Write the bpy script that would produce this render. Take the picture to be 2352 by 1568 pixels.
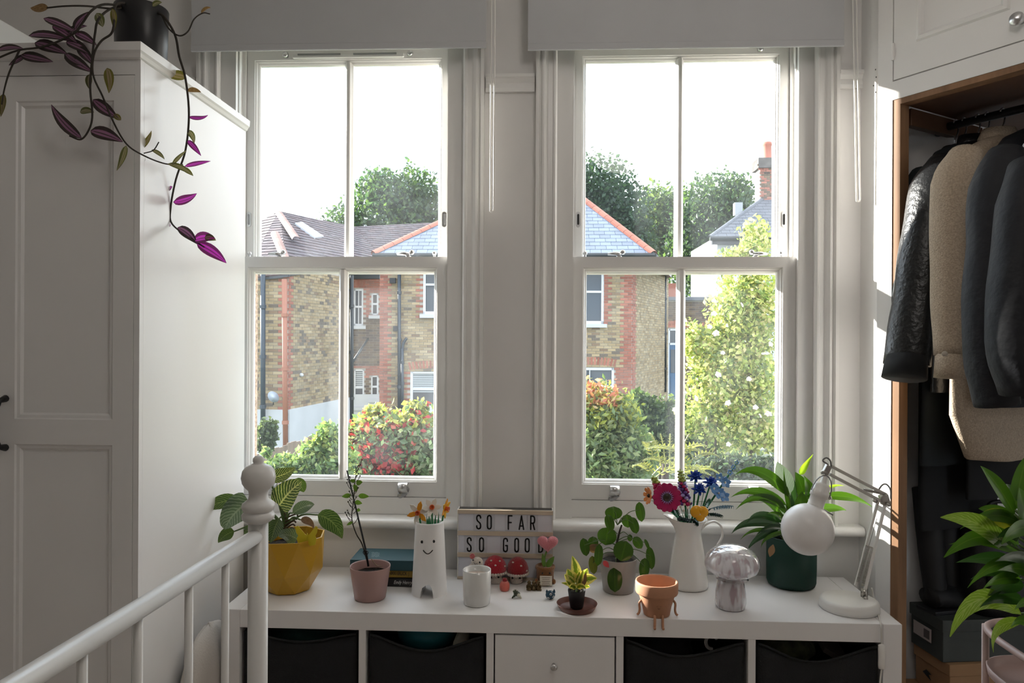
import bpy, bmesh, math, random
from mathutils import Vector, Matrix
for o in list(bpy.data.objects): bpy.data.objects.remove(o)
scene = bpy.context.scene
COL = scene.collection
PI = math.pi
# ------------------------------------------------------------------ camera
PW, PH, FPX, YAW, ROLL, CY, CAMZ = 2352, 1568, 1690.0, 0.047, 0.0052, 774.7, 1.2
cam = bpy.data.cameras.new('camera'); cam_o = bpy.data.objects.new('camera', cam); COL.objects.link(cam_o)
cam.sensor_width = 36; cam.lens = FPX / PW * 36; cam.shift_y = (CY - PH / 2) / PW
cam.clip_end = 400; cam.clip_start = .02
cam_o.matrix_world = (Matrix.Translation((0, 0, CAMZ)) @ Matrix.Rotation(YAW, 4, 'Z')
                      @ Matrix.Rotation(PI / 2, 4, 'X') @ Matrix.Rotation(ROLL, 4, 'Z'))
scene.camera = cam_o
# ------------------------------------------------------------------ sky, sun, exposure
world = bpy.data.worlds.new('sky'); scene.world = world; world.use_nodes = True
wn = world.node_tree; wn.nodes.clear()
w_out = wn.nodes.new('ShaderNodeOutputWorld'); w_bg = wn.nodes.new('ShaderNodeBackground')
w_tc = wn.nodes.new('ShaderNodeTexCoord'); w_map = wn.nodes.new('ShaderNodeMapping'); w_noise = wn.nodes.new('ShaderNodeTexNoise')
w_ramp = wn.nodes.new('ShaderNodeValToRGB')
w_map.inputs['Scale'].default_value = (1.5, 1.5, 4.5); w_map.inputs['Location'].default_value = (.3, .1, .55)
w_noise.inputs['Scale'].default_value = 1.7; w_noise.inputs['Detail'].default_value = 6
w_ramp.color_ramp.elements[0].position = .36; w_ramp.color_ramp.elements[0].color = (.62, .78, .98, 1)
w_ramp.color_ramp.elements[1].position = .56; w_ramp.color_ramp.elements[1].color = (.90, .955, 1, 1)
wn.links.new(w_tc.outputs['Generated'], w_map.inputs['Vector']); wn.links.new(w_map.outputs[0], w_noise.inputs['Vector'])
wn.links.new(w_noise.outputs['Fac'], w_ramp.inputs['Fac']); wn.links.new(w_ramp.outputs[0], w_bg.inputs['Color'])
w_bg.inputs['Strength'].default_value = 3.0
wn.links.new(w_bg.outputs[0], w_out.inputs['Surface'])
sun = bpy.data.lights.new('sun', 'SUN'); sun.energy = 15.0; sun.angle = math.radians(.8); sun.color = (1, .95, .88)
sun_o = bpy.data.objects.new('sun', sun); COL.objects.link(sun_o); sun_o.location = (-8, 12, 9)
sun_o.rotation_euler = Vector((.87, -.483, -.325)).to_track_quat('-Z', 'Y').to_euler()
vs = scene.view_settings
vs.view_transform = 'Standard'; vs.look = 'None'; vs.gamma = 1; vs.exposure = 0.55; vs.use_curve_mapping = False

# ------------------------------------------------------------------ pixel helpers: a photo pixel seen on a plane of the room
def ray(u, v):
    x, y = u - PW / 2, v - CY
    cr, sr = math.cos(ROLL), math.sin(ROLL)
    a, b = (x * cr + y * sr) / FPX, (-x * sr + y * cr) / FPX
    c, s = math.cos(YAW), math.sin(YAW)
    return Vector((a * c - s, a * s + c, -b))
def at(u, v, Y):
    d = ray(u, v); return Vector((0, 0, CAMZ)) + d * (Y / d.y)
def atz(u, v, z):
    d = ray(u, v); return Vector((0, 0, CAMZ)) + d * ((z - CAMZ) / d.z)
def atd(u, v, dist):
    return Vector((0, 0, CAMZ)) + ray(u, v) * dist
def V(*a): return Vector(a)
TZ = 0.44
def seat(u, v, r=0.0):          # table point under pixel (front edge of a round foot), pushed back by its radius
    p = atz(u, v, TZ); d = V(p.x, p.y, 0).normalized(); q = p + d * r; q.z = TZ; return q

# ------------------------------------------------------------------ mesh builder
class MB:
    def __init__(s): s.v = []; s.f = []; s.uv = {}; s.col = None
    def add(s, vs_, fs):
        o = len(s.v); s.v += [tuple(p) for p in vs_]; s.f += [tuple(i + o for i in f) for f in fs]; return o
    def box(s, x0, x1, y0, y1, z0, z1):
        s.add([(x0,y0,z0),(x1,y0,z0),(x1,y1,z0),(x0,y1,z0),(x0,y0,z1),(x1,y0,z1),(x1,y1,z1),(x0,y1,z1)],
              [(0,3,2,1),(4,5,6,7),(0,1,5,4),(1,2,6,5),(2,3,7,6),(3,0,4,7)]); return s
    def obox(s, c, ax, ay, az):     # centre and three half axes
        c = Vector(c); ax, ay, az = Vector(ax), Vector(ay), Vector(az)
        if ax.cross(ay).dot(az) < 0: ax = -ax
        P = [c + ax*i + ay*j + az*k for k in (-1, 1) for i, j in ((-1,-1),(1,-1),(1,1),(-1,1))]
        s.add(P, [(0,3,2,1),(4,5,6,7),(0,1,5,4),(1,2,6,5),(2,3,7,6),(3,0,4,7)]); return s
    def bar(s, a, b, w, h, up=(0,0,1)):     # rectangular bar between two points
        a, b = Vector(a), Vector(b); t = b - a; L = t.length; t.normalize()
        up = Vector(up)
        if abs(t.dot(up)) > .99: up = V(1, 0, 0)
        x = t.cross(up).normalized(); y = x.cross(t).normalized()
        return s.obox((a + b) / 2, t * L / 2, x * w / 2, y * h / 2)
    def tube(s, pts, r, n=8, cap=True, flat=1.0):
        pts = [Vector(p) for p in pts]; m = len(pts)
        rr = r if isinstance(r, (list, tuple)) else [r] * m
        t0 = (pts[1] - pts[0]).normalized()
        ref = V(0, 0, 1) if abs(t0.z) < .9 else V(1, 0, 0)
        x = t0.cross(ref).normalized(); V_ = []
        for i in range(m):
            t = (pts[min(i+1, m-1)] - pts[max(i-1, 0)])
            if t.length < 1e-9: t = t0
            t.normalize()
            x = x - t * x.dot(t)
            if x.length < 1e-6: x = t.orthogonal()
            x.normalize(); y = t.cross(x)
            for k in range(n):
                a = 2 * PI * k / n; V_.append(pts[i] + x * (math.cos(a) * rr[i]) + y * (math.sin(a) * rr[i] * flat))
        F = [(i*n+k, i*n+(k+1) % n, (i+1)*n+(k+1) % n, (i+1)*n+k) for i in range(m-1) for k in range(n)]
        if cap: F += [tuple(range(n-1, -1, -1)), tuple(range((m-1)*n, m*n))]
        s.add(V_, F); return s
    def lathe(s, prof, c=(0,0,0), n=32, sx=1, sy=1, rot=0, axis=None):
        c = Vector(c); V_ = []; m = len(prof)
        if axis is None: ex, ey, ez = V(1,0,0), V(0,1,0), V(0,0,1)
        else:
            ez = Vector(axis).normalized(); ex = ez.orthogonal().normalized(); ey = ez.cross(ex)
        for r, z in prof:
            for k in range(n):
                a = 2*PI*k/n + rot; V_.append(c + ex*(r*sx*math.cos(a)) + ey*(r*sy*math.sin(a)) + ez*z)
        F = [(i*n+k, i*n+(k+1) % n, (i+1)*n+(k+1) % n, (i+1)*n+k) for i in range(m-1) for k in range(n)]
        if prof[0][0] > 1e-6: F.append(tuple(range(n-1, -1, -1)))
        if prof[-1][0] > 1e-6: F.append(tuple(range((m-1)*n, m*n)))
        s.add(V_, F); return s
    def sphere(s, c, r, n=16, m=10, sc=(1,1,1), M3=None):
        c = Vector(c); V_ = []
        for i in range(m+1):
            th = PI*i/m
            for k in range(n):
                a = 2*PI*k/n; p = V(r*math.sin(th)*math.cos(a)*sc[0], r*math.sin(th)*math.sin(a)*sc[1], -r*math.cos(th)*sc[2])
                if M3: p = M3 @ p
                V_.append(c + p)
        s.add(V_, [(i*n+k, i*n+(k+1) % n, (i+1)*n+(k+1) % n, (i+1)*n+k) for i in range(m) for k in range(n)]); return s
    def prism(s, poly, o, ex, ey, ez, h, h0=0):   # 2D polygon in (ex,ey) extruded along ez
        o, ex, ey, ez = Vector(o), Vector(ex), Vector(ey), Vector(ez); n = len(poly)
        V_ = [o + ex*p[0] + ey*p[1] + ez*h0 for p in poly] + [o + ex*p[0] + ey*p[1] + ez*h for p in poly]
        s.add(V_, [tuple(range(n-1, -1, -1)), tuple(range(n, 2*n))] + [(i, (i+1) % n, (i+1) % n + n, i+n) for i in range(n)]); return s
    def grid(s, P, close=False):   # rows of points
        m, n = len(P), len(P[0]); o = s.add([p for r in P for p in r], [])
        for i in range(m-1):
            for k in range(n if close else n-1):
                s.f.append((o+i*n+k, o+i*n+(k+1) % n, o+(i+1)*n+(k+1) % n, o+(i+1)*n+k))
        return o
    def obj(s, name, mat, parent=None, smooth=False, bevel=0, thick=0, sub=0, angle=None):
        me = bpy.data.meshes.new(name); me.from_pydata(s.v, [], s.f); me.validate()
        if s.uv:
            L = me.uv_layers.new(name='UVMap')
            for lp in me.loops: L.data[lp.index].uv = s.uv.get(lp.vertex_index, (0, 0))
        if s.col:
            A = me.color_attributes.new('tint', 'FLOAT_COLOR', 'POINT')
            for i, c in enumerate(s.col): A.data[i].color = (*c, 1)
        bm = bmesh.new(); bm.from_mesh(me); bmesh.ops.recalc_face_normals(bm, faces=bm.faces); bm.to_mesh(me); bm.free()
        if smooth: me.shade_smooth()
        me.materials.append(mat)
        o = bpy.data.objects.new(name, me); COL.objects.link(o); adopt(o, parent)
        if angle:
            me.shade_smooth(); md = o.modifiers.new('edge', 'EDGE_SPLIT'); md.split_angle = math.radians(angle)
        if thick: md = o.modifiers.new('solid', 'SOLIDIFY'); md.thickness = thick; md.offset = 0
        if sub: md = o.modifiers.new('sub', 'SUBSURF'); md.levels = sub; md.render_levels = sub
        if bevel: md = o.modifiers.new('bevel', 'BEVEL'); md.width = bevel; md.segments = 2; md.limit_method = 'ANGLE'; md.angle_limit = .6
        return o
def adopt(o, parent):
    if parent is not None:
        o.parent = parent
        if parent.type == 'EMPTY': o.matrix_parent_inverse = Matrix.Translation(-Vector(parent.location))
def tag(o, label=None, cat=None, group=None, kind=None):
    if label: o['label'] = label
    if cat: o['category'] = cat
    if group: o['group'] = group
    if kind: o['kind'] = kind
    return o
def thing(name, label, cat, loc=(0,0,0), group=None, kind=None):
    o = bpy.data.objects.new(name, None); COL.objects.link(o); o.location = loc; o.empty_display_size = .05
    return tag(o, label, cat, group, kind)
def share(src, name, parent, M4):        # another object with the same mesh
    o = bpy.data.objects.new(name, src.data); COL.objects.link(o); adopt(o, parent); o.matrix_basis = M4
    return o
def bez(p0, p1, p2, n=8):
    p0, p1, p2 = Vector(p0), Vector(p1), Vector(p2)
    return [p0*(1-t)**2 + p1*2*t*(1-t) + p2*t*t for t in [i/n for i in range(n+1)]]
def spline(P, n=6):                      # Catmull-Rom through points
    P = [Vector(p) for p in P]; Q = [P[0]*2-P[1]] + P + [P[-1]*2-P[-2]]; R = []
    for i in range(1, len(Q)-2):
        a, b, c, d = Q[i-1], Q[i], Q[i+1], Q[i+2]
        for k in range(n):
            t = k/n; R.append(.5*((2*b)+(c-a)*t+(2*a-5*b+4*c-d)*t*t+(3*b-a-3*c+d)*t**3))
    return R + [P[-1]]

# ------------------------------------------------------------------ materials
def rgb(h):                              # sRGB 0-255 triple to linear
    return tuple((c/255/12.92 if c/255 <= .04045 else ((c/255+.055)/1.055)**2.4) for c in h)
def M(name, col, rough=.55, metal=0, var=0, vscale=6, bump=0, bscale=60, spec=.5, coat=0, trans=0, emit=0, alpha=1, ior=1.45, attr=False, sheen=0, stretch=None, rand=0):
    m = bpy.data.materials.new(name); m.use_nodes = True; nt = m.node_tree; b = nt.nodes['Principled BSDF']
    b.inputs['Base Color'].default_value = (*col, 1); b.inputs['Roughness'].default_value = rough
    b.inputs['Metallic'].default_value = metal; b.inputs['Specular IOR Level'].default_value = spec
    b.inputs['Coat Weight'].default_value = coat; b.inputs['Transmission Weight'].default_value = trans; b.inputs['IOR'].default_value = ior
    b.inputs['Sheen Weight'].default_value = sheen
    tc = nt.nodes.new('ShaderNodeTexCoord'); vec = tc.outputs['Object']
    if stretch:
        mp = nt.nodes.new('ShaderNodeMapping'); mp.inputs['Scale'].default_value = stretch
        nt.links.new(vec, mp.inputs['Vector']); vec = mp.outputs[0]
    src = None
    if attr:
        at_ = nt.nodes.new('ShaderNodeAttribute'); at_.attribute_name = 'tint'; src = at_.outputs['Color']
    if var:
        n = nt.nodes.new('ShaderNodeTexNoise'); n.inputs['Scale'].default_value = vscale; n.inputs['Detail'].default_value = 5
        nt.links.new(vec, n.inputs['Vector'])
        r = nt.nodes.new('ShaderNodeMapRange'); r.inputs[1].default_value = .3; r.inputs[2].default_value = .7
        r.inputs[3].default_value = 1-var; r.inputs[4].default_value = 1+var; nt.links.new(n.outputs['Fac'], r.inputs[0])
        h = nt.nodes.new('ShaderNodeHueSaturation'); h.inputs['Color'].default_value = (*col, 1)
        if src: nt.links.new(src, h.inputs['Color'])
        nt.links.new(r.outputs[0], h.inputs['Value']); src = h.outputs[0]
    if rand:
        oi = nt.nodes.new('ShaderNodeObjectInfo'); r = nt.nodes.new('ShaderNodeMapRange')
        r.inputs[3].default_value = 1-rand; r.inputs[4].default_value = 1+rand; nt.links.new(oi.outputs['Random'], r.inputs[0])
        h = nt.nodes.new('ShaderNodeHueSaturation'); h.inputs['Color'].default_value = (*col, 1)
        if src: nt.links.new(src, h.inputs['Color'])
        nt.links.new(r.outputs[0], h.inputs['Value']); src = h.outputs[0]
    if src: nt.links.new(src, b.inputs['Base Color'])
    if bump:
        n = nt.nodes.new('ShaderNodeTexNoise'); n.inputs['Scale'].default_value = bscale; n.inputs['Detail'].default_value = 4
        nt.links.new(vec, n.inputs['Vector']); bp = nt.nodes.new('ShaderNodeBump'); bp.inputs['Strength'].default_value = bump
        bp.inputs['Distance'].default_value = .01; nt.links.new(n.outputs['Fac'], bp.inputs['Height']); nt.links.new(bp.outputs[0], b.inputs['Normal'])
    if emit: b.inputs['Emission Color'].default_value = (*col, 1); b.inputs['Emission Strength'].default_value = emit
    return m
def math_node(nt, op, a, b=None, c=None):
    n = nt.nodes.new('ShaderNodeMath'); n.operation = op
    for i, x in enumerate((a, b, c)):
        if x is None: continue
        if isinstance(x, (int, float)): n.inputs[i].default_value = x
        else: nt.links.new(x, n.inputs[i])
    return n.outputs[0]
def LEAF(name, c1, c2=None, pattern='plain', trans=.35, rough=.4, rand=.2, tcol=None, attr=False):
    """leaf: UV u along the blade, v across it (0..1)"""
    m = bpy.data.materials.new(name); m.use_nodes = True; nt = m.node_tree; b = nt.nodes['Principled BSDF']
    b.inputs['Roughness'].default_value = rough
    c2 = c2 or c1
    mix = nt.nodes.new('ShaderNodeMix'); mix.data_type = 'RGBA'; mix.inputs[6].default_value = (*c1, 1); mix.inputs[7].default_value = (*c2, 1)
    uv = nt.nodes.new('ShaderNodeUVMap'); sp = nt.nodes.new('ShaderNodeSeparateXYZ'); nt.links.new(uv.outputs[0], sp.inputs[0])
    u, v = sp.outputs[0], sp.outputs[1]
    va = math_node(nt, 'ABSOLUTE', math_node(nt, 'MULTIPLY', math_node(nt, 'SUBTRACT', v, .5), 2))
    nz = nt.nodes.new('ShaderNodeTexNoise'); nz.inputs['Scale'].default_value = 7; nt.links.new(uv.outputs[0], nz.inputs['Vector'])
    def step(x, lo, hi):
        r = nt.nodes.new('ShaderNodeMapRange'); r.interpolation_type = 'SMOOTHSTEP'; r.inputs[1].default_value = lo; r.inputs[2].default_value = hi
        nt.links.new(x, r.inputs[0]); return r.outputs[0]
    if pattern == 'plain':
        fac = step(nz.outputs['Fac'], .35, .7)
    elif pattern == 'veins':      # pale side veins running off the midrib
        s_ = math_node(nt, 'SUBTRACT', u, math_node(nt, 'MULTIPLY', va, .33))
        w = math_node(nt, 'SINE', math_node(nt, 'ADD', math_node(nt, 'MULTIPLY', s_, 62), math_node(nt, 'MULTIPLY', nz.outputs['Fac'], 5)))
        fac = math_node(nt, 'MAXIMUM', step(w, .35, .95), step(va, .10, .03))
    elif pattern == 'edge':       # cream margin
        fac = step(math_node(nt, 'ADD', va, math_node(nt, 'MULTIPLY', math_node(nt, 'SUBTRACT', nz.outputs['Fac'], .5), .9)), .35, .55)
    elif pattern == 'stripe':     # two bands beside a dark midrib
        w = math_node(nt, 'SINE', math_node(nt, 'MULTIPLY', va, 6.0)); fac = step(w, .2, .7)
    elif pattern == 'rib':
        fac = step(va, .12, .04)
    nt.links.new(fac, mix.inputs[0]); src = mix.outputs[2]
    if attr:
        at_ = nt.nodes.new('ShaderNodeAttribute'); at_.attribute_name = 'tint'; src = at_.outputs['Color']
    if rand:
        oi = nt.nodes.new('ShaderNodeObjectInfo'); r = nt.nodes.new('ShaderNodeMapRange')
        r.inputs[3].default_value = 1-rand; r.inputs[4].default_value = 1+rand; nt.links.new(oi.outputs['Random'], r.inputs[0])
        h = nt.nodes.new('ShaderNodeHueSaturation'); nt.links.new(src, h.inputs['Color']); nt.links.new(r.outputs[0], h.inputs['Value']); src = h.outputs[0]
    nt.links.new(src, b.inputs['Base Color'])
    tr = nt.nodes.new('ShaderNodeBsdfTranslucent'); g = nt.nodes.new('ShaderNodeMix'); g.data_type = 'RGBA'; g.blend_type = 'MULTIPLY'; g.inputs[0].default_value = 1
    nt.links.new(src, g.inputs[6]); g.inputs[7].default_value = (*(tcol or (1.6, 1.5, .7)), 1); nt.links.new(g.outputs[2], tr.inputs['Color'])
    ms = nt.nodes.new('ShaderNodeMixShader'); ms.inputs[0].default_value = trans
    nt.links.new(b.outputs[0], ms.inputs[1]); nt.links.new(tr.outputs[0], ms.inputs[2]); nt.links.new(ms.outputs[0], nt.nodes['Material Output'].inputs['Surface'])
    return m
def GLASS(name, tint=(1,1,1), haze=0.0, rough=0.0, fres=1.0):
    m = bpy.data.materials.new(name); m.use_nodes = True; nt = m.node_tree; nt.nodes.remove(nt.nodes['Principled BSDF'])
    t = nt.nodes.new('ShaderNodeBsdfTransparent'); t.inputs[0].default_value = (*tint, 1)
    g = nt.nodes.new('ShaderNodeBsdfGlossy'); g.inputs['Roughness'].default_value = rough
    lw = nt.nodes.new('ShaderNodeLayerWeight'); lw.inputs[0].default_value = .5
    fr = math_node(nt, 'MULTIPLY_ADD', math_node(nt, 'POWER', lw.outputs['Facing'], 5), .48, .02*fres)
    ms = nt.nodes.new('ShaderNodeMixShader'); nt.links.new(fr, ms.inputs[0]); nt.links.new(t.outputs[0], ms.inputs[1]); nt.links.new(g.outputs[0], ms.inputs[2])
    out = ms.outputs[0]
    if haze:
        d = nt.nodes.new('ShaderNodeBsdfTranslucent'); d.inputs[0].default_value = (.9, .95, 1, 1)
        tc = nt.nodes.new('ShaderNodeTexCoord'); n = nt.nodes.new('ShaderNodeTexNoise'); n.inputs['Scale'].default_value = 5; n.inputs['Detail'].default_value = 5
        nt.links.new(tc.outputs['Object'], n.inputs['Vector'])
        r = nt.nodes.new('ShaderNodeMapRange'); r.inputs[1].default_value = .35; r.inputs[2].default_value = .75; r.inputs[3].default_value = haze*.3; r.inputs[4].default_value = haze*1.8
        nt.links.new(n.outputs['Fac'], r.inputs[0])
        m2 = nt.nodes.new('ShaderNodeMixShader'); nt.links.new(r.outputs[0], m2.inputs[0]); nt.links.new(out, m2.inputs[1]); nt.links.new(d.outputs[0], m2.inputs[2]); out = m2.outputs[0]
    nt.links.new(out, nt.nodes['Material Output'].inputs['Surface']); return m

PAINT = M('wall_paint', (.79, .77, .755), .6, var=.03, vscale=3)
CEIL = M('ceiling_paint', (.82, .81, .79), .7, var=.02, vscale=2)
WOODW = M('white_woodwork', (.84, .825, .805), .32, var=.02, vscale=4)
FLOORM = M('oak_floor', (.56, .47, .40), .45, var=.2, vscale=3, stretch=(1, 8, 1))
GLZ = GLASS('window_glass', (.99, 1, .995), haze=.014)
CHROME = M('satin_chrome', (.62, .62, .63), .28, 1)
STEEL = M('grey_metal', (.33, .33, .34), .4, .8)
OUTPAINT = M('outside_paint', (.72, .70, .66), .6)
PEBBLE = M('pebble_dash', (.50, .36, .27), .9, var=.5, vscale=90, bump=1, bscale=90)
BLACKM = M('black_plastic', (.012, .012, .014), .45)
WHITEP = M('white_plastic', (.80, .79, .77), .4)

# ------------------------------------------------------------------ room shell
YW = 2.42
def struct(o): o['kind'] = 'structure'; return o
RX0, RX1, RY0, RZ1 = -2.02, 2.05, -2.3, 2.78
struct(MB().box(RX0-.1, 3.2, RY0-.1, 2.95, -.12, 0).obj('floor', FLOORM))
struct(MB().box(RX0-.1, 3.2, RY0-.1, 2.95, RZ1, RZ1+.1).obj('ceiling', CEIL))
struct(MB().box(RX0-.1, RX0, RY0, 2.62, 0, RZ1).obj('wall_left', PAINT))
struct(MB().box(RX0-.1, 3.2, RY0-.1, RY0, 0, RZ1).obj('wall_back', PAINT))
struct(MB().box(RX1, RX1+.1, RY0, .66, 0, RZ1).obj('wall_right', PAINT))
WINS = [dict(ax0=-1.175, ox0=-1.10, sx0=-1.055, gx0=-1.0, gx1=-.380, sx1=-.325, ox1=-.275, ax1=-.204),
        dict(ax0=-.043, ox0=.0285, sx0=.079, gx0=.133, gx1=.7585, sx1=.820, ox1=.8635, ax1=.935)]
ZS, ZH = .60, 2.30            # sill and head of the openings
w = MB()
xs = [RX0-.1, WINS[0]['ox0'], WINS[0]['ox1'], WINS[1]['ox0'], WINS[1]['ox1'], 1.3]
for i in (0, 2, 4): w.box(xs[i], xs[i+1], YW, 2.58, 0, RZ1)
for i in (1, 3): w.box(xs[i], xs[i+1], YW, 2.58, 0, ZS); w.box(xs[i], xs[i+1], YW, 2.58, ZH, RZ1)
struct(w.obj('wall_front', PAINT))
w = MB()                      # outer skin of the wall, narrower opening hides the boxes of the sashes
ys = [RX0-.1, -1.058, -.33, .085, .81, 1.3]
for i in (0, 2, 4): w.box(ys[i], ys[i+1], 2.58, 2.65, -2.4, 4)
for i in (1, 3): w.box(ys[i], ys[i+1], 2.58, 2.65, -2.4, ZS-.02); w.box(ys[i], ys[i+1], 2.58, 2.65, 2.28, 4)
struct(w.obj('wall_outside', PEBBLE))
# window board with a rounded nose, running under both windows
prof = [(2.60, .575), (2.395, .575)] + [(2.382 - .0155*math.sin(a*PI/8), .5895 - .0155*math.cos(a*PI/8)) for a in range(9)] + [(2.395, .605), (2.60, .605)]
wb = MB().prism([(p[0], p[1]) for p in prof], (-1.25, 0, 0), (0,1,0), (0,0,1), (1,0,0), 2.256)
struct(wb.obj('trim_1', WOODW, angle=40))
for i, (a, b) in enumerate(((-2.02, -1.175), (-.204, -.043), (.935, 1.008))):     # picture rail
    pr = [(0, 0), (-.012, 0), (-.014, .012), (-.008, .03), (-.016, .042), (-.022, .046), (-.022, .056), (0, .056)]
    struct(MB().prism(pr, (a, YW, 2.005), (0,1,0), (0,0,1), (1,0,0), b-a).obj('trim_%d' % (i+2), WOODW))
struct(MB().prism([(0,0),(-.016,0),(-.016,.11),(-.006,.135),(0,.135)], (-2.02, YW, 0), (0,1,0), (0,0,1), (1,0,0), 3.03).obj('baseboard_front', WOODW))

def frame_loft(mb, x0, x1, z0, z1, wl, wr, wb_, wt, prof):
    """mitred frame; prof = list of (a, e, y): inset = a*(side width - .014) + e"""
    R = []
    for a, e, y in prof:
        il, ir, ib, it = [a*(q-.014)+e for q in (wl, wr, wb_, wt)]
        R.append([V(x0+il, y, z0+ib), V(x1-ir, y, z0+ib), V(x1-ir, y, z1-it), V(x0+il, y, z1-it)])
    R.append(R[0]); mb.grid(R, close=True); return mb
def sash(win, name, x0, x1, z0, z1, gx0, gx1, gz0, gz1, yf, yb):
    mb = MB()
    pf = [(0, 0, yf), (1, 0, yf), (1, .001, yf+.004), (1, .004, yf+.005), (1, .0085, yf+.013), (1, .010, yf+.013), (1, .014, yf+.019), (1, .014, yb-.010), (1, .004, yb), (0, 0, yb)]
    frame_loft(mb, x0, x1, z0, z1, gx0-x0, x1-gx1, gz0-z0, z1-gz1, pf)
    s_ = mb.obj(name, WOODW, win)
    xm = (gx0+gx1)/2; hw = .0145
    pb = [(-hw, yf+.019), (-hw+.004, yf+.013), (-.007, yf+.006), (-.005, yf+.004), (.005, yf+.004), (.007, yf+.006), (hw-.004, yf+.013), (hw, yf+.019), (hw, yb-.010), (.006, yb), (-.006, yb), (-hw, yb-.010)]
    MB().prism(pb, (xm, 0, gz0-.006), (1,0,0), (0,1,0), (0,0,1), gz1-gz0+.012).obj('glazing_bar', WOODW, s_)
    for a, b in ((gx0-.004, xm-hw+.003), (xm+hw-.003, gx1+.004)):
        MB().box(a, b, yb-.022, yb-.018, gz0-.004, gz1+.004).obj('pane', GLZ, s_)
    # masonry pattern outside is seen through these
    return s_
for wi, W in enumerate(WINS):
    win = thing('window_%d' % (wi+1), None, None, ((W['sx0']+W['sx1'])/2, 2.45, ZS), kind='structure')
    # box frame linings
    fr = MB()
    fr.box(W['ox0'], W['sx0']+.006, 2.43, 2.445, ZS, ZH); fr.box(W['sx1']-.006, W['ox1'], 2.43, 2.445, ZS, ZH)
    fr.box(W['ox0'], W['sx0'], 2.44, 2.58, ZS, ZH); fr.box(W['sx1'], W['ox1'], 2.44, 2.58, ZS, ZH)
    fr.box(W['sx0'], W['sx1'], 2.43, 2.58, 2.205, ZH); fr.box(W['ox0'], W['ox1'], 2.445, 2.58, .606, .662)
    fr.box(W['sx0'], W['sx0']+.012, 2.497, 2.503, .66, 2.21); fr.box(W['sx1']-.012, W['sx1'], 2.497, 2.503, .66, 2.21)
    fr.obj('frame_lining', WOODW, win)
    # architrave
    ap = [(0,0),(0,.010),(.006,.017),(.012,.017),(.015,.011),(.030,.013),(.034,.019),(.043,.026),(.049,.026),(.053,.020),(.056,.020),(.060,.030),(.070,.030),(.070,0)]
    MB().prism([(p[0], p[1]) for p in ap], (W['ox0']+.003, YW, ZS+.005), (-1,0,0), (0,-1,0), (0,0,1), 1.80).obj('architrave', WOODW, win)
    MB().prism([(p[0], p[1]) for p in ap], (W['ox1']-.003, YW, ZS+.005), (1,0,0), (0,-1,0), (0,0,1), 1.80).obj('architrave', WOODW, win)
    MB().box(W['ax0'], W['ax1'], YW-.03, YW, 2.33, 2.42).obj('architrave', WOODW, win)
    us = sash(win, 'upper_sash', W['sx0']+.004, W['sx1']-.004, 1.418, 2.204, W['gx0']-.002, W['gx1']+.004, 1.464, 2.142, 2.507, 2.552)
    ls = sash(win, 'lower_sash', W['sx0']+.003, W['sx1']-.003, .664, 1.469, W['gx0'], W['gx1'], .728, 1.420, 2.450, 2.494)
    # sash furniture
    def lift(u, v):
        p = at(u, v, 2.450); b = MB()
        P = [(p.x, 2.448, p.z+.016), (p.x, 2.438, p.z+.021), (p.x, 2.428, p.z+.015), (p.x, 2.426, p.z+.004), (p.x, 2.438, p.z-.008), (p.x, 2.447, p.z-.012)]
        Q = spline(P, 4); b.grid([[q+V(-.0145-.004*abs(i/len(Q)-.5), 0, 0) for i, q in enumerate(Q)], [q+V(.0145+.004*abs(i/len(Q)-.5), 0, 0) for i, q in enumerate(Q)]])
        b2 = MB().lathe([(.0, 0), (.024, 0), (.025, .003), (.022, .006), (0, .0065)], (p.x, 2.450, p.z-.013), 20, 1, .5, axis=(0,-1,0))
        o = b2.obj('sash_lift', STEEL, ls, smooth=True); b.obj('lift_hook', CHROME, o, smooth=True, thick=.003)
        for k in (-1, 1): MB().sphere((p.x+k*.015, 2.4425, p.z-.013), .003, 8, 6).obj('screw', CHROME, o)
    for u, v in (((640, 1118), (927, 1122)) if wi == 0 else ((1411, 1129), (1728, 1130))): lift(u, v)
    def catch(u, sgn):      # lever fastener on the meeting rail with its ball knob
        p = at(u, 585, 2.470); b = MB()
        b.lathe([(.0,0),(.009,0),(.009,.004),(.005,.006),(.005,.010),(.0,.010)], (p.x, 2.470, 1.469), 12)
        o = b.obj('sash_fastener', CHROME, ls, smooth=True)
        MB().tube([(p.x+.006*sgn, 2.467, 1.479), (p.x-.014*sgn, 2.466, 1.481), (p.x-.038*sgn, 2.468, 1.480)], [.0085, .009, .006], 10, flat=.7).obj('lever', CHROME, o, smooth=True)
        MB().sphere((p.x+.012*sgn, 2.470, 1.486), .0085, 12, 8).obj('knob', CHROME, o, smooth=True)
    for u, sg in (((643, 1), (938, 1)) if wi == 0 else ((1422, 1), (1735, -1))): catch(u, sg)
    for u in ((573, 998) if wi == 0 else (1344, 1794)):
        p = at(u, 585, 2.48); b = MB().tube([(p.x, 2.48, 1.469), (p.x, 2.48, 1.478)], .004, 8); b.sphere((p.x, 2.48, 1.483), .0075, 12, 8)
        b.obj('stop_knob', CHROME, ls, smooth=True)
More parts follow.
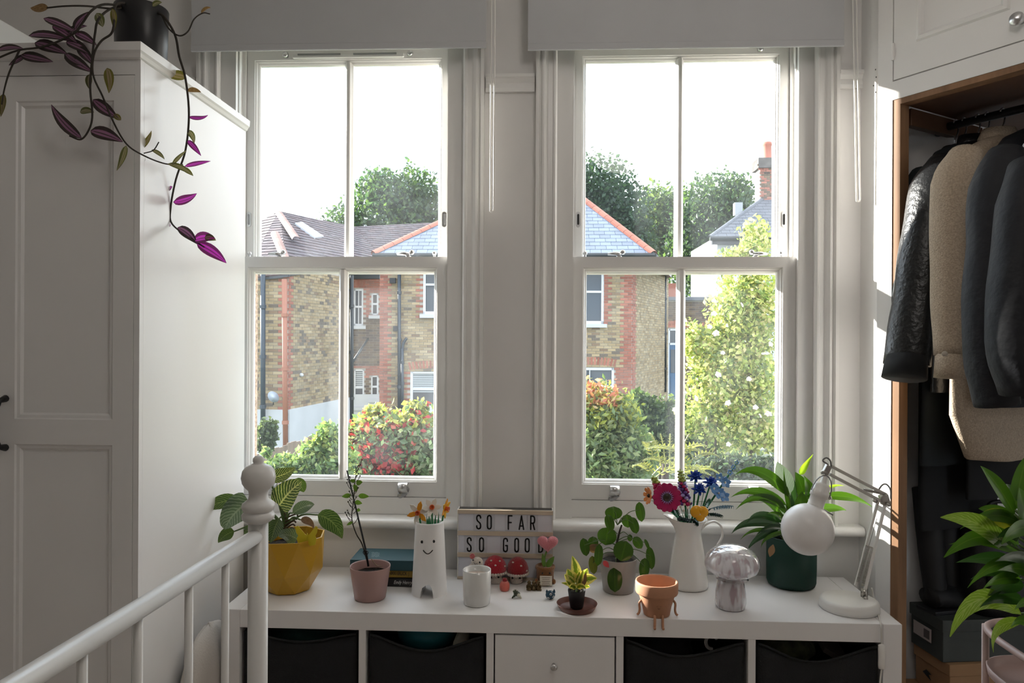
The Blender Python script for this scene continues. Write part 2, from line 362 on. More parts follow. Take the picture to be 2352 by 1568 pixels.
    for u in ((572, 1021) if wi == 0 else (1328, 1800)):
        p = at(u, 504, 2.507); h = .026; wd = .0072; P = [(wd*math.cos(a), h*(1 if math.sin(a) >= 0 else -1)-wd*(1 if math.sin(a) >= 0 else -1)+wd*math.sin(a)) for a in [i*PI/8+PI/16 for i in range(16)]]
        o = MB().prism(P, (p.x, 2.5075, p.z), (1,0,0), (0,0,1), (0,-1,0), .004).obj('restrictor_plate', CHROME, us)
        MB().prism([(q[0]*.5, q[1]*.72) for q in P], (p.x, 2.5045, p.z), (1,0,0), (0,0,1), (0,-1,0), .0025).obj('restrictor_slot', BLACKM if u in (1328, 1800) else STEEL, o)
    # travel stops on the jambs
    for x, sg in ((W['sx0']+.001, 1), (W['sx1']-.001, -1)):
        MB().prism([(0, 2.205), (.020, 2.205), (.020, 2.108), (0, 2.085)], (x, 2.448, 0), (0,1,0), (0,0,1), (sg,0,0), .010).obj('travel_stop', WHITEP, win)
        MB().box(min(x, x+sg*.008), max(x, x+sg*.008), 2.452, 2.462, 1.47, 2.10).obj('jamb_liner', WOODW, win)
    if wi == 0:
        p0, p1 = at(672, 122, 2.5), at(928, 122, 2.5); v = MB().box(p0.x, p1.x, 2.495, 2.508, 2.158, 2.172).obj('trickle_vent', WHITEP, us, bevel=.003)
        for k in range(2):
            xa = p0.x+.02+k*(p1.x-p0.x)/2; MB().box(xa, xa+(p1.x-p0.x)/2-.045, 2.492, 2.4955, 2.166, 2.1715).obj('vent_slot', STEEL, v)
        for q in (p0.x-.022, p1.x+.022): MB().tube([(q, 2.507, 2.168), (q, 2.497, 2.168), (q, 2.492, 2.168), (q, 2.484, 2.168)], [.006, .006, .011, .008], 12).obj('acorn_knob', CHROME, us, smooth=True)
    else:
        p = at(1745, 112, 2.5); MB().tube([(p.x, 2.507, 2.168), (p.x, 2.497, 2.168), (p.x, 2.492, 2.168), (p.x, 2.484, 2.168)], [.006, .006, .011, .008], 12).obj('acorn_knob', CHROME, us, smooth=True)

# ------------------------------------------------------------------ angled closet front on the right
A = V(1.008, 2.286, 0); DR = V(.5475, -.8368, 0); NI = V(.8368, .5475, 0)      # along the front, into the closet
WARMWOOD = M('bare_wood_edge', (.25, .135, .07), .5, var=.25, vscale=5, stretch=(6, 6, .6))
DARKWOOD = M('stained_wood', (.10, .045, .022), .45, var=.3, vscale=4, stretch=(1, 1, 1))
CLOSETW = M('closet_paint', (.83, .815, .80), .5, var=.02)
def fbox(t0, t1, n0, n1, z0, z1, mb=None):
    mb = mb or MB(); c = A + DR*(t0+t1)/2 + NI*(n0+n1)/2 + V(0,0,(z0+z1)/2)
    return mb.obox(c, DR*(t1-t0)/2, NI*(n1-n0)/2, V(0,0,(z1-z0)/2))
cl = MB(); cl.box(1.008, 1.03, 2.29, YW, 0, RZ1); fbox(0, .046, 0, .02, 0, RZ1, cl); fbox(.046, 1.92, 0, .02, 1.912, RZ1, cl); fbox(1.15, 1.92, 0, .02, 0, 1.912, cl)
fbox(0, .0465, -.010, 0, 0, RZ1, cl); fbox(.0465, 1.92, -.010, 0, 1.912, 1.9668, cl); fbox(.4338, 1.92, -.010, 0, 1.9668, RZ1, cl)     # face frame, proud of the recess the door sits in
cw = cl.obj('wall_closet', CLOSETW); struct(cw)
for z, y in ((2.03, 2.315), (1.985, 2.328), (1.96, 2.314), (2.005, 2.31)):
    MB().lathe([(0,0),(.0022,0),(.0022,.0015),(0,.0015)], (1.0078, y, z), 8, axis=(-1,0,0)).obj('screw_hole', BLACKM, cw)
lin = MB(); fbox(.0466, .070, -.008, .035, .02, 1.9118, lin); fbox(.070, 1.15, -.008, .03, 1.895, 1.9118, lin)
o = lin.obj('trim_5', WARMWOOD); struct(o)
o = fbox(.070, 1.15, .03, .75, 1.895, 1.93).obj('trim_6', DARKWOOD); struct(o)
bw = MB(); bw.box(1.03, 3.1, 2.66, 2.72, 0, RZ1); bw.box(2.55, 2.6, .4, 2.7, 0, RZ1); struct(bw.obj('wall_closet_back', PAINT))
struct(MB().prism([(0,0),(-.016,0),(-.016,.09),(-.006,.105),(0,.105)], (1.03, 2.66, 0), (0,1,0), (0,0,1), (1,0,0), 1.5).obj('baseboard_closet', WOODW))
# upper cupboard door with a raised moulding
ud = thing('cupboard_door', 'white panelled upper cupboard door above the open closet', 'door', A+DR*.3+V(0,0,1.97))
fbox(.0500, .4300, -.010, .0, 1.9706, 2.62).obj('door_panel', CLOSETW, ud)
def fstrip(t0, t1, z0, z1, par):
    mb = MB()
    def P(t, z, n): return A + DR*t + NI*n + V(0,0,z)
    R = []
    for e, n in ((0, -.010), (.004, -.018), (.012, -.021), (.018, -.016), (.022, -.010)):
        R.append([P(t0+e, z0+e, n), P(t1-e, z0+e, n), P(t1-e, z1-e, n), P(t0+e, z1-e, n)])
    mb.grid(R, close=True); return mb.obj('panel_moulding', CLOSETW, par, smooth=False)
fstrip(.118, .3675, 2.060, 2.55, ud)
kp = A + DR*.405 + NI*-.004 + V(0,0,2.075)
kn = MB().lathe([(.0,0),(.008,0),(.006,.010),(.009,.016),(.016,.021),(.018,.028),(.014,.036),(0,.039)], A+DR*.395+NI*-.010+V(0,0,2.019), 20, axis=-NI)
kn.obj('knob', CHROME, ud, smooth=True)
MB().tube([A+DR*.048+NI*-.010+V(0,0,2.03), A+DR*.048+NI*-.010+V(0,0,2.08)], .005, 8).obj('hinge', CLOSETW, ud)
# ------------------------------------------------------------------ shelf unit under the windows
LAM = M('white_laminate', (.82, .80, .795), .28, var=.015, vscale=3)
FX0, FX1, FY0, FY1 = -.8987, .9513, 2.0088, 2.398
su = thing('shelf_unit', 'low white cube shelf unit standing under both sash windows', 'shelf unit', ((FX0+FX1)/2, (FY0+FY1)/2, 0))
MB().box(FX0+.0505, FX1-.0505, FY0, FY1, .39, TZ).obj('top_panel', LAM, su, bevel=.0015)
MB().box(FX0+.0505, FX1-.0505, FY0, FY1, .0, .05).obj('bottom_panel', LAM, su, bevel=.0015)
for x in (FX0, FX1-.05): MB().box(x, x+.05, FY0, FY1, 0, TZ).obj('side_panel', LAM, su, bevel=.0015)
CELL = (1.749-4*.02)/5
cx = [FX0+.0505+i*(CELL+.02) for i in range(5)]
for i in range(4): MB().box(cx[i]+CELL, cx[i]+CELL+.02, FY0+.002, FY1, .05, .39).obj('divider', LAM, su, bevel=.001)
MB().box(FX0+.05, FX1-.05, FY1-.004, FY1, .05, .39).obj('back_panel', LAM, su)
ins = MB().box(cx[2]+.002, cx[2]+CELL-.002, FY0+.02, FY1-.02, .052, .386).obj('drawer_case', LAM, su)
for z in (.055, .2225):
    d = MB().box(cx[2]+.004, cx[2]+CELL-.004, FY0+.003, FY0+.021, z, z+.1625).obj('drawer', LAM, su, bevel=.0015)
    MB().lathe([(.0,0),(.005,0),(.0045,.008),(.009,.014),(.0095,.018),(.006,.022),(0,.0225)], (cx[2]+CELL*.5-.002, FY0+.003, z+.085), 16, axis=(0,-1,0)).obj('knob', CHROME, d, smooth=True)
# ------------------------------------------------------------------ fabric bins and what sticks out of them
BINM = M('black_canvas', (.011, .012, .013), .85, bump=.3, bscale=300, var=.25, vscale=8)
def bin_(i, sag, lab, skew=0.0):
    x0, x1 = cx[i]+.010, cx[i]+CELL-.010; y0, y1 = FY0+.012, FY1-.03
    n = 14; ring = []
    for k in range(n+1): ring.append((x0+(x1-x0)*k/n, y0, k/n))
    for k in range(1, 5): ring.append((x1, y0+(y1-y0)*k/4, None))
    for k in range(1, 9): ring.append((x1+(x0-x1)*k/8, y1, None))
    for k in range(1, 4): ring.append((x0, y1+(y0-y1)*k/4, None))
    mb = MB(); R = []
    for z in (.052, .15, .25, .32, .333, 1):
        row = []
        for x, y, f in ring:
            top = .378 - (sag*math.sin(PI*min(1, max(0, f+skew*math.sin(PI*f))))**1.3 if f is not None else 0)
            zz = top if z == 1 else min(z, top-.003*(.34-z)*10)
            bow = -.006*math.sin(PI*f)*(zz/.37) if f is not None else 0
            row.append(V(x, y+bow, zz))
        R.append(row)
    mb.grid(R, close=True); mb.box(x0, x1, y0, y1, .0515, .054)
    t = thing('fabric_bin', lab, 'storage bin', ((x0+x1)/2, (y0+y1)/2, .05), 'black fabric bins in the shelf unit')
    mb.obj('bin_body', BINM, t, smooth=True, thick=.004)
    # stitched hem under the rim
    hem = [V(x, y-.0045-.006*math.sin(PI*f)*.9, .378-sag*math.sin(PI*min(1, max(0, f+skew*math.sin(PI*f))))**1.3-.001) for x, y, f in ring if f is not None]
    MB().tube(hem, .003, 6).obj('rim_hem', BINM, t, smooth=True)
    return t
bin_(0, .024, 'black fabric bin holding teal fabric, leftmost in the shelf unit')
bin_(1, .040, 'black fabric bin holding a turquoise bag and a bottle')
bin_(3, .038, 'black fabric bin with a white plastic hook showing above its rim', .05)
bin_(4, .044, 'black fabric bin with crumpled olive cloth, rightmost in the shelf unit', .05)
def crumple(name, c, sc, mat, label, cat, seed, amp=.25, n=26, m=16):
    rnd = random.Random(seed); ph = [(rnd.uniform(2, 7), rnd.uniform(2, 7), rnd.uniform(0, 6.28), rnd.uniform(.3, 1)) for _ in range(8)]
    mb = MB(); R = []
    for i in range(m+1):
        th = PI*i/m; row = []
        for k in range(n):
            a = 2*PI*k/n
            w = sum(q[3]*math.sin(round(q[0])*a+q[1]*th+q[2]) for q in ph)/8*amp+1
            row.append(V(c[0]+sc[0]*w*math.sin(th)*math.cos(a), c[1]+sc[1]*w*math.sin(th)*math.sin(a), c[2]-sc[2]*w*math.cos(th)))
        R.append(row)
    mb.grid(R, close=True); return tag(mb.obj(name, mat, smooth=True), label, cat)
def cell_mid(i): return cx[i]+CELL/2
crumple('fabric_bundle', (cell_mid(0)-.02, 2.16, .33), (.11, .10, .046), M('teal_cloth', (.012, .055, .052), .8, bump=.5, bscale=40), 'crumpled dark teal fabric in the leftmost bin', 'fabric', 3)
crumple('plastic_bag', (cell_mid(1)-.02, 2.15, .332), (.085, .07, .052), M('turquoise_plastic', (.03, .22, .27), .35), 'turquoise plastic bag sticking out of a black bin', 'bag', 5, .16)
b = thing('spray_bottle', 'white and navy bottle lying in the bin beside the turquoise bag', 'bottle', (cell_mid(1)+.08, 2.15, .3))
q0, q1 = V(cell_mid(1)+.085, 2.08, .325), V(cell_mid(1)+.105, 2.23, .362)
MB().tube([q0, q0.lerp(q1, .5)], .02, 14).obj('bottle_body', M('bottle_white', (.6, .58, .5), .3), b, smooth=True)
MB().tube([q0.lerp(q1, .5), q0.lerp(q1, .62)], .0203, 14).obj('bottle_band', M('bottle_navy', (.02, .03, .08), .4), b, smooth=True)
MB().tube([q0.lerp(q1, .62), q1], [.02, .013], 14).obj('bottle_cap', M('bottle_grey', (.5, .5, .48), .4), b, smooth=True)
hk = MB().tube(spline([V(cell_mid(3)+.085+.016*math.cos(a), 2.08, .352+.019*math.sin(a)) for a in [i*.55-.3+PI*.25 for i in range(9)]], 3), .005, 8)
tag(hk.obj('plastic_hook', WHITEP, smooth=True), 'white curved plastic hook peeking out of a black bin', 'hook')
crumple('dark_cloth', (cell_mid(3)-.05, 2.17, .31), (.10, .09, .055), M('charcoal_cloth', (.02, .02, .025), .9), 'charcoal cloth folded inside the bin with the hook', 'fabric', 8)
crumple('olive_cloth', (cell_mid(4)-.05, 2.15, .322), (.085, .09, .05), M('olive_cloth', (.05, .055, .03), .9, bump=.6, bscale=60, var=.5, vscale=40), 'crumpled olive cloth in the rightmost bin', 'fabric', 12, .3)
tag(MB().obox((cell_mid(4)+.075, 2.13, .33), V(.035, .0, -.02), V(0, .05, .012), V(.003, 0, .006)).obj('paper_card', M('card_brown', (.11, .085, .08), .8)), 'greyish brown card tucked in the rightmost bin', 'card')
# ------------------------------------------------------------------ wardrobe on the left
WARD = M('wardrobe_white', (.80, .79, .785), .27, var=.015, vscale=2)
wx1, wy0, wy1, wz1, wx0 = -.985, 1.735, 2.36, 1.868, -1.99
wd = thing('wardrobe', 'tall white wardrobe with panelled doors at the left of the windows', 'wardrobe', ((wx0+wx1)/2, (wy0+wy1)/2, 0))
MB().box(wx0, wx1, wy0+.018, wy1, .0, wz1).obj('carcass', WARD, wd, bevel=.001)
pc = [(0, 0), (.012, 0), (.016, .006), (.022, .012), (.024, .022), (.024, .036), (0, .036)]
cor = MB(); R = []
for e, z in [(-.3, 0), (.0, 0), (.008, .002), (.014, .010), (.021, .015), (.023, .034), (-.3, .0345)]:
    R.append([V(wx0-e*0, wy0-e, wz1+z), V(wx1+e*.6, wy0-e, wz1+z), V(wx1+e*.6, wy1, wz1+z), V(wx0, wy1, wz1+z)])
cor = MB(); cor.grid(R, close=True); cor.obj('cornice', WARD, wd)
MB().box(wx0, wx1, wy0+.002, wy0+.018, wz1-.036, wz1).obj('top_rail', WARD, wd)
MB().box(wx1-.014, wx1, wy0+.002, wy0+.018, 0, wz1-.036).obj('side_stile', WARD, wd)
def panel_door(x0, x1, z0, z1, yf, hx):
    d = MB(); 
    sw = .050; mid0, mid1 = .934, .995
    d.box(x0, x0+sw, yf, yf+.018, z0, z1); d.box(x1-sw, x1, yf, yf+.018, z0, z1)
    for a, b_ in ((z0, z0+.09), (mid0, mid1), (z1-.060, z1)): d.box(x0+sw, x1-sw, yf, yf+.018, a, b_)
    o = d.obj('door', WARD, wd)
    for a, b_ in ((z0+.09, mid0), (mid1, z1-.060)):
        g = MB(); R = []
        for e, y in ((0, yf), (.003, yf+.004), (.010, yf+.005), (.015, yf+.011), (.017, yf+.011)):
            R.append([V(x0+sw+e, y, a+e), V(x1-sw-e, y, a+e), V(x1-sw-e, y, b_-e), V(x0+sw+e, y, b_-e)])
        g.grid(R, close=True); k = len(g.v)-4; g.f.append((k, k+1, k+2, k+3)); g.obj('door_inset', WARD, o)
    h = MB().tube([V(hx, yf, .925), V(hx, yf-.022, .93), V(hx, yf-.028, .945), V(hx, yf-.03, .985), V(hx, yf-.028, 1.025), V(hx, yf-.022, 1.04), V(hx, yf, 1.045)], [.009, .006, .005, .005, .005, .006, .009], 10)
    h.obj('handle', BLACKM, o, smooth=True)
panel_door(-1.345, wx1-.015, .06, wz1-.0385, wy0, -1.317)
panel_door(-1.668, -1.348, .06, wz1-.0385, wy0, -1.376)
panel_door(wx0+.003, -1.671, .06, wz1-.0385, wy0, -1.70)
tag(MB().box(-1.96, -1.50, 1.82, 2.34, 1.904, 2.065).obj('storage_box', M('white_box', (.82, .82, .80), .45), bevel=.004), 'white storage box on top of the wardrobe in the corner', 'box')
# pale curved cushion squeezed between wardrobe and shelf unit
crumple('floor_cushion', (-.945, 2.03, .22), (.038, .16, .17), M('pale_cotton', (.62, .58, .54), .8, bump=.2, bscale=200), 'pale fabric cushion squeezed between wardrobe and shelf unit', 'cushion', 30, .06)
# ------------------------------------------------------------------ bed frame end
BEDM = M('white_enamel', (.74, .725, .70), .3, var=.02)
bp = atz(593, 1228, .862); br = atz(60, 1560, .862); bd_ = (br-bp).normalized()
bed = thing('bed_frame', 'white metal bed frame with ball finial and slim spindles', 'bed', (bp.x, bp.y, 0))
MB().tube([(bp.x, bp.y, 0), (bp.x, bp.y, .902)], .0165, 20).obj('post', BEDM, bed, smooth=True)
fin = [(.0165,.895),(.020,.897),(.0265,.902),(.0275,.909),(.024,.9135),(.0225,.915),(.0255,.917),(.0275,.922),(.0265,.928),(.021,.932),(.0165,.936),(.0155,.944),(.0165,.950),(.022,.955),(.0265,.962),(.0285,.972),(.0265,.983),(.021,.990),(.012,.9945),(.0085,.996),(.0095,1.000),(.0092,1.004),(.006,1.008),(0,1.009)]
MB().lathe([(r, z-.012) for r, z in fin], (bp.x, bp.y, 0), 28).obj('finial', BEDM, bed, smooth=True)
e1 = bp + bd_*1.45
MB().tube([bp, e1], .0125, 16).obj('top_rail', BEDM, bed, smooth=True)
MB().tube([V(bp.x, bp.y, .30), V(e1.x, e1.y, .30)], .0125, 12).obj('bottom_rail', BEDM, bed, smooth=True)
MB().tube([(e1.x, e1.y, 0), (e1.x, e1.y, .902)], .0165, 16).obj('post', BEDM, bed, smooth=True)
for u, v in ((526, 1275), (437, 1327), (323, 1400), (196, 1480)):
    q = atz(u, v, .862); t = (q-bp).dot(bd_); q = bp + bd_*t; MB().tube([(q.x, q.y, .30), (q.x, q.y, .862)], .0058, 10).obj('spindle', BEDM, bed, smooth=True)
for t in (.62, .75, .88, 1.01, 1.14, 1.27):
    q = bp + bd_*t; MB().tube([(q.x, q.y, .30), (q.x, q.y, .862)], .0058, 10).obj('spindle', BEDM, bed, smooth=True)
# ------------------------------------------------------------------ roller blinds
BLIND = M('blind_fabric', (.56, .565, .58), .8, var=.04, vscale=3, bump=.1, bscale=500)
CORDM = M('cord_white', (.82, .80, .76), .5)
for x0, x1, zb, cxp, cb, lab in ((-1.158, -.197, 2.122, -.176, 1.599, 'grey roller blind above the left sash window'), (-.064, .921, 2.112, .943, 1.628, 'grey roller blind above the right sash window')):
    rb = thing('roller_blind', lab, 'blind', ((x0+x1)/2, 2.34, 2.6), 'grey roller blinds')
    m = MB(); m.box(x0, x1, 2.338, 2.3395, zb+.022, 2.58); m.obj('fabric', BLIND, rb)
    MB().prism([(0, .024), (-.004, .020), (-.005, .003), (-.003, 0), (.003, 0), (.005, .003), (.004, .020)], (x0, 2.339, zb), (0,1,0), (0,0,1), (1,0,0), x1-x0).obj('bottom_bar', BLIND, rb, bevel=.001)
    MB().tube([(x0-.01, 2.355, 2.6), (x1+.02, 2.355, 2.6)], .024, 16).obj('roller', BLIND, rb, smooth=True)
    lean = .022 if cxp > 0 else 0
    P = [V(cxp-.005, 2.335, 2.6)] + [V(cxp-.005+lean*k, 2.335, 2.6+(cb+.008-2.6)*k) for k in (.35, .7, 1)]
    P += [V(cxp+lean+.0062*math.sin(a), 2.335, cb+.006-.006*math.cos(a)) for a in (-.9, -.3, .3, .9)]
    P += [V(cxp+.006+lean*k, 2.335, 2.6+(cb+.008-2.6)*k) for k in (1, .7, .35, 0)]
    MB().tube(P, .0026, 8).obj('pull_cord', CORDM, rb, smooth=True)
# ------------------------------------------------------------------ added fill lamp, unseen below the ceiling, to brighten the room
pl = thing('added_fill_lamp', 'added white globe fill lamp hanging unseen from the ceiling', 'lamp', (.45, .75, 2.45))
LPOS = V(.45, .75, 2.36)
FILLGLOW = M('fill_lamp_glow', (1, .94, .88), .8, emit=4.5)
g = MB(); g.sphere(LPOS, .24, 24, 16, (1, 1, .82)); g.obj('fill_lamp_globe', FILLGLOW, pl, smooth=True)
MB().tube([LPOS+V(0,0,.19), V(LPOS.x, LPOS.y, RZ1)], .003, 6).obj('fill_lamp_flex', WHITEP, pl)
MB().lathe([(0,0),(.05,0),(.05,.02),(.02,.03),(0,.03)], (LPOS.x, LPOS.y, RZ1-.03), 16).obj('fill_lamp_rose', WHITEP, pl)
# ------------------------------------------------------------------ the view outside: gardens, houses, trees
GZ = -2.4
def px(P):                                # where a point falls in the photograph
    c, s = math.cos(YAW), math.sin(YAW); x = P[0]*c+P[1]*s; d = -P[0]*s+P[1]*c
    u, v = FPX*x/d, -FPX*(P[2]-CAMZ)/d; cr, sr = math.cos(ROLL), math.sin(ROLL)
    return PW/2+u*cr-v*sr, CY+u*sr+v*cr
def in_glass(P):
    u, v = px(P); return (580 < u < 1005 and 140 < v < 1095) or (1343 < u < 1788 and 135 < v < 1105)
def plan(u, Y): p = at(u, 775, Y); return V(p.x, Y, 0)
GRASS = M('lawn', (.06, .09, .03), .9, var=.4, vscale=2)
struct(MB().box(-60, 60, 2.66, 90, GZ-.2, GZ).obj('ground_garden', GRASS))
MORTAR = M('mortar', (.31, .285, .255), .9, var=.2, vscale=2)
BRICKT = M('brick_mix', (.2, .14, .08), .85, attr=True, var=.12, vscale=12)
WHITEW = M('white_render', (.42, .43, .46), .7, var=.06, vscale=2)
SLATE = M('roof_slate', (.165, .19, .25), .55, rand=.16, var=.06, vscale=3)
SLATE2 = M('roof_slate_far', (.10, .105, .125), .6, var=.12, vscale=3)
TILER = M('roof_tile', (.125, .075, .068), .8, var=.28, vscale=5, attr=True)
REDT = M('red_ridge_tile', (.36, .125, .085), .75, rand=.15)
BLACKP = M('black_gutter', (.018, .02, .024), .4)
PIPEB = M('blue_black_pipe', (.03, .04, .055), .4)
WFRAME = M('white_sash', (.50, .51, .54), .5)
WPANE = M('dark_pane', (.045, .055, .07), .08)
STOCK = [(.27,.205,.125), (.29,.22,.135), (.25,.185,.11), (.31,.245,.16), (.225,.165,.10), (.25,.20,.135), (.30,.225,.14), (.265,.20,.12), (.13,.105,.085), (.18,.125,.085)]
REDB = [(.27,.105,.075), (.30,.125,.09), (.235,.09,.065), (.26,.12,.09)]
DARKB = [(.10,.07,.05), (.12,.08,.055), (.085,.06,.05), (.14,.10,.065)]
BR_M = {}
def brick_mat(c):
    if c not in BR_M: BR_M[c] = M('brick_%d' % len(BR_M), c, .85, rand=.12)
    return BR_M[c]
BRICK_ME = {}
def brick_mesh(c, w):
    k = (c, round(w, 3))
    if k not in BRICK_ME:
        mb = MB().box(-w/2, w/2, 0, .02, -.0325, .0325); o = mb.obj('brick', brick_mat(c)); me = o.data; bpy.data.objects.remove(o); BRICK_ME[k] = me
    return BRICK_ME[k]
def put_brick(parent, c, w, M4):
    o = bpy.data.objects.new('brick', brick_mesh(c, w)); COL.objects.link(o); adopt(o, parent); o.matrix_basis = M4; return o
def brickwall(parent, P0, P1, z0, z1, holes, red, pal, seed, loose=0):
    """wall slab with every brick laid on it; holes (s0,s1,z0,z1), red = list of boxes in brick red; `loose` = how many of the bricks in view become parts of their own"""
    rnd = random.Random(seed); P0, P1 = Vector(P0), Vector(P1); L = (P1-P0).length; ex = (P1-P0)/L
    en = V(ex.y, -ex.x, 0)
    if en.dot(V(0, 0, 0)-P0) < 0: en = -en
    slab = MB()
    cuts = sorted(set([0, L]+[h for q in holes for h in q[:2]])); 
    for a, b in zip(cuts, cuts[1:]):
        if b-a < 1e-4: continue
        segs = sorted([(q[2], q[3]) for q in holes if q[0] < (a+b)/2 < q[1]]); z = z0
        for s0, s1 in segs + [(z1, z1)]:
            if s0 > z: slab.obox(P0+ex*(a+b)/2-en*.12+V(0,0,(z+s0)/2), ex*(b-a)/2, en*.12, V(0,0,(s0-z)/2))
            z = max(z, s1)
    w_ = slab.obj('wall', MORTAR, parent)
    mb = MB(); mb.col = []; cand = []
    nz = int((z1-z0)/.075)
    for r in range(nz):
        zc = z0+.0375+r*.075; off = (r % 2)*.1125; s = -off
        while s < L:
            a, b = max(s+.005, .0), min(s+.220, L); s += .225
            if b-a < .03: continue
            m = (a+b)/2
            hit = False
            for q in holes:
                if q[2] < zc+.02 and q[3] > zc-.02 and a < q[1] and b > q[0]:
                    if m < q[0]: b = q[0]
                    elif m > q[1]: a = q[1]
                    else: hit = True
            if hit or b-a < .03: continue
            isred = any(q[0] < m < q[1] and q[2] < zc < q[3] for q in red)
            c = rnd.choice(REDB if isred else pal)
            cand.append((a, b, zc, c))
    vis = []
    if loose:
        for i, (a, b, zc, c) in enumerate(cand):
            P = P0+ex*(a+b)/2+V(0,0,zc)
            if in_glass(P) and b-a > .2: vis.append((P.length, i))
        vis = set(i for d, i in sorted(vis)[:loose])
    for i, (a, b, zc, c) in enumerate(cand):
        C = P0+ex*(a+b)/2+V(0,0,zc)
        if loose and i in vis:
            Mx = Matrix((ex, -en, V(0,0,1))).transposed().to_4x4(); Mx.translation = C+en*.012; put_brick(w_ if False else parent, c, b-a, Mx)
        else:
            o = len(mb.v); k = rnd.uniform(.85, 1.15); d = .012+rnd.uniform(-.003, .003)
            X, Z = ex*(b-a)/2, V(0,0,.0325)
            mb.add([C-X-Z, C+X-Z, C+X+Z, C-X+Z, C-X-Z+en*d, C+X-Z+en*d, C+X+Z+en*d, C-X+Z+en*d], [(4,5,6,7),(0,1,5,4),(1,2,6,5),(2,3,7,6),(3,0,4,7)])
            mb.col += [tuple(q*k for q in c)]*8
    o = mb.obj('brickwork', BRICKT, parent); o['kind'] = 'stuff'
    return ex, en
def hwin(parent, O, ex, en, s0, s1, z0, z1, kind='sash', bars=1, frame=.07, arch=True, sill=True, blind=False):
    """a house window: white box frame, meeting rail, panes, sill, brick arch"""
    f = MB(); D = -.06
    def bx(a, b, c, d, t0, t1): f.obox(O+ex*(a+b)/2+V(0,0,(c+d)/2)+en*(D+(t0+t1)/2), ex*(b-a)/2, V(0,0,(d-c)/2), en*(t1-t0)/2)
    bx(s0, s0+frame, z0, z1, -.03, .05); bx(s1-frame, s1, z0, z1, -.03, .05); bx(s0, s1, z1-frame, z1, -.03, .05); bx(s0, s1, z0, z0+frame*1.2, -.03, .05)
    zm = z0+(z1-z0)*.52
    if kind == 'sash': bx(s0, s1, zm-.03, zm+.03, -.03, .04)
    for k in range(bars):
        x = s0+(s1-s0)*(k+1)/(bars+1); bx(x-.012, x+.012, z0, z1, -.02, .03)
    fr = f.obj('window_frame', WFRAME, parent)
    p = MB().obox(O+ex*(s0+s1)/2+V(0,0,(z0+z1)/2)+en*(D-.01), ex*(s1-s0)/2, V(0,0,(z1-z0)/2), en*.004); p.obj('pane', WPANE, fr)
    if blind:
        m = MB()
        for k in range(9):
            z = z1-.1-k*.06; m.obox(O+ex*(s0+s1)/2+V(0,0,z)+en*(D+.004), ex*(s1-s0)/2*.9, V(0,0,.022), en*.004)
        m.obj('slat_blind', M('slat_blind', (.32, .34, .36), .6), fr)
    if sill: MB().obox(O+ex*(s0+s1)/2+V(0,0,z0-.05)+en*.02, ex*((s1-s0)/2+.08), V(0,0,.05), en*.09).obj('window_sill', WHITEW, fr)
    if arch:
        n = max(5, int((s1-s0)/.085)); w = s1-s0
        for k in range(n):
            t = (k+.5)/n-.5; a = -t*.55; C = O+ex*((s0+s1)/2+t*(w+.12))+V(0,0,z1+.13+.06*(1-4*t*t))+en*.0
            Z = V(0,0,1)*math.cos(a)-ex*math.sin(a); X = ex*math.cos(a)+V(0,0,1)*math.sin(a)
            Mx = Matrix((Z, -en, X)).transposed().to_4x4(); Mx.translation = C+en*.014
            o = put_brick(parent, REDB[k % 4], .215, Mx)
    return fr
def clip(poly, n, d):                     # keep n.p <= d
    R = []
    for i in range(len(poly)):
        p, q = poly[i], poly[(i+1) % len(poly)]; a, b = n[0]*p[0]+n[1]*p[1]-d, n[0]*q[0]+n[1]*q[1]-d
        if a <= 0: R.append(p)
        if (a < 0 < b) or (b < 0 < a):
            t = a/(a-b); R.append((p[0]+(q[0]-p[0])*t, p[1]+(q[1]-p[1])*t))
    return R
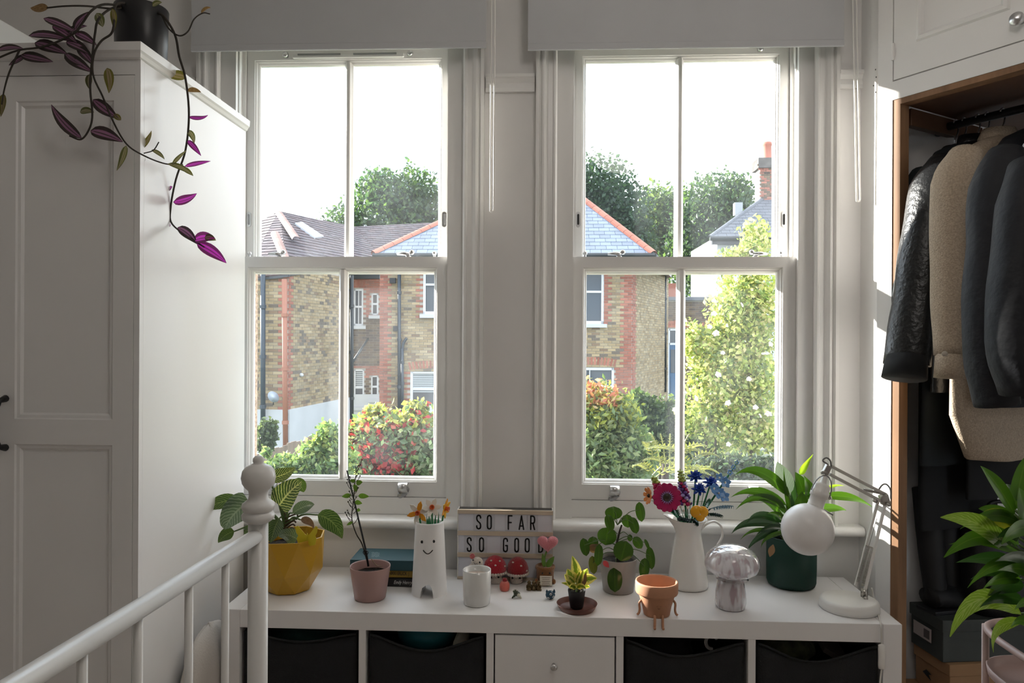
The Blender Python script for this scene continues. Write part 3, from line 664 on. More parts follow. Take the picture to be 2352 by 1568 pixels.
def roof(parent, pts, gauge, width, mat, name, single=None, seed=1, lift=.02, cols=None):
    """rows of tiles clipped to a sloping polygon; single = name for one object per tile, else one joined part"""
    pts = [Vector(p) for p in pts]; n = (pts[1]-pts[0]).cross(pts[2]-pts[0]).normalized()
    if n.z < 0: n = -n
    ex = V(0,0,1).cross(n).normalized(); ey = n.cross(ex).normalized(); O = pts[0]
    P2 = [((p-O).dot(ex), (p-O).dot(ey)) for p in pts]
    ar = sum(P2[i][0]*P2[(i+1) % len(P2)][1]-P2[(i+1) % len(P2)][0]*P2[i][1] for i in range(len(P2)))
    if ar < 0: P2 = P2[::-1]
    base = MB(); base.add([O+ex*p[0]+ey*p[1]-n*.02 for p in P2]+[O+ex*p[0]+ey*p[1]-n*.08 for p in P2], [tuple(range(len(P2))), tuple(range(2*len(P2)-1, len(P2)-1, -1))]+[(i, (i+1) % len(P2), (i+1) % len(P2)+len(P2), i+len(P2)) for i in range(len(P2))])
    bo = base.obj('roof_deck', SLATE2, parent)
    rnd = random.Random(seed); mb = MB(); mb.col = []
    y0, y1 = min(p[1] for p in P2), max(p[1] for p in P2); x0, x1 = min(p[0] for p in P2), max(p[0] for p in P2)
    r = 0; y = y0
    while y < y1:
        x = x0-(r % 2)*width/2
        while x < x1:
            q = [(x+.004, y), (x+width-.004, y), (x+width-.004, y+gauge+.02), (x+.004, y+gauge+.02)]
            for i in range(len(P2)):
                a, b = P2[i], P2[(i+1) % len(P2)]; nn = (b[1]-a[1], -(b[0]-a[0])); q = clip(q, nn, nn[0]*a[0]+nn[1]*a[1])
                if len(q) < 3: break
            if len(q) >= 3:
                dz = rnd.uniform(0, .004)
                W3 = [O+ex*p[0]+ey*p[1]+n*(lift*(1-(p[1]-y)/(gauge+.02))+dz) for p in q]; W0 = [O+ex*p[0]+ey*p[1]-n*.018 for p in q]; k = len(q)
                F = [tuple(range(k))]+[(i, i+k, (i+1) % k+k, (i+1) % k) for i in range(k)]
                if single and in_glass(W3[0]):
                    m = MB(); m.add(W3+W0, F); m.obj(single, mat, parent)
                else:
                    mb.add(W3+W0, F); c = rnd.choice(cols) if cols else (.125, .075, .068); mb.col += [c]*(2*k)
            x += width
        y += gauge; r += 1
    if mb.v:
        o = mb.obj(name, mat, parent)
        o['kind'] = 'stuff'
    return n
def ridge(parent, a, b, r=.11, step=.33, mat=None):
    a, b = Vector(a), Vector(b); t = (b-a); L = t.length; t.normalize(); n = int(L/step); up = V(0,0,1)-t*t.z; up.normalize(); sd = t.cross(up)
    m = MB(); R = [[V(0, r*1.1*math.cos(q), r*math.sin(q)) + V(x, 0, -.03) for q in [i*PI/6 for i in range(7)]] for x in (0, step*.97)]; m.grid(R)
    src = m.obj('ridge_tile', mat or REDT, None, thick=.02); me = src.data; bpy.data.objects.remove(src)
    for k in range(n):
        Mx = Matrix((t, sd, up)).transposed().to_4x4(); Mx.translation = a+t*step*k
        o = bpy.data.objects.new('ridge_tile', me); COL.objects.link(o); adopt(o, parent); o.matrix_basis = Mx

# --- house with the slate hip roof, straight ahead
hb = thing('brick_house', 'yellow brick house with slate hipped roof and red hip tiles', 'house', (-1.2, 22, GZ))
b1, b2, b3 = plan(872, 20.5), plan(1452, 20.8), plan(1534, 25.5)
LB = (b2-b1).length
def sB(u): return (plan(u, 20.6).x-b1.x)
EZ = 3.45
def zB(v, u=1000, Y=20.6): return at(u, v, Y).z
wins = [(sB(972), sB(1066), zB(722), zB(590)), (sB(944), sB(1052), zB(938), zB(852)), (sB(1296), sB(1388), zB(742), zB(600)), (sB(1300), sB(1413), zB(930), zB(842))]
redz = [(0, .24, GZ, EZ), (LB-.24, LB, GZ, EZ), (sB(960), sB(972), zB(735), EZ), (sB(1388), sB(1400), zB(745), EZ), (0, LB, EZ-.3, EZ)]
redz += [(sB(930), sB(944), GZ, zB(850)), (sB(1413), sB(1428), GZ, zB(842))]
ex, en = brickwall(hb, b1, b2, GZ, EZ, wins, redz, STOCK, 11, loose=300)
for i, w_ in enumerate(wins): hwin(hb, b1, ex, en, *w_, bars=1 if i in (1, 3) else 0, arch=i in (1, 3), blind=(i == 1))
brickwall(hb, b2, b3, GZ, EZ-.05, [], [(0, .35, GZ, EZ)], STOCK[:6], 12)
e1, e2, e3 = at(857, 578, 20.2), at(1502, 588, 20.2), at(1538, 614, 25.4)
e1.z = e2.z = e3.z = EZ+.06
ap = at(1259, 395, 24.2)
roof(hb, [e1, e2, ap], .20, .30, SLATE, 'slate_roof', single='slate', seed=3, lift=.012)
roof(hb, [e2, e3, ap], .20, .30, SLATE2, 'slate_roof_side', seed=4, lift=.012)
ridge(hb, e2, ap); ridge(hb, e1, ap)
for a, b in ((e1, e2), (e2, e3)):
    d = (b-a).normalized(); MB().tube([a+V(0,-.05,-.06), b+V(0.02,-.05,-.06)], .07, 8).obj('gutter', BLACKP, hb)
    MB().bar(a+V(0,.05,-.16), b+V(0,.05,-.16), .16, .16).obj('fascia', BLACKP, hb)
def pipe(par, u, v0, v1, Y, r, mat, u1=None, name='downpipe'):
    a, b = at(u, v0, Y), at(u1 or u, v1, Y); o = MB().tube([a, b], r, 8).obj(name, mat, par, smooth=True)
    for k in (.2, .5, .8):
        q = a.lerp(b, k); MB().tube([q+V(0,0,.04), q-V(0,0,.04)], r*1.3, 8).obj('pipe_collar', mat, o)
    return o
pipe(hb, 917, 600, 960, 20.35, .05, PIPEB); pipe(hb, 924, 800, 960, 20.35, .045, PIPEB)
MB().tube(spline([at(924, 810, 20.35), at(926, 790, 20.35), at(934, 776, 20.35)], 4), .04, 8).obj('waste_pipe', PIPEB, hb, smooth=True)
for u, v in ((902, 644), (910, 754)): 
    p = at(u, v, 20.42); MB().box(p.x-.08, p.x+.08, 20.38, 20.5, p.z-.07, p.z+.07).obj('air_vent', M('dark_vent', (.03,.03,.035), .7), hb)
# --- house on the left with the tiled roof
ha = thing('tiled_house', 'brick house with brown tiled roof and white painted base', 'house', (-7, 19, GZ))
a1, a2, a3 = plan(520, 17), plan(662, 17), plan(808, 20.8)
AZ = 2.80
brickwall(ha, a1, a2, GZ, AZ, [], [((a2-a1).length-.22, (a2-a1).length, -.55, AZ)], STOCK, 21, loose=120)
exa, ena = brickwall(ha, a2, a3, GZ, AZ+.1, [], [(0, .22, -.55, AZ+.1)], STOCK, 22, loose=180)
for p, q in ((a1, a2), (a2, a3)):
    e = (q-p).normalized(); n_ = V(e.y, -e.x, 0); n_ = n_ if n_.dot(-p) > 0 else -n_
    MB().obox((p+q)/2+n_*.02+V(0,0,(GZ-.52)/2), (q-p)/2, n_*.03, V(0,0,(-.52-GZ)/2)).obj('painted_base', WHITEW, ha)
K, R1, BR_, BL_ = at(640, 486, 22.5), at(815, 521, 27), at(880, 596, 24), at(664, 628, 16.8)
TC = [(.085,.060,.066), (.095,.066,.070), (.075,.055,.064), (.090,.072,.078)]
roof(ha, [K, R1, BR_], .22, .28, TILER, 'roof_tiles', seed=6, cols=TC); nA = roof(ha, [K, BR_, BL_], .22, .28, TILER, 'roof_tiles', seed=7, cols=TC)
roof(ha, [K, BL_, at(560, 640, 17)], .22, .28, TILER, 'roof_tiles', seed=8, cols=TC); roof(ha, [K, at(560, 640, 17), at(540, 540, 22)], .22, .28, TILER, 'roof_tiles', seed=9, cols=TC)
roof(ha, [R1, at(1040, 509, 30), at(1040, 600, 26), BR_], .22, .28, TILER, 'roof_tiles', seed=10, cols=TC)
PINKT = M('pale_hip_tile', (.26, .15, .125), .8, rand=.15)
ridge(ha, at(681, 548, 19.5), at(639, 486, 22.4), .10, .33, PINKT); ridge(ha, at(657, 596, 17.2), at(630, 532, 19.2), .10, .33, PINKT)
def onplane(u, v, P, n):
    d = ray(u, v); o = V(0,0,CAMZ); return o+d*((P-o).dot(n)/d.dot(n))
SK = [onplane(u, v, BL_, nA)+nA*.06 for u, v in ((676, 516), (692, 513), (742, 546), (722, 549))]
m = MB(); m.add(SK+[p-nA*.1 for p in SK], [(0,1,2,3),(7,6,5,4),(0,4,5,1),(1,5,6,2),(2,6,7,3),(3,7,4,0)]); sk = m.obj('skylight', M('skylight_frame', (.42, .44, .48), .4), ha)
cen = sum(SK, V(0,0,0))/4; S2 = [cen+(p-cen)*.72+nA*.012 for p in SK]; m = MB(); m.add(S2+[p-nA*.01 for p in S2], [(0,1,2,3),(7,6,5,4),(0,4,5,1),(1,5,6,2),(2,6,7,3),(3,7,4,0)]); m.obj('pane', M('skylight_glass', (.35, .40, .45), .1), sk)
# set-back wall between the two houses
s1_, s2_ = plan(806, 22.4), plan(876, 22.6); LS = (s2_-s1_).length
def sS(u): return plan(u, 22.5).x-s1_.x
def zS(v): return at(840, v, 22.5).z
wS = [(sS(814), sS(835), zS(748), zS(664)), (sS(853), sS(869), zS(724), zS(673)), (sS(815), sS(838), zS(934), zS(848)), (sS(853), sS(870), zS(916), zS(862))]
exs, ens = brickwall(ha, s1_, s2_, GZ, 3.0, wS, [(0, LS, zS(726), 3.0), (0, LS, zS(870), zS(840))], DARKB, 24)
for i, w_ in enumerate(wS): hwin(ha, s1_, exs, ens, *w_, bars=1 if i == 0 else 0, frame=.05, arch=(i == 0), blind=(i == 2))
MB().box(s1_.x-.1, s2_.x+.05, 22.1, 22.4, 2.96, 3.1).obj('gutter', BLACKP, ha)
MB().obox((s1_+s2_)/2+ens*.02+V(0,0,(GZ+zS(905))/2), (s2_-s1_)/2, ens*.03, V(0,0,(zS(905)-GZ)/2)).obj('painted_base', WHITEW, ha)
pipe(ha, 808, 632, 985, 20.6, .055, BLACKP); pipe(ha, 604, 628, 1010, 16.8, .06, PIPEB)
MB().tube([at(808, 835, 20.6), at(845, 778, 22.3)], .035, 8).obj('waste_pipe', BLACKP, ha, smooth=True)
rp = pipe(ha, 653, 641, 1052, 16.7, .062, M('rust_red_pipe', (.25, .105, .07), .6), 656)
p = at(627, 912, 16.6); ds = MB().lathe([(0, 0), (.05, .006), (.09, .022), (.112, .042)], p, 18, 1, 1.25, axis=(.5, -.8, .3)); ds.obj('satellite_dish', M('dish_grey', (.28, .31, .36), .5), ha, smooth=True, thick=.006)
MB().tube([p, p+V(-.1, .3, -.2)], .012, 6).obj('dish_arm', BLACKP, ha)
p = at(692, 861, 17.6); MB().sphere(p, .06, 10, 8, (1, 1, .8)).obj('wall_lamp', WHITEW, ha, smooth=True)
# --- white rendered house at the right with a chimney
hc = thing('white_house', 'white rendered house with slate roof and tall brick chimney', 'house', (9, 30, GZ))
c1, c2 = plan(1646, 28), plan(1900, 28)
MB().box(c1.x, c2.x, 28, 33, GZ, 5.05).obj('wall', WHITEW, hc)
r1, r2, r3 = at(1630, 543, 27.6), at(1930, 543, 27.6), at(1812, 412, 31); r2.z = r1.z
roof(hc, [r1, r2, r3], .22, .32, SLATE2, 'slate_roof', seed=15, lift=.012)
ridge(hc, r1, r3, .08, .4, SLATE2)
MB().tube([r1+V(0,-.05,-.08), r2+V(0,-.05,-.08)], .09, 8).obj('gutter', BLACKP, hc); MB().bar(r1+V(.1,.1,-.2), r2+V(0,.1,-.2), .2, .18).obj('fascia', BLACKP, hc)
cp = at(1760, 455, 30); zc0, zc1 = at(1760, 470, 30).z, at(1760, 385, 30).z
ch = MB(); ch.box(cp.x-.34, cp.x+.5, 29.7, 30.4, zc0-1, zc1).obj('chimney_core', MORTAR, hc)
rnd = random.Random(4)
z = zc0-.9; r = 0
while z < zc1+.28:
    g = .0 if z < zc1-.25 else (.06 if z < zc1-.1 else (.12 if z < zc1+.1 else .05)); s = -.40-g+(r % 2)*.11
    while s < .56+g:
        a, b = max(s, -.36-g), min(s+.215, .52+g); s += .225
        if b-a > .04: put_brick(hc, rnd.choice(REDB+DARKB), round(b-a, 2), Matrix.Translation((cp.x+(a+b)/2, 29.68-g, z)))
    z += .075; r += 1
MB().box(cp.x-.44, cp.x+.6, 29.55, 30.5, zc1-.1, zc1+.3).obj('chimney_cap', M('chimney_stone', (.10, .09, .085), .9, var=.3, vscale=4), hc)
MB().lathe([(.19, -.1), (.2, 0), (.17, .05), (.16, .55), (.19, .6), (.19, .68), (.15, .72)], (cp.x+.03, 30, zc1+.3), 16).obj('chimney_pot', REDT, hc, smooth=True)
bv = at(1697, 487, 29); MB().box(bv.x-.15, bv.x+.15, 29, 29.3, bv.z-.1, bv.z+.38).obj('roof_vent', M('grey_vent', (.25, .26, .28), .5), hc)
# --- low dark brick wing with a blue door
hd = thing('brick_wing', 'low dark brick wing with a tall blue door and flat parapet', 'house', (5.4, 26.5, GZ))
d1, d2 = plan(1530, 26), plan(1650, 26); zt = at(1580, 690, 26).z
def sD(u): return plan(u, 26).x-d1.x
def zD(v): return at(1560, v, 26).z
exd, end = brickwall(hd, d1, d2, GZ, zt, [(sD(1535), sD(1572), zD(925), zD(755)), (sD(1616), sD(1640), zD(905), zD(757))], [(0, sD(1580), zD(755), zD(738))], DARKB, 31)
MB().box(d1.x-.05, d2.x, 25.85, 26.2, zt, zt+.12).obj('coping', SLATE2, hd)
BLUE = M('blue_door_paint', (.045, .10, .19), .45, var=.08)
dr = MB().box(d1.x+sD(1537), d1.x+sD(1572), 26.02, 26.08, zD(925), zD(792)).obj('door', BLUE, hd)
for a, b in ((.12, .45), (.52, .92)):
    za, zb = zD(925)+(zD(792)-zD(925))*a, zD(925)+(zD(792)-zD(925))*b; MB().box(d1.x+sD(1541), d1.x+sD(1568), 26.0, 26.03, za, zb).obj('door_panel', BLUE if a < .3 else WPANE, dr)
hwin(hd, d1, exd, end, sD(1535), sD(1572), zD(792), zD(755), kind='light', bars=0, frame=.06, arch=True, sill=False)
hwin(hd, d1, exd, end, sD(1616), sD(1640), zD(905), zD(757), kind='sash', bars=0, frame=.06, arch=True)
MB().bar((d1.x+sD(1535), 25.98, zD(925)), (d1.x+sD(1535), 25.98, zD(755)), .06, .06).obj('door_post', WFRAME, hd)
pipe(hd, 1527, 632, 900, 25.0, .06, BLACKP)
hw = at(1541, 660, 27); MB().box(hw.x-.25, hw.x+.3, 27, 28, zt, 3.2).obj('upper_wall', brick_mat(REDB[2]), hd)
# ------------------------------------------------------------------ leaves, bushes, trees
BARK = M('bark', (.05, .038, .028), .9, var=.3, vscale=8)
TREEL = LEAF('tree_leaf', (.06,.09,.02), trans=.45, rough=.5, rand=0, attr=True, tcol=(1.9, 2.0, 1.0))
def foliage(parent, blobs, Y, n, size, pal, seed, name='foliage', depth=1.0, mat=None, droop=.2, long=1.0):
    """blobs in photo pixels (u, v, ru, rv) around depth Y; every leaf a folded four-point blade"""
    rnd = random.Random(seed); mb = MB(); mb.col = []
    A_ = [b[2]*b[3] for b in blobs]; T = sum(A_)
    for bl, a in zip(blobs, A_):
        yb = bl[4] if len(bl) > 4 else Y
        c = at(bl[0], bl[1], yb); sx, sz = bl[2]*yb/FPX, bl[3]*yb/FPX; sy = min(sx, sz)*depth
        for _ in range(int(n*a/T)):
            while True:
                p = V(rnd.gauss(0, 1), rnd.gauss(0, 1), rnd.gauss(0, 1))
                if p.length > .01: break
            p.normalize(); k = rnd.random()**.45*(1+.10*rnd.gauss(0, 1)+.16*math.sin(9*p.x+seed)*math.sin(8*p.z+3)*math.sin(7*p.y))
            p = V(p.x*sx*k, p.y*sy*k, p.z*sz*k)+c
            d = V(rnd.gauss(0, 1), rnd.gauss(0, 1), rnd.gauss(0, 1)-droop).normalized(); s = size*rnd.uniform(.6, 1.35)
            e = d.cross(V(rnd.gauss(0, 1), rnd.gauss(0, 1), rnd.gauss(0, 1))).normalized(); up = d.cross(e)
            o = mb.add([p-d*s*.5*long, p+e*s*.32+up*s*.1, p+d*s*.5*long, p-e*s*.32+up*s*.1], [(0, 1, 2), (0, 2, 3)])
            col = pal(rnd, p, (bl[0]+(p-c).x*FPX/yb, bl[1]-(p-c).z*FPX/yb)); mb.col += [col]*4
    me = bpy.data.meshes.new(name); me.from_pydata(mb.v, [], mb.f)
    At = me.color_attributes.new('tint', 'FLOAT_COLOR', 'POINT'); At.data.foreach_set('color', [q for c in mb.col for q in (*c, 1)])
    me.materials.append(mat or TREEL); o = bpy.data.objects.new(name, me); COL.objects.link(o); adopt(o, parent); o['kind'] = 'stuff'
    return o
def mixpal(*cs):
    def f(r, p, uv):
        c = r.choice(cs); k = r.uniform(.7, 1.3); return tuple(q*k for q in c)
    return f
def plant_stems(parent, pts, Y, zb, seed, n=5, r=.02):
    rnd = random.Random(seed)
    for k in range(n):
        u, v = rnd.choice(pts)[:2]; t = at(u+rnd.uniform(-20, 20), v, Y); b = V(t.x+rnd.uniform(-.2, .2), Y+rnd.uniform(-.1, .1), zb)
        MB().tube(bez(b, (b+t)/2+V(rnd.uniform(-.2, .2), 0, 0), t, 5), [r*1.4, r*1.3, r*1.1, r, r*.7, r*.4], 6).obj('stem', BARK, parent, smooth=True)
G1, G2, G3, G4 = (.045,.080,.038), (.065,.105,.035), (.032,.062,.036), (.10,.135,.04)
def tree(lab, blobs, Y, n, size, pal, seed, trunk_u):
    t = thing('garden_tree', lab, 'tree', (plan(trunk_u, Y).x, Y, GZ), 'leafy trees behind the houses')
    foliage(t, blobs, Y, n, size, pal, seed, 'crown', .9)
    b = plan(trunk_u, Y); MB().tube([V(b.x, Y, GZ), V(b.x+.2, Y, 1), V(b.x, Y, at(trunk_u, blobs[0][1], Y).z)], [.5, .4, .12], 8).obj('trunk', BARK, t, smooth=True)
tree('broad green tree rising behind the brown tiled roof', [(905, 500, 110, 105), (800, 520, 60, 60), (950, 460, 70, 80), (870, 440, 55, 55), (1030, 510, 80, 90)], 46, 11000, .30, mixpal(G1, G2, G3), 41, 900)
tree('tall dark tree above the red hip tiles of the slate roof', [(1375, 455, 90, 100), (1425, 500, 75, 90), (1300, 450, 90, 100), (1440, 560, 70, 60)], 42, 11000, .27, mixpal(G3, (.035,.062,.04), (.028,.055,.036)), 42, 1380)
tree('yellowish green tree in the gap behind the glazing bar', [(1510, 500, 55, 80), (1525, 570, 60, 70), (1560, 500, 40, 70)], 47, 7000, .29, mixpal(G1, G2, G4), 43, 1520)
tree('rounded green tree between the slate roof and white house', [(1640, 490, 90, 95), (1590, 560, 60, 90), (1690, 470, 50, 70), (1600, 640, 60, 60), (1700, 540, 40, 60)], 44, 12000, .28, mixpal(G1, G3, G2), 44, 1630)
def bush(lab, name, blobs, Y, n, size, pal, seed, depth=1.0, long=1.0, stems=5):
    b = blobs[0]; t = thing(name, lab, 'shrub', (plan(b[0], Y).x, Y, GZ))
    foliage(t, blobs, Y, n, size, pal, seed, 'foliage', depth, long=long); plant_stems(t, blobs, Y, GZ, seed, stems)
    return t
def creeper_pal(r, p, uv):
    u, v = uv
    red = 1.25*math.exp(-((u-885)/55)**2-((v-1055)/38)**2)+.5*math.exp(-((u-815)/40)**2-((v-1010)/40)**2)+.45*math.exp(-((u-920)/60)**2-((v-980)/22)**2)+.06
    if r.random() < red*.62: c = r.choice([(.34,.02,.03), (.40,.035,.045), (.24,.02,.025), (.42,.10,.08)])
    elif v < 975 and r.random() < .6: c = r.choice([(.30,.30,.07), (.24,.26,.06), (.36,.33,.12)])
    else: c = r.choice([(.15,.20,.11), (.20,.26,.15), (.09,.14,.07), (.22,.25,.16)])
    k = r.uniform(.7, 1.25); return tuple(q*k for q in c)
bush('dense hedge with crimson creeper leaves and yellow green tips', 'creeper_hedge', [(890, 1020, 110, 85), (950, 1000, 70, 70), (840, 1010, 55, 60), (1000, 1030, 80, 80), (900, 1110, 120, 60), (960, 935, 30, 22), (860, 950, 30, 22)], 9, 9500, .085, creeper_pal, 51)
bush('green climbing shrub in front of the white painted house base', 'leafy_shrub', [(690, 1082, 100, 42), (752, 1015, 34, 50), (640, 1092, 60, 34), (770, 1060, 50, 60), (730, 1040, 45, 40), (620, 1105, 60, 36), (612, 1040, 12, 14)], 8, 6500, .075, mixpal((.13,.19,.09), (.18,.24,.11), (.08,.13,.06), (.26,.29,.11)), 52)
bush('small grey green shrub at the foot of the pebbledash wall', 'grey_shrub', [(615, 990, 25, 28), (610, 1020, 22, 20)], 11, 1300, .08, mixpal((.08,.10,.06), (.06,.08,.05)), 53, stems=2)
def shrub_pal(r, p, uv):
    u, v = uv
    if v < 930 and u < 1420 and r.random() < .6: c = r.choice([(.40,.13,.08), (.44,.20,.12), (.38,.27,.14)])
    elif v < 980 and r.random() < .5: c = r.choice([(.28,.28,.06), (.24,.26,.06)])
    else: c = r.choice([(.15,.20,.10), (.11,.16,.08), (.20,.23,.11)])
    k = r.uniform(.7, 1.3); return tuple(q*k for q in c)
bush('loose shrub with orange red tips below the house window', 'red_tipped_shrub', [(1385, 945, 60, 70), (1430, 960, 45, 60), (1350, 1000, 70, 80), (1390, 1060, 100, 70), (1340, 930, 50, 60), (1460, 1040, 50, 60)], 8.5, 8500, .062, shrub_pal, 54, long=1.4)
bush('dark green shrubbery in the middle of the garden', 'dark_shrub', [(1510, 955, 70, 45), (1470, 925, 30, 30), (1560, 960, 50, 45), (1530, 1010, 80, 40), (1600, 1050, 90, 50)], 11, 6000, .085, mixpal((.055,.085,.035), (.045,.07,.03), (.09,.12,.05)), 55)
bush('low bluish shrub under the climbing rose', 'low_shrub', [(1690, 1075, 90, 35), (1600, 1090, 70, 30), (1760, 1080, 50, 40)], 7, 2600, .06, mixpal((.05,.08,.05), (.04,.06,.05), (.09,.11,.07)), 56)
def rose_pal(r, p, uv):
    c = r.choice([(.40,.42,.16), (.34,.38,.14), (.25,.31,.11), (.46,.45,.24), (.13,.18,.07), (.44,.38,.22)]); k = r.uniform(.7, 1.25); return tuple(q*k for q in c)
RB = [(1735, 560, 40, 60), (1700, 590, 55, 25), (1720, 650, 70, 70), (1680, 720, 60, 60), (1745, 740, 60, 80), (1640, 790, 55, 45), (1700, 820, 80, 70), (1610, 850, 40, 40), (1660, 900, 85, 60), (1740, 900, 60, 80), (1620, 960, 60, 50), (1700, 990, 90, 60), (1760, 1010, 50, 70), (1590, 780, 25, 50)]
rose = bush('tall climbing rose with pale blooms and yellow green leaves', 'climbing_rose', RB, 8, 16000, .058, rose_pal, 57, .9)
ROSEP = M('pale_rose', (.62, .52, .48), .7)
m = MB(); rnd = random.Random(9)
for k in range(14):
    a = k*2.4; rr = .005+.0018*k; m.sphere((rr*math.cos(a), rr*math.sin(a), .004*math.sin(k)), .014, 8, 5, (1, 1, .6))
ro = m.obj('rose_bloom', ROSEP, rose, smooth=True); ros = [(1757, 812), (1652, 663), (1640, 720), (1630, 750), (1720, 870), (1765, 950), (1747, 955), (1672, 925), (1650, 860), (1690, 640), (1720, 610), (1705, 700), (1600, 915), (1673, 1020), (1735, 935), (1770, 790), (1645, 765), (1660, 810), (1640, 690), (1550, 940)]
ro.matrix_basis = Matrix.Translation(at(*ros[0], 7.6)) @ Matrix.Scale(1.1, 4)
for u, v in ros[1:]: share(ro, 'rose_bloom', rose, Matrix.Translation(at(u, v, 7.55+rnd.random()*.2)) @ Matrix.Rotation(rnd.random()*6, 4, 'Z') @ Matrix.Rotation(1.2, 4, 'X') @ Matrix.Scale(rnd.uniform(.6, 1.1), 4))
# spiky fronds of a mahonia in front
mh = thing('mahonia', 'spiky pale fronded shrub below the glazing bar', 'shrub', (plan(1530, 6.5).x, 6.5, GZ))
FRM = LEAF('frond', (.20,.23,.08), (.26,.25,.10), trans=.35, rand=.25)
rnd = random.Random(77)
def frond(base, tip, w, n, par, mat, name='frond', bow=.10, r=.006):
    mb = MB(); P = bez(base, (base+tip)/2+V(0, 0, bow), tip, n); 
    for i in range(1, n+1):
        t = (P[i]-P[i-1]).normalized(); sd = t.cross(V(0, .5, 1)).normalized(); L = w*math.sin(PI*(.15+.8*i/n))
        for s in (-1, 1):
            q = P[i]+(sd*s+t*.55).normalized()*L; nrm = t.cross(sd)
            o = mb.add([P[i], P[i]+(q-P[i])*.5+t*L*.16+nrm*.01, q, P[i]+(q-P[i])*.5-t*L*.16+nrm*.01], [(0,1,2),(0,2,3)])
    mb.tube(P, r, 5); return mb.obj(name, mat, par)
for k in range(16):
    c = at(rnd.uniform(1490, 1610), rnd.uniform(1040, 1100), 6.5+rnd.uniform(-.4, .4)); a = rnd.uniform(-1.3, 1.3); L = rnd.uniform(.25, .42)
    frond(c, c+V(math.sin(a)*L, -.15, math.cos(a)*L*.5-.02), .09, 9, mh, FRM)
for k in range(5):
    c = at(1520+k*9, 1075, 6.4); frond(c, c+V((k-2)*.05, -.02, .30), .03, 10, mh, FRM)
MB().tube([V(mh.location.x, 6.5, GZ), V(mh.location.x, 6.5, .1)], [.05, .03], 8).obj('stem', BARK, mh)
# board fence along the left garden
fe = thing('board_fence', 'weathered board fence beside the white painted house base', 'fence', (plan(690, 12).x, 12, GZ))
FWOOD = M('weathered_board', (.20, .15, .115), .85, var=.25, vscale=3, stretch=(6, 6, .5), rand=.15)
f0, f1 = at(575, 1045, 11.5), at(800, 978, 14); n = 24
m = MB().box(-.055, .055, -.01, .01, 0, 1); src = m.obj('fence_board', FWOOD, fe); 
for k in range(n):
    t = (k+.5)/n; c = f0.lerp(f1, t); e = (f1-f0); e.z = 0; e.normalize(); nn = V(e.y, -e.x, 0)
    Mx = Matrix((e, nn, V(0,0,1))).transposed().to_4x4() @ Matrix.Diagonal((1.05, 1, c.z-GZ+.02*math.sin(k*5), 1)); Mx.translation = V(c.x, c.y, GZ)
    if k == 0: src.matrix_basis = Mx
    else: share(src, 'fence_board', fe, Mx)
for dz in (.25, 1.1): MB().bar(f0+V(0,.04,-dz), f1+V(0,.04,-dz), .04, .08).obj('fence_rail', FWOOD, fe)

# added unseen shrub outside, left of the windows, blocking sun on the lower panes
ws = thing('sun_blocking_shrub', 'added unseen shrub left of the windows, blocking the sun', 'shrub', (-1.85, 3.1, GZ))
def sblob(c, r): u, v = px(c); d = c[1]; return (u, v, r[0]*FPX/d, r[1]*FPX/d, d)
foliage(ws, [sblob((-1.85, 3.1, .68), (.42, .45)), sblob((-1.68, 3.15, .86), (.30, .30)), sblob((-2.0, 3.0, .86), (.35, .30))], 3.1, 6000, .075, mixpal(G1, G3), 58, 'foliage', .8)
MB().tube([V(-1.85, 3.1, GZ), V(-1.8, 3.1, 0), V(-1.85, 3.1, 1)], [.04, .03, .01], 8).obj('stem', BARK, ws, smooth=True)
# ------------------------------------------------------------------ plants: blades and helpers
CAMV = V(0, -1, .35)
def blade(parent, mat, base, tip, width, bow=V(0,0,0), nrm=CAMV, fold=.18, shape='ovate', n=9, name='leaf', cup=0.0, twist=0.0, wave=0.0):
    base, tip = Vector(base), Vector(tip); P = bez(base, (base+tip)/2+Vector(bow), tip, n); mb = MB(); R = []; k = 0
    for i, p in enumerate(P):
        t = i/n; T = (P[min(i+1, n)]-P[max(i-1, 0)]).normalized()
        if shape == 'ovate': w = math.sin(PI*min(1, t**.72*.985+.008))**.85
        elif shape == 'heart': w = (1.06*math.sqrt(max(0, math.sin(PI*min(1, (t*.94+.06)**.62))))*(1-t*.12)) if t < 1 else .02
        elif shape == 'round': w = math.sqrt(max(.002, 1-(2*t-1)**2))
        elif shape == 'lance': w = math.sin(PI*min(1, t**.6*.985+.01))**1.15
        else: w = math.sin(PI*min(1, t*.97+.03))
        sd = T.cross(Vector(nrm)); sd = sd.normalized() if sd.length > 1e-4 else T.orthogonal().normalized()
        nn = sd.cross(T).normalized()
        if twist: a = twist*t; sd, nn = sd*math.cos(a)+nn*math.sin(a), nn*math.cos(a)-sd*math.sin(a)
        row = []
        for v in (-1, -.55, 0, .55, 1):
            row.append(p+sd*(width/2*w*v)+nn*(fold*width/2*w*abs(v)-cup*width*v*v*w+wave*width*math.sin(t*9+v*2)*abs(v)))
            mb.uv[k] = (t, v/2+.5); k += 1
        R.append(row)
    mb.grid(R); return mb.obj(name, mat, parent, smooth=True)
def pblade(parent, mat, b, t, wpx, Y, dY=0.0, **kw):      # the same from photo pixels: base, tip, width
    B, T = at(b[0], b[1], Y), at(t[0], t[1], Y+dY); bw = kw.pop('bowpx', None)
    if bw: s = Y/FPX; kw['bow'] = V(bw[0]*s, bw[2]*s if len(bw) > 2 else 0, -bw[1]*s)
    return blade(parent, mat, B, T, wpx*Y/FPX, **kw)
def stem(parent, pts, r, mat, n=6, name='stem', sides=7):
    P = spline(pts, n); m = len(P); rr = [r[0]+(r[1]-r[0])*i/(m-1) for i in range(m)] if isinstance(r, (tuple, list)) else r
    return MB().tube(P, rr, sides).obj(name, mat, parent, smooth=True)
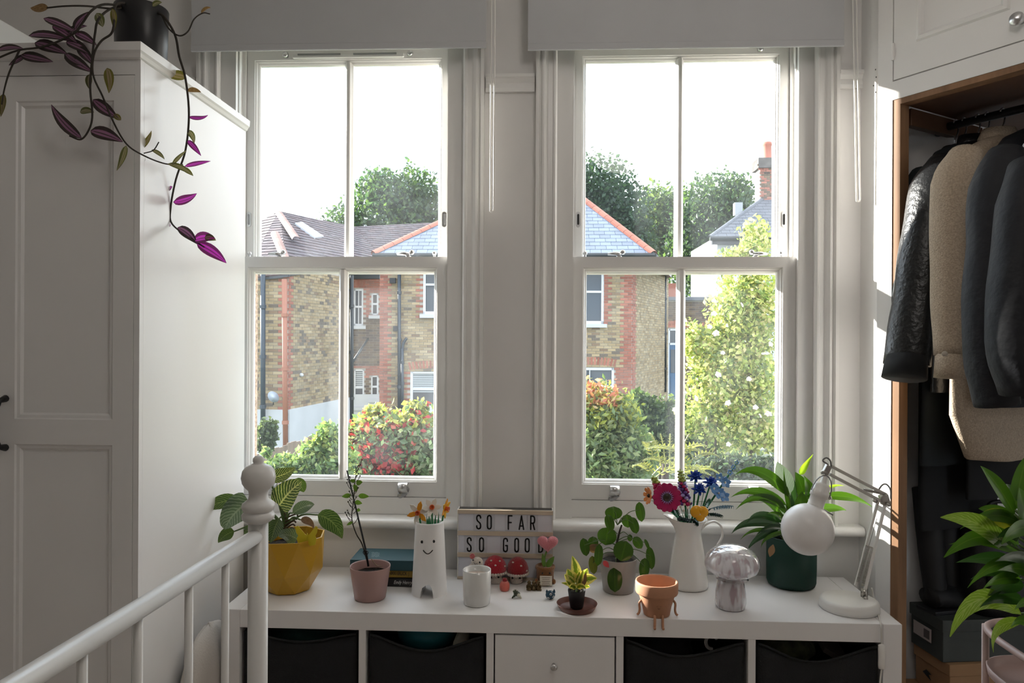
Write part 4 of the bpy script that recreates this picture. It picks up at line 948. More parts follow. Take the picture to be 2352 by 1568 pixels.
def pstem(parent, pxs, Y, r, mat, **kw): return stem(parent, [at(p[0], p[1], p[2] if len(p) > 2 else Y) for p in pxs], r, mat, **kw)
SOIL = M('potting_soil', (.018, .013, .010), .95, bump=1, bscale=120, var=.5, vscale=60)
def soil(parent, c, r, seed=1):
    mb = MB(); rnd = random.Random(seed); R = []
    for i in range(6):
        R.append([V(c[0]+r*i/5*math.cos(a), c[1]+r*i/5*math.sin(a), c[2]+rnd.uniform(-.003, .004)) for a in [k*PI/9 for k in range(18)]])
    mb.grid(R, close=True); return mb.obj('soil', SOIL, parent, smooth=True)
def pot_prof(h, rb, rt, t=.004, foot=.004):
    return [(0, .0), (rb-foot, 0), (rb, .004), (rt-.001, h-.003), (rt-t/2, h), (rt-t, h-.003), (rt-t-.002, h*.7), (rb-t, .008), (0, .008)]
STEMG = M('green_stem', (.10, .16, .05), .5); STEMB = M('brown_stem', (.07, .035, .022), .7); TWIG = M('dark_twig', (.035, .028, .022), .8)

# ---- hanging tradescantia on the wardrobe
PURP = LEAF('purple_leaf', (.040, .032, .026), (.27, .15, .22), 'stripe', .3, tcol=(1.5, .8, 1.5))
MAGE = LEAF('magenta_leaf', (.13, .03, .09), (.42, .06, .36), 'stripe', .45, tcol=(1.6, .8, 1.6))
OLIV = LEAF('olive_leaf', (.13, .12, .03), (.24, .19, .16), 'stripe', .45)
PALEG = LEAF('pale_stripe_leaf', (.10, .11, .05), (.26, .24, .20), 'stripe', .4)
DRY = LEAF('dry_leaf', (.16, .09, .05), (.25, .16, .09), 'plain', .4)
tp = thing('hanging_plant', 'trailing purple striped plant in black pot on the wardrobe', 'plant', (-1.076, 1.90, 1.904))
MB().lathe(pot_prof(.160, .062, .068), (-1.076, 1.90, 1.904), 32).obj('pot', M('black_pot', (.014, .014, .016), .35), tp, smooth=True)
soil(tp, (-1.076, 1.90, 2.045), .06)
Yl, Yr = 1.69, 1.88
pstem(tp, [(300, 12, 1.9), (262, 20, 1.8), (200, 14, 1.72), (150, 14), (108, 18)], Yl, (.0028, .0018), TWIG)
pstem(tp, [(290, 14, 1.9), (255, 20, 1.78), (226, 45), (218, 78), (212, 130), (207, 200), (212, 262), (205, 296), (186, 320), (160, 312)], Yl, (.003, .002), TWIG)
pstem(tp, [(310, 10, 1.9), (268, 10, 1.78), (262, 55), (255, 78), (232, 95), (216, 125), (214, 172), (236, 222), (258, 275), (290, 330), (332, 358, 1.72), (380, 376, 1.76), (420, 378, 1.80)], Yl, (.003, .0016), TWIG)
pstem(tp, [(295, 16, 1.88), (240, 10, 1.75), (210, 25), (190, 52), (168, 78), (104, 106), (40, 116), (-20, 140)], Yl, (.003, .0022), TWIG)
pstem(tp, [(45, 115), (22, 165), (10, 205), (4, 240)], Yl, (.0024, .0015), TWIG)
pstem(tp, [(350, 25, 1.9), (376, 38, 1.86), (402, 80), (412, 130), (426, 180), (434, 262), (426, 345), (404, 412), (392, 478), (396, 515), (440, 548), (470, 568)], Yr, (.0034, .002), TWIG)
pstem(tp, [(372, 36, 1.86), (388, 66), (412, 82), (432, 72), (446, 44), (466, 30), (482, 32)], Yr-.02, (.0024, .0014), TWIG)
pstem(tp, [(330, 352, 1.73), (352, 345, 1.74), (365, 326, 1.74)], 1.74, .0014, TWIG); pstem(tp, [(334, 0, 1.86), (328, 12, 1.88), (322, 20, 1.9)], 1.88, .002, TWIG)
for b, t, w, m, bw in [((112, 18), (70, 18), 26, DRY, (0, 6)), ((100, 42), (182, 78), 22, PURP, (0, -4)), ((66, 82), (168, 96), 24, PURP, (-4, -14)), ((80, 98), (155, 124), 32, PURP, (0, -2)),
    ((172, 76), (222, 104), 24, PURP, (0, -5)), ((152, 96), (206, 124), 26, PURP, (4, -6)), ((148, 124), (214, 166), 28, PURP, (0, 4)), ((172, 70), (208, 26), 26, PURP, (-8, 0)), ((48, 126), (122, 142), 28, PURP, (0, 2)),
    ((-6, 116), (54, 112), 20, PURP, (0, -8)), ((150, 122), (190, 150), 22, PURP, (0, 6)), ((120, 60), (178, 100), 24, PURP, (2, -8)), ((178, 108), (214, 150), 24, PURP, (6, -2)), ((150, 80), (200, 60), 20, PURP, (0, -8)), ((60, 128), (20, 150), 20, PURP, (0, 2)), ((222, 30), (236, 62), 22, PALEG, (6, 4)), ((246, 156), (250, 214), 24, OLIV, (10, 0)), ((258, 20), (262, 70), 16, OLIV, (6, 0)), ((208, 170), (206, 205), 18, PALEG, (-4, 0)),
    ((214, 228), (272, 272), 30, PURP, (0, 6)), ((184, 258), (216, 258), 20, PALEG, (0, -6)), ((188, 318), (118, 240), 26, PURP, (-14, 8)), ((208, 300), (282, 326), 34, PURP, (0, -6)), ((290, 334), (268, 392), 18, PALEG, (8, 0)),
    ((318, 345), (348, 300), 16, OLIV, (10, 6)), ((334, 362), (304, 408), 14, OLIV, (2, 0)), ((385, 376), (444, 404), 14, PALEG, (8, -8)), ((348, 344), (378, 366), 10, PALEG, (6, -4)), ((8, 215), (2, 268), 20, OLIV, (4, 0)), ((262, 262), (278, 276), 14, OLIV, (4, 4)), ((350, 14), (372, 6), 18, PALEG, (0, -3)), ((396, 378), (428, 345), 12, PALEG, (-2, 2))]:
    pblade(tp, m, b, t, w, 1.70 if b[0] < 300 else 1.76, bowpx=bw, fold=.3)
for b, t, w, m, bw in [((428, 180), (380, 172), 28, OLIV, (0, -4)), ((430, 208), (462, 212), 14, DRY, (0, -5)), ((433, 268), (478, 264), 12, MAGE, (8, 12)), ((430, 300), (446, 330), 14, PALEG, (8, -6)), ((430, 322), (462, 358), 14, MAGE, (0, -4)),
    ((424, 382), (484, 370), 14, MAGE, (0, 0)), ((396, 428), (362, 432), 18, MAGE, (-2, 14)), ((398, 464), (452, 444), 26, MAGE, (8, 10)), ((392, 516), (384, 512), 14, MAGE, (0, 4)), ((408, 522), (452, 560), 24, PURP, (6, -6)), ((446, 552), (494, 548), 30, MAGE, (0, -8)), ((452, 558), (520, 604), 28, MAGE, (6, -4)), ((470, 545), (496, 552), 18, PALEG, (0, -4)), ((462, 30), (484, 18), 10, DRY, (0, -8)), ((418, 385), (444, 404), 12, OLIV, (2, -2))]:
    pblade(tp, m, b, t, w, Yr, bowpx=bw, fold=.3)

# ---- faceted yellow pot with a striped philodendron
PB = seat(664, 1369, .066); pY = PB.y
ph = thing('philodendron', 'cream striped leafy plant in mustard yellow faceted pot', 'plant', PB)
YEL = M('mustard_glaze', (.52, .29, .022), .33)
n8 = 8; mb = MB(); rings = []
for r, z, off in ((.058, 0, .5), (.066, .004, .5), (.098, .062, 0), (.107, .163, .5), (.103, .163, .5), (.093, .06, 0)):
    rings.append([V(PB.x+r*math.cos((k+off)*2*PI/n8+.2), PB.y+r*math.sin((k+off)*2*PI/n8+.2), TZ+z) for k in range(n8)])
o = mb.add([p for r in rings for p in r], [])
def ringtri(a, b, sh):
    for k in range(n8):
        k2 = (k+1) % n8
        if sh == 0: mb.f.append((a*n8+k, a*n8+k2, b*n8+k2)); mb.f.append((a*n8+k, b*n8+k2, b*n8+k))
        elif sh == 1: mb.f.append((a*n8+k, a*n8+k2, b*n8+k2)); mb.f.append((a*n8+k, b*n8+k2, b*n8+k))
        else: mb.f.append((a*n8+k, a*n8+k2, b*n8+k)); mb.f.append((a*n8+k2, b*n8+k2, b*n8+k))
mb.f.append(tuple(range(n8))); ringtri(0, 1, 0); ringtri(1, 2, 1); ringtri(2, 3, 2); ringtri(3, 4, 0); ringtri(4, 5, 1)
mb.obj('pot', YEL, ph)
soil(ph, (PB.x, PB.y, TZ+.125), .096)
BIRK = LEAF('birkin_leaf', (.045, .085, .02), (.42, .45, .20), 'veins', .3, rough=.3, rand=.12)
BIRKD = LEAF('birkin_dark_leaf', (.04, .085, .02), (.16, .22, .08), 'veins', .3, rough=.28, rand=.12)
BIRKS = LEAF('birkin_sheen_leaf', (.10, .15, .10), (.22, .28, .22), 'veins', .25, rough=.2, rand=.1)
BROWN = LEAF('withered_leaf', (.13, .07, .045), (.18, .10, .08), 'plain', .3)
st0 = (655, 1225)
stem(ph, [at(656, 1238, pY), at(652, 1205, pY), at(654, 1165, pY-.005)], (.008, .004), STEMB); 
for k in range(5): pstem(ph, [(655, 1222-k*8), (668+3*k, 1212-k*8), (676+2*k, 1214-k*7)], pY-.01, .0025, STEMB, name='aerial_root')
birk = [((548, 1146), (467, 1172), 34, BIRKD, (-6, -10), -.02, 'ovate'), ((572, 1152), (516, 1216), 66, BIRKS, (-14, -6), -.05, 'heart'), ((538, 1220), (501, 1246), 30, BIRKD, (-4, -8), -.02, 'ovate'), ((560, 1217), (600, 1215), 26, BIRKD, (0, 4), -.02, 'ovate'),
        ((640, 1192), (622, 1246), 44, BIRKD, (-4, 0), -.04, 'ovate'), ((642, 1160), (694, 1106), 62, BIRK, (-6, -6), -.03, 'heart'), ((676, 1100), (697, 1130), 30, BIRKD, (8, 0), .02, 'ovate'), ((616, 1098), (678, 1073), 34, BIRK, (8, 8), .02, 'ovate'),
        ((672, 1178), (722, 1158), 30, BIRKS, (4, -10), .03, 'ovate'), ((730, 1182), (786, 1236), 44, BIRKD, (14, -18), -.02, 'ovate'), ((690, 1193), (722, 1218), 17, BROWN, (12, -14), -.01, 'lance'), ((683, 1238), (640, 1232), 34, BIRKS, (-4, -14), -.04, 'heart'), ((625, 1125), (640, 1138), 20, BIRK, (0, -4), .01, 'ovate')]
for b, t, w, m, bw, dy, sh in birk:
    pblade(ph, m, b, t, w, pY-.02, dy, bowpx=bw, shape=sh, fold=.22, n=12)
    if b[1] < 1215 or b[0] < 600: stem(ph, [at(655, 1208, pY-.005), at((655+b[0])/2, min(1200, (1195+b[1])/2-6), pY-.012), at(*b, pY-.02)], (.0036, .0022), STEMG, name='petiole')
# yellow butterfly trap in the pot
bt = MB(); Bp = at(706, 1232, pY-.06)
for s in (-1, 1):
    P = [(0, -.016), (.008*s, -.026), (.026*s, -.022), (.030*s, -.004), (.026*s, .004), (.032*s, .014), (.034*s, .030), (.027*s, .033), (.007*s, .008), (0, .003)]
    bt.prism(P if s > 0 else P[::-1], Bp, V(1, -.25*s, 0).normalized(), V(0, 0, 1), V(0, 1, 0), .0012)
bt.tube([Bp+V(0, -.001, -.035), Bp+V(0, -.001, .010)], .0016, 6)
tag(bt.obj('butterfly_trap', M('trap_yellow', (.62, .50, .02), .5)), 'bright yellow butterfly shaped trap stuck in the faceted pot', 'insect trap')

# ---- twiggy plant in a dusty pink pot
QB = seat(850, 1386, .046); qY = QB.y
tw = thing('twiggy_plant', 'thin twiggy plant tied to black stake in dusty pink pot', 'plant', QB)
MB().lathe(pot_prof(.096, .045, .0595, .0035), QB, 40).obj('pot', M('dusty_pink', (.38, .235, .215), .5), tw, smooth=True)
soil(tw, QB+V(0,0,.070), .053)
MB().tube([at(846, 1300, qY), at(840, 1262, qY), at(797, 1080, qY+.01)], [.0032, .003, .0022], 8).obj('stake', BLACKM, tw, smooth=True)
pstem(tw, [(845, 1295), (832, 1250), (818, 1225), (808, 1190), (812, 1150), (815, 1110), (818, 1085), (816, 1070)], qY, (.002, .0009), TWIG)
rnd = random.Random(5)
MB().tube(spline([at(838, 1262, qY-.004), at(846, 1268, qY-.006), at(840, 1275, qY-.004), at(834, 1268, qY-.004), at(839, 1262, qY-.004)], 4), .0012, 6).obj('tie_wire', BLACKM, tw)
pstem(tw, [(852, 1282), (865, 1298), (876, 1300)], qY-.01, .0012, M('pale_twig', (.25, .18, .12), .8))
for k in range(26):
    t = k/26; v = 1205-t*135; u = 808+8*t+rnd.uniform(-3, 3); s = rnd.choice((-1, 1)); L = rnd.uniform(6, 15)
    o = pstem(tw, [(u, v), (u+s*L*.6, v-L*.5), (u+s*L, v-L*1.3)], qY+rnd.uniform(-.01, .01), .0009, TWIG, name='twig', sides=5, n=3)
    e = at(u+s*L, v-L*1.3, qY); MB().sphere(e, .0022, 6, 4).obj('bud', TWIG, o)
SMG = LEAF('small_green_leaf', (.075, .15, .02), (.10, .18, .03), trans=.45)
for b, t, w in [((806, 1137), (785, 1140), 11), ((823, 1138), (848, 1140), 12), ((818, 1110), (833, 1106), 12), ((816, 1105), (803, 1103), 9), ((812, 1122), (822, 1118), 18), ((810, 1198), (796, 1206), 7), ((820, 1170), (828, 1172), 8), ((815, 1152), (832, 1156), 11)]:
    pblade(tw, SMG, b, t, w, qY-.005, fold=.15)

# ---- three stacked books
def text_mesh(s, size, mat, parent, O, ex, ez, name='lettering', ext=.0003, shear=0, sx=1.0):
    cu = bpy.data.curves.new(name, 'FONT'); cu.body = s; cu.size = size; cu.extrude = ext; cu.shear = shear
    ob = bpy.data.objects.new(name, cu); COL.objects.link(ob); bpy.context.view_layer.update()
    me = bpy.data.meshes.new_from_object(ob.evaluated_get(bpy.context.evaluated_depsgraph_get())); bpy.data.objects.remove(ob)
    me.materials.append(mat); o = bpy.data.objects.new(name, me); COL.objects.link(o); adopt(o, parent)
    ex, ez = Vector(ex).normalized(), Vector(ez).normalized(); n = ex.cross(ez)
    Mx = Matrix((ex*sx, ez, n)).transposed().to_4x4(); Mx.translation = Vector(O); o.matrix_basis = Mx; return o
b0 = seat(806, 1345); byf = b0.y
def book(name, lab, x0, x1, y0, y1, z0, z1, cover, rot=0):
    c = V((x0+x1)/2, (y0+y1)/2, z0); t = thing(name, lab, 'book', c)
    pg = MB().box(x0+.004, x1-.003, y0+.004, y1-.003, z0+.002, z1-.002).obj('pages', M('page_cream', (.62, .56, .45), .8), t)
    cv = MB(); cv.box(x0, x1, y0, y1, z0, z0+.0022); cv.box(x0, x1, y0, y1, z1-.0022, z1); cv.box(x0, x1, y0, y0+.0025, z0, z1); return t, cv.obj('cover', cover, t, bevel=.0008)
x0b = at(812, 1330, byf).x; x1b = at(962, 1330, byf).x
zz = [TZ, TZ+.0265, TZ+.052, TZ+.083]
t, c = book('book', 'black paperback with white script, bottom of the stack', x0b+.010, x1b+.004, byf, byf+.118, zz[0], zz[1], M('black_cover', (.014, .014, .016), .4))
text_mesh('Emily Henry', .0155, M('print_white', (.7, .7, .68), .6), c, V(at(904, 1338, byf).x, byf-.0006, zz[0]+.009), (1,0,0), (0,0,1), shear=.35, sx=.72)
t, c = book('book', 'mustard yellow book between the teal and the black book', x0b+.014, x1b-.002, byf+.004, byf+.122, zz[1], zz[2], M('yellow_cover', (.42, .27, .04), .5))
text_mesh('NIKKI ERLICK  J', .0145, BLACKM, c, V(at(893, 1316, byf).x, byf+.0034, zz[1]+.0085), (1,0,0), (0,0,1), sx=.62)
t, c = book('book', 'thick teal book lying on top of the stack', x0b-.008, x1b, byf-.012, byf+.112, zz[2], zz[3], M('teal_cover', (.020, .070, .085), .45))
fo = M('silver_foil', (.35, .42, .42), .35, .6)
for k in range(4):
    bx_ = at(842, 1260, byf).x; MB().tube(spline([V(bx_+.004*j+.003*k, byf+.066-k*.013+.004*math.sin(j*2.1+k), zz[3]+.0002) for j in range(7)], 3), .0007, 5, flat=.4).obj('foil_ornament', fo, c)

# ---- smiling white vase on two legs, with toy-brick daffodils
SB = seat(986, 1374, .046); vY = SB.y
CERA = M('matt_ceramic', (.82, .80, .785), .5)
sv = thing('smiley_vase', 'white ceramic vase on two legs with a smiling face', 'vase', SB)
mb = MB(); H = .213; n = 36; R = []
for z in [H, H-.004, H-.03, .15, .10, .065, .052, .045, .04]:
    r = .042+(.0525-.042)*(1-z/H); R.append([V(SB.x+r*math.cos(a), SB.y+r*math.sin(a)*.92, TZ+z) for a in [k*2*PI/n for k in range(n)]])
# legs: below the crotch the wall stays, cut by an arch at front and back
for z in (.030, .020, .010, .003, 0):
    r = .042+.0105*(1-z/H); half = .0175*math.sqrt(max(0, 1-(z/.046)**2))+.001; row = []
    for k in range(n):
        a = k*2*PI/n; x, y = r*math.cos(a), r*math.sin(a)*.92
        if abs(x) < half: x = half*(1 if x >= 0 else -1)
        row.append(V(SB.x+x, SB.y+y, TZ+z))
    R.append(row)
inn = [[V(SB.x+.036*math.cos(a), SB.y+.034*math.sin(a), TZ+z) for a in [k*2*PI/n for k in range(n)]] for z in (.10, H-.004, H)]
mb.grid(inn+R, close=True); mb.f = [f for f in mb.f if not (len(f) == 4 and all(mb.v[i][2] < TZ+.042 for i in f) and (max(mb.v[i][0] for i in f)-min(mb.v[i][0] for i in f)) > .013 and (max(mb.v[i][0] for i in f) > SB.x > min(mb.v[i][0] for i in f)))]
for s in (-1, 1):
    # inner walls of the legs
    g = []
    for z in (.043, .036, .030, .020, .010, 0):
        half = .0175*math.sqrt(max(0, 1-(z/.046)**2))+.001; g.append([V(SB.x+s*half, SB.y+y, TZ+z) for y in (-.046, -.02, .02, .046)])
    mb.grid(g)
mb.lathe([(0, .094), (.036, .094), (.036, .1), (0, .1)], SB, 20)
mb.obj('vase_body', CERA, sv, smooth=True)
def onvase(u, v):
    P = at(u, v, vY); z = P.z-TZ; r = .042+.0105*(1-z/H); x = P.x*(1-.02)-SB.x*(1-.02)
    x = max(-r*.99, min(r*.99, x)); return V(SB.x+x, SB.y-.92*math.sqrt(r*r-x*x), P.z)
INK = M('face_black', (.012, .010, .010), .35)
for u, v in ((974, 1236), (1001, 1235)): MB().sphere(onvase(u, v), .0042, 12, 8, (1, .35, 1.1)).obj('eye', INK, sv, smooth=True)
MB().tube([onvase(977+i*2.75, 1254+8*math.sin(PI*i/8)) for i in range(9)], .0015, 8).obj('smile', INK, sv, smooth=True)
GRN = M('toy_green', (.012, .16, .05), .3); ORG = M('toy_orange', (.72, .30, .015), .3); WHT = M('toy_white', (.72, .67, .58), .3); CUP = M('toy_cup_orange', (.62, .10, .02), .3); YLW = M('toy_yellow', (.72, .38, .015), .3)
def petals(par, C, ax, n, L, w, mats, tilt=.25, r0=.004, rot=0, th=.0025, name='petal', blunt=False):
    ax = Vector(ax).normalized(); e1_ = ax.cross(V(0,0,1)); e1_ = e1_.normalized() if e1_.length > .1 else V(1,0,0); e2_ = ax.cross(e1_)
    for k in range(n):
        a = k*2*PI/n+rot; d = e1_*math.cos(a)+e2_*math.sin(a); D = (d+ax*tilt).normalized(); s = ax.cross(d)
        pr = [(r0, -w*.25), (L*.3, -w*.5), (L*.7, -w*.45), (L, 0), (L*.7, w*.45), (L*.3, w*.5), (r0, w*.25)]
        if blunt: pr = [(r0, -w*.22), (L*.45, -w*.42), (L*.82, -w*.5), (L*.96, -w*.36), (L, 0), (L*.96, w*.36), (L*.82, w*.5), (L*.45, w*.42), (r0, w*.22)]
        MB().prism(pr, C, D, s, D.cross(s), th/2, -th/2).obj(name, mats[k % len(mats)], par, bevel=.0006)
def toy_stem(par, a, b, r=.0028, mat=None): 
    o = MB().tube([a, (a+b)/2+V(.002, 0, 0), b], r, 8).obj('stem', mat or GRN, par, smooth=True); return o
def daff(lab, c, ax, rin, mats, rot, L=.027):
    C = at(*c, vY-.004 if ax[1] < -.3 else vY+.008); ax = Vector(ax).normalized(); t = thing('toy_daffodil', lab, 'toy flower', (rin.x, rin.y, TZ+.1), 'toy brick daffodils in the smiling vase')
    petals(t, C, ax, 6, L, .015, mats, .15, rot=rot)
    MB().lathe([(0, 0), (.0065, 0), (.007, .004), (.006, .008), (.0075, .013), (.0055, .0135), (.003, .006), (0, .006)], C, 14, axis=ax).obj('cup', CUP, t, smooth=True)
    MB().lathe([(0, -.001), (.011, -.001), (.011, .002), (0, .002)], C, 12, axis=ax).obj('collar', YLW, t)
    toy_stem(t, V(rin.x, rin.y, TZ+.105), C-ax*.002)
    for k, dx in enumerate((-.009, .008)):
        blade(t, TOYLEAF, V(rin.x+dx*.6, rin.y-.004, TZ+.10), V(rin.x+dx*1.6, rin.y-.010, TZ+.236+.010*k), .014, fold=.3, shape='lance', name='leaf')
    return t
TOYLEAF = LEAF('toy_leaf', (.012, .15, .05), trans=.05, rand=.1)
daff('orange and white toy daffodil facing the room', (961, 1177), (-.1, -1, .12), SB+V(-.012, -.005, 0), [ORG, WHT], .3, .036)
daff('white toy daffodil seen behind the orange one', (992, 1166), (.15, -.8, .35), SB+V(.006, .006, 0), [WHT], .1, .030)
daff('orange toy daffodil turned sideways to the right', (1022, 1167), (.95, -.25, -.12), SB+V(.016, .0, 0), [ORG, YLW], .5, .031)

# ---- light box with letter cards
lb0 = seat(1050, 1329); ly = lb0.y; lx0, lx1 = lb0.x, at(1269.5, 1330, ly).x; lz1 = at(1150, 1171, ly).z
LWOOD = M('lightbox_frame', (.52, .43, .33), .5); LPAN = M('lightbox_panel', (.62, .62, .67), .35); LBLK = M('lightbox_back', (.03, .028, .026), .4)
lb = thing('light_box', 'cinema light box reading SO FAR SO GOOD against the sill', 'sign', ((lx0+lx1)/2, ly+.025, TZ))
MB().box(lx0+.0015, lx1-.0015, ly+.006, ly+.046, TZ+.001, lz1-.001).obj('case', LBLK, lb, bevel=.004)
MB().box(lx0+.001, lx1-.001, ly+.002, ly+.006, TZ+.002, lz1-.002).obj('panel', LPAN, lb)
for z0, z1 in ((TZ, TZ+.008), (at(1150, 1280, ly).z, at(1150, 1270, ly).z), (at(1150, 1230, ly).z, at(1150, 1220, ly).z), (lz1-.013, lz1)):
    MB().box(lx0, lx1, ly-.003, ly+.006, z0, z1).obj('rail', LWOOD, lb, bevel=.001)
for x in (lx0, lx1-.003): MB().box(x, x+.003, ly-.002, ly+.044, TZ, lz1).obj('edge_strip', M('lightbox_edge', (.62, .60, .56), .4), lb)
STR = {'S': [[(1,.8),(1,.86),(.9,.95),(.5,1),(.1,.95),(0,.85),(0,.72),(.15,.6),(.85,.42),(1,.3),(1,.14),(.9,.05),(.5,0),(.1,.05),(0,.14),(0,.22)]],
       'O': [[(.5,1),(.12,.95),(0,.82),(0,.18),(.12,.05),(.5,0),(.88,.05),(1,.18),(1,.82),(.88,.95),(.5,1)]],
       'F': [[(0,0),(0,1),(1,1)],[(0,.5),(.8,.5)]], 'A': [[(0,0),(.5,1),(1,0)],[(.2,.25),(.8,.25)]],
       'R': [[(0,0),(0,1),(.55,1),(.9,.94),(1,.8),(1,.66),(.9,.52),(.6,.47),(0,.47)],[(.55,.47),(1,0)]],
       'G': [[(1,.78),(1,.84),(.88,.95),(.5,1),(.12,.95),(0,.82),(0,.18),(.12,.05),(.5,0),(.88,.05),(1,.18),(1,.46),(.55,.46)]],
       'D': [[(0,0),(0,1),(.5,1),(.88,.94),(1,.8),(1,.2),(.88,.06),(.5,0),(0,0)]]}
CARD = M('letter_card', (.52, .52, .56), .3)
def letter(ch, u0, u1, v0, v1):
    a, b = at(u0, v1, ly), at(u1, v0, ly); th = .0022; m = (b.x-a.x)*.55
    cd = MB().box(a.x-m, b.x+m, ly+.0005, ly+.0018, a.z-.005, b.z+.005).obj('letter_card', CARD, lb)
    g = MB(); X0, X1, Z0, Z1 = a.x+th, b.x-th, a.z+th, b.z-th; F_ = V(0, ly-.0003, 0)
    for s in STR[ch]:
        P = [V(X0+(X1-X0)*p[0], ly-.0002, Z0+(Z1-Z0)*p[1]) for p in s]
        for p, q in zip(P, P[1:]): g.bar(p, q, .0010, th*2, up=(q-p).cross(V(0,1,0)))
        for p in P: g.lathe([(0, -.0005), (th, -.0005), (th, .0005), (0, .0005)], p, 10, axis=(0,-1,0))
    g.obj('letter', INK, cd)
for ch, u0, u1 in (('S', 1093.5, 1105.5), ('O', 1118, 1130), ('F', 1166, 1177.5), ('A', 1191, 1204.5), ('R', 1217.5, 1229.5)): letter(ch, u0, u1, 1181.5+.016*(u0-1093), 1215.5+.012*(u0-1093))
for ch, u0, u1 in (('S', 1072, 1083.5), ('O', 1100, 1112), ('G', 1155, 1167), ('O', 1181, 1192.5), ('O', 1205, 1217), ('D', 1236, 1248)): letter(ch, u0, u1, 1233+.016*(u0-1072), 1267+.012*(u0-1072))

# ---- candle
CB = seat(1095, 1397, .0385); cy_ = CB.y
cd = thing('candle', 'white glass candle with a blackened wick', 'candle', CB)
MB().lathe([(0, 0), (.034, 0), (.0375, .003), (.0395, .03), (.0405, .098), (.039, .0985), (.037, .096), (.036, .08), (0, .08)], CB, 40).obj('glass_jar', M('milk_glass', (.68, .67, .65), .18, coat=.4), cd, smooth=True)
MB().lathe([(0, .080), (.034, .080), (.0365, .082), (.0365, .0815), (0, .0805)], CB, 32).obj('wax', M('candle_wax', (.72, .62, .55), .4), cd, smooth=True)
MB().tube([CB+V(0,0,.080), CB+V(.001, -.001, .0875)], .0012, 6).obj('wick', INK, cd)

# ---- crocheted figures
def knit(name, col, dark=.7, sc=420):
    m = M(name, col, .9, sheen=.3); nt = m.node_tree; b = nt.nodes['Principled BSDF']
    tc = nt.nodes.new('ShaderNodeTexCoord'); vo = nt.nodes.new('ShaderNodeTexVoronoi'); vo.inputs['Scale'].default_value = sc; nt.links.new(tc.outputs['Object'], vo.inputs['Vector'])
    bp = nt.nodes.new('ShaderNodeBump'); bp.inputs['Strength'].default_value = .9; bp.inputs['Distance'].default_value = .002; bp.invert = True
    nt.links.new(vo.outputs['Distance'], bp.inputs['Height']); nt.links.new(bp.outputs[0], b.inputs['Normal']); return m
KWH = knit('cream_yarn', (.62, .54, .47)); KRED = knit('red_yarn', (.40, .008, .022)); KCRIM = knit('crimson_yarn', (.27, .006, .012)); KPINK = knit('pink_yarn', (.62, .20, .23)); KBRN = knit('brown_yarn', (.22, .085, .02)); KGRN = knit('green_yarn', (.13, .24, .04)); KEAR = knit('ear_yarn', (.60, .16, .16))
def ball_shape(mb, c, prof, n=24, sx=1, sy=1): mb.lathe(prof, c, n, sx, sy)
mo = seat(1090, 1352, 0); mo = V(at(1090, 1300, 2.235).x, 2.235, TZ)
mt = thing('crochet_mouse', 'cream crocheted mouse with one pink ear behind the candle', 'toy', mo)
MB().lathe([(0, 0), (.024, .002), (.028, .012), (.027, .03), (.023, .05), (.016, .066), (0, .072)], mo, 24).obj('body', KWH, mt, smooth=True)
hd_ = at(1096, 1292, 2.222); MB().sphere(hd_, .0175, 18, 12, (1.05, .95, 1)).obj('head', KWH, mt, smooth=True)
MB().lathe([(0, -.002), (.006, -.002), (.0085, .0), (.007, .003), (.004, .001), (0, .001)], at(1085, 1277, 2.222), 14, axis=(-.2, -1, .3)).obj('ear', KEAR, mt, smooth=True)
for u, v in ((1086.5, 1286), (1102, 1291)): MB().sphere(at(u, v, 2.2065), .0026, 10, 6).obj('eye', INK, mt, smooth=True)
MB().tube([at(1088, 1291, 2.2055), at(1092, 1296, 2.2050), at(1096, 1293, 2.2048), at(1096, 1298, 2.2050)], .0007, 5).obj('mouth', INK, mt)
def toadstool(lab, ub, vb, ucap, vcap, rc, mat, eyes, spots):
    b = seat(ub, vb, .018); t = thing('crochet_mushroom', lab, 'toy', b, 'crocheted toadstools')
    MB().lathe([(0, 0), (.015, .001), (.0185, .006), (.0195, .014), (.018, .024), (.015, .034), (0, .036)], b, 24).obj('stem', KWH, t, smooth=True)
    c = at(ucap, vcap, b.y); c = V(c.x, b.y, c.z)
    MB().lathe([(0, -.012), (rc*.9, -.012), (rc*1.0, -.006), (rc*.99, .004), (rc*.86, .018), (rc*.58, .030), (rc*.25, .036), (0, .037)], c, 32).obj('cap', mat, t, smooth=True)
    m = MB()
    for k in range(26): a = 2*PI*k/26; m.sphere(c+V(rc*.97*math.cos(a), rc*.97*math.sin(a), -.012), .0046, 8, 6)
    m.obj('cap_trim', KWH, t, smooth=True)
    for u, v in eyes: q = at(u, v, b.y-.0185); MB().sphere(q, .0032, 10, 7).obj('eye', INK, t, smooth=True)
    for u, v in spots:
        r_ = ray(u, v); o_ = V(0, 0, CAMZ); best = None
        for i in range(60):
            q = o_+r_*(b.y-.045+i*.0012)/1.0
            e = V((q.x-c.x)/rc, (q.y-c.y)/rc, (q.z-c.z)/.037).length
            if e <= 1.02: best = q; break
        if best: MB().sphere(best, .0034, 8, 6, (1, .8, .8)).obj('spot', KWH, t, smooth=True)
toadstool('pink red crocheted toadstool beside the candle', 1139, 1343, 1137, 1303, .036, KRED, ((1128, 1326), (1145, 1325)), ((1138, 1298), (1128, 1287), (1148, 1288), (1160, 1300)))
toadstool('dark crimson crocheted toadstool next to the heart plant', 1186, 1343, 1189, 1306, .0335, KCRIM, ((1177, 1327), (1194, 1327)), ((1197, 1299), (1178, 1291), (1210, 1310)))
hb_ = seat(1252, 1347, .028); ht = thing('crochet_heart', 'pink crocheted heart growing from a brown crocheted pot', 'toy', hb_)
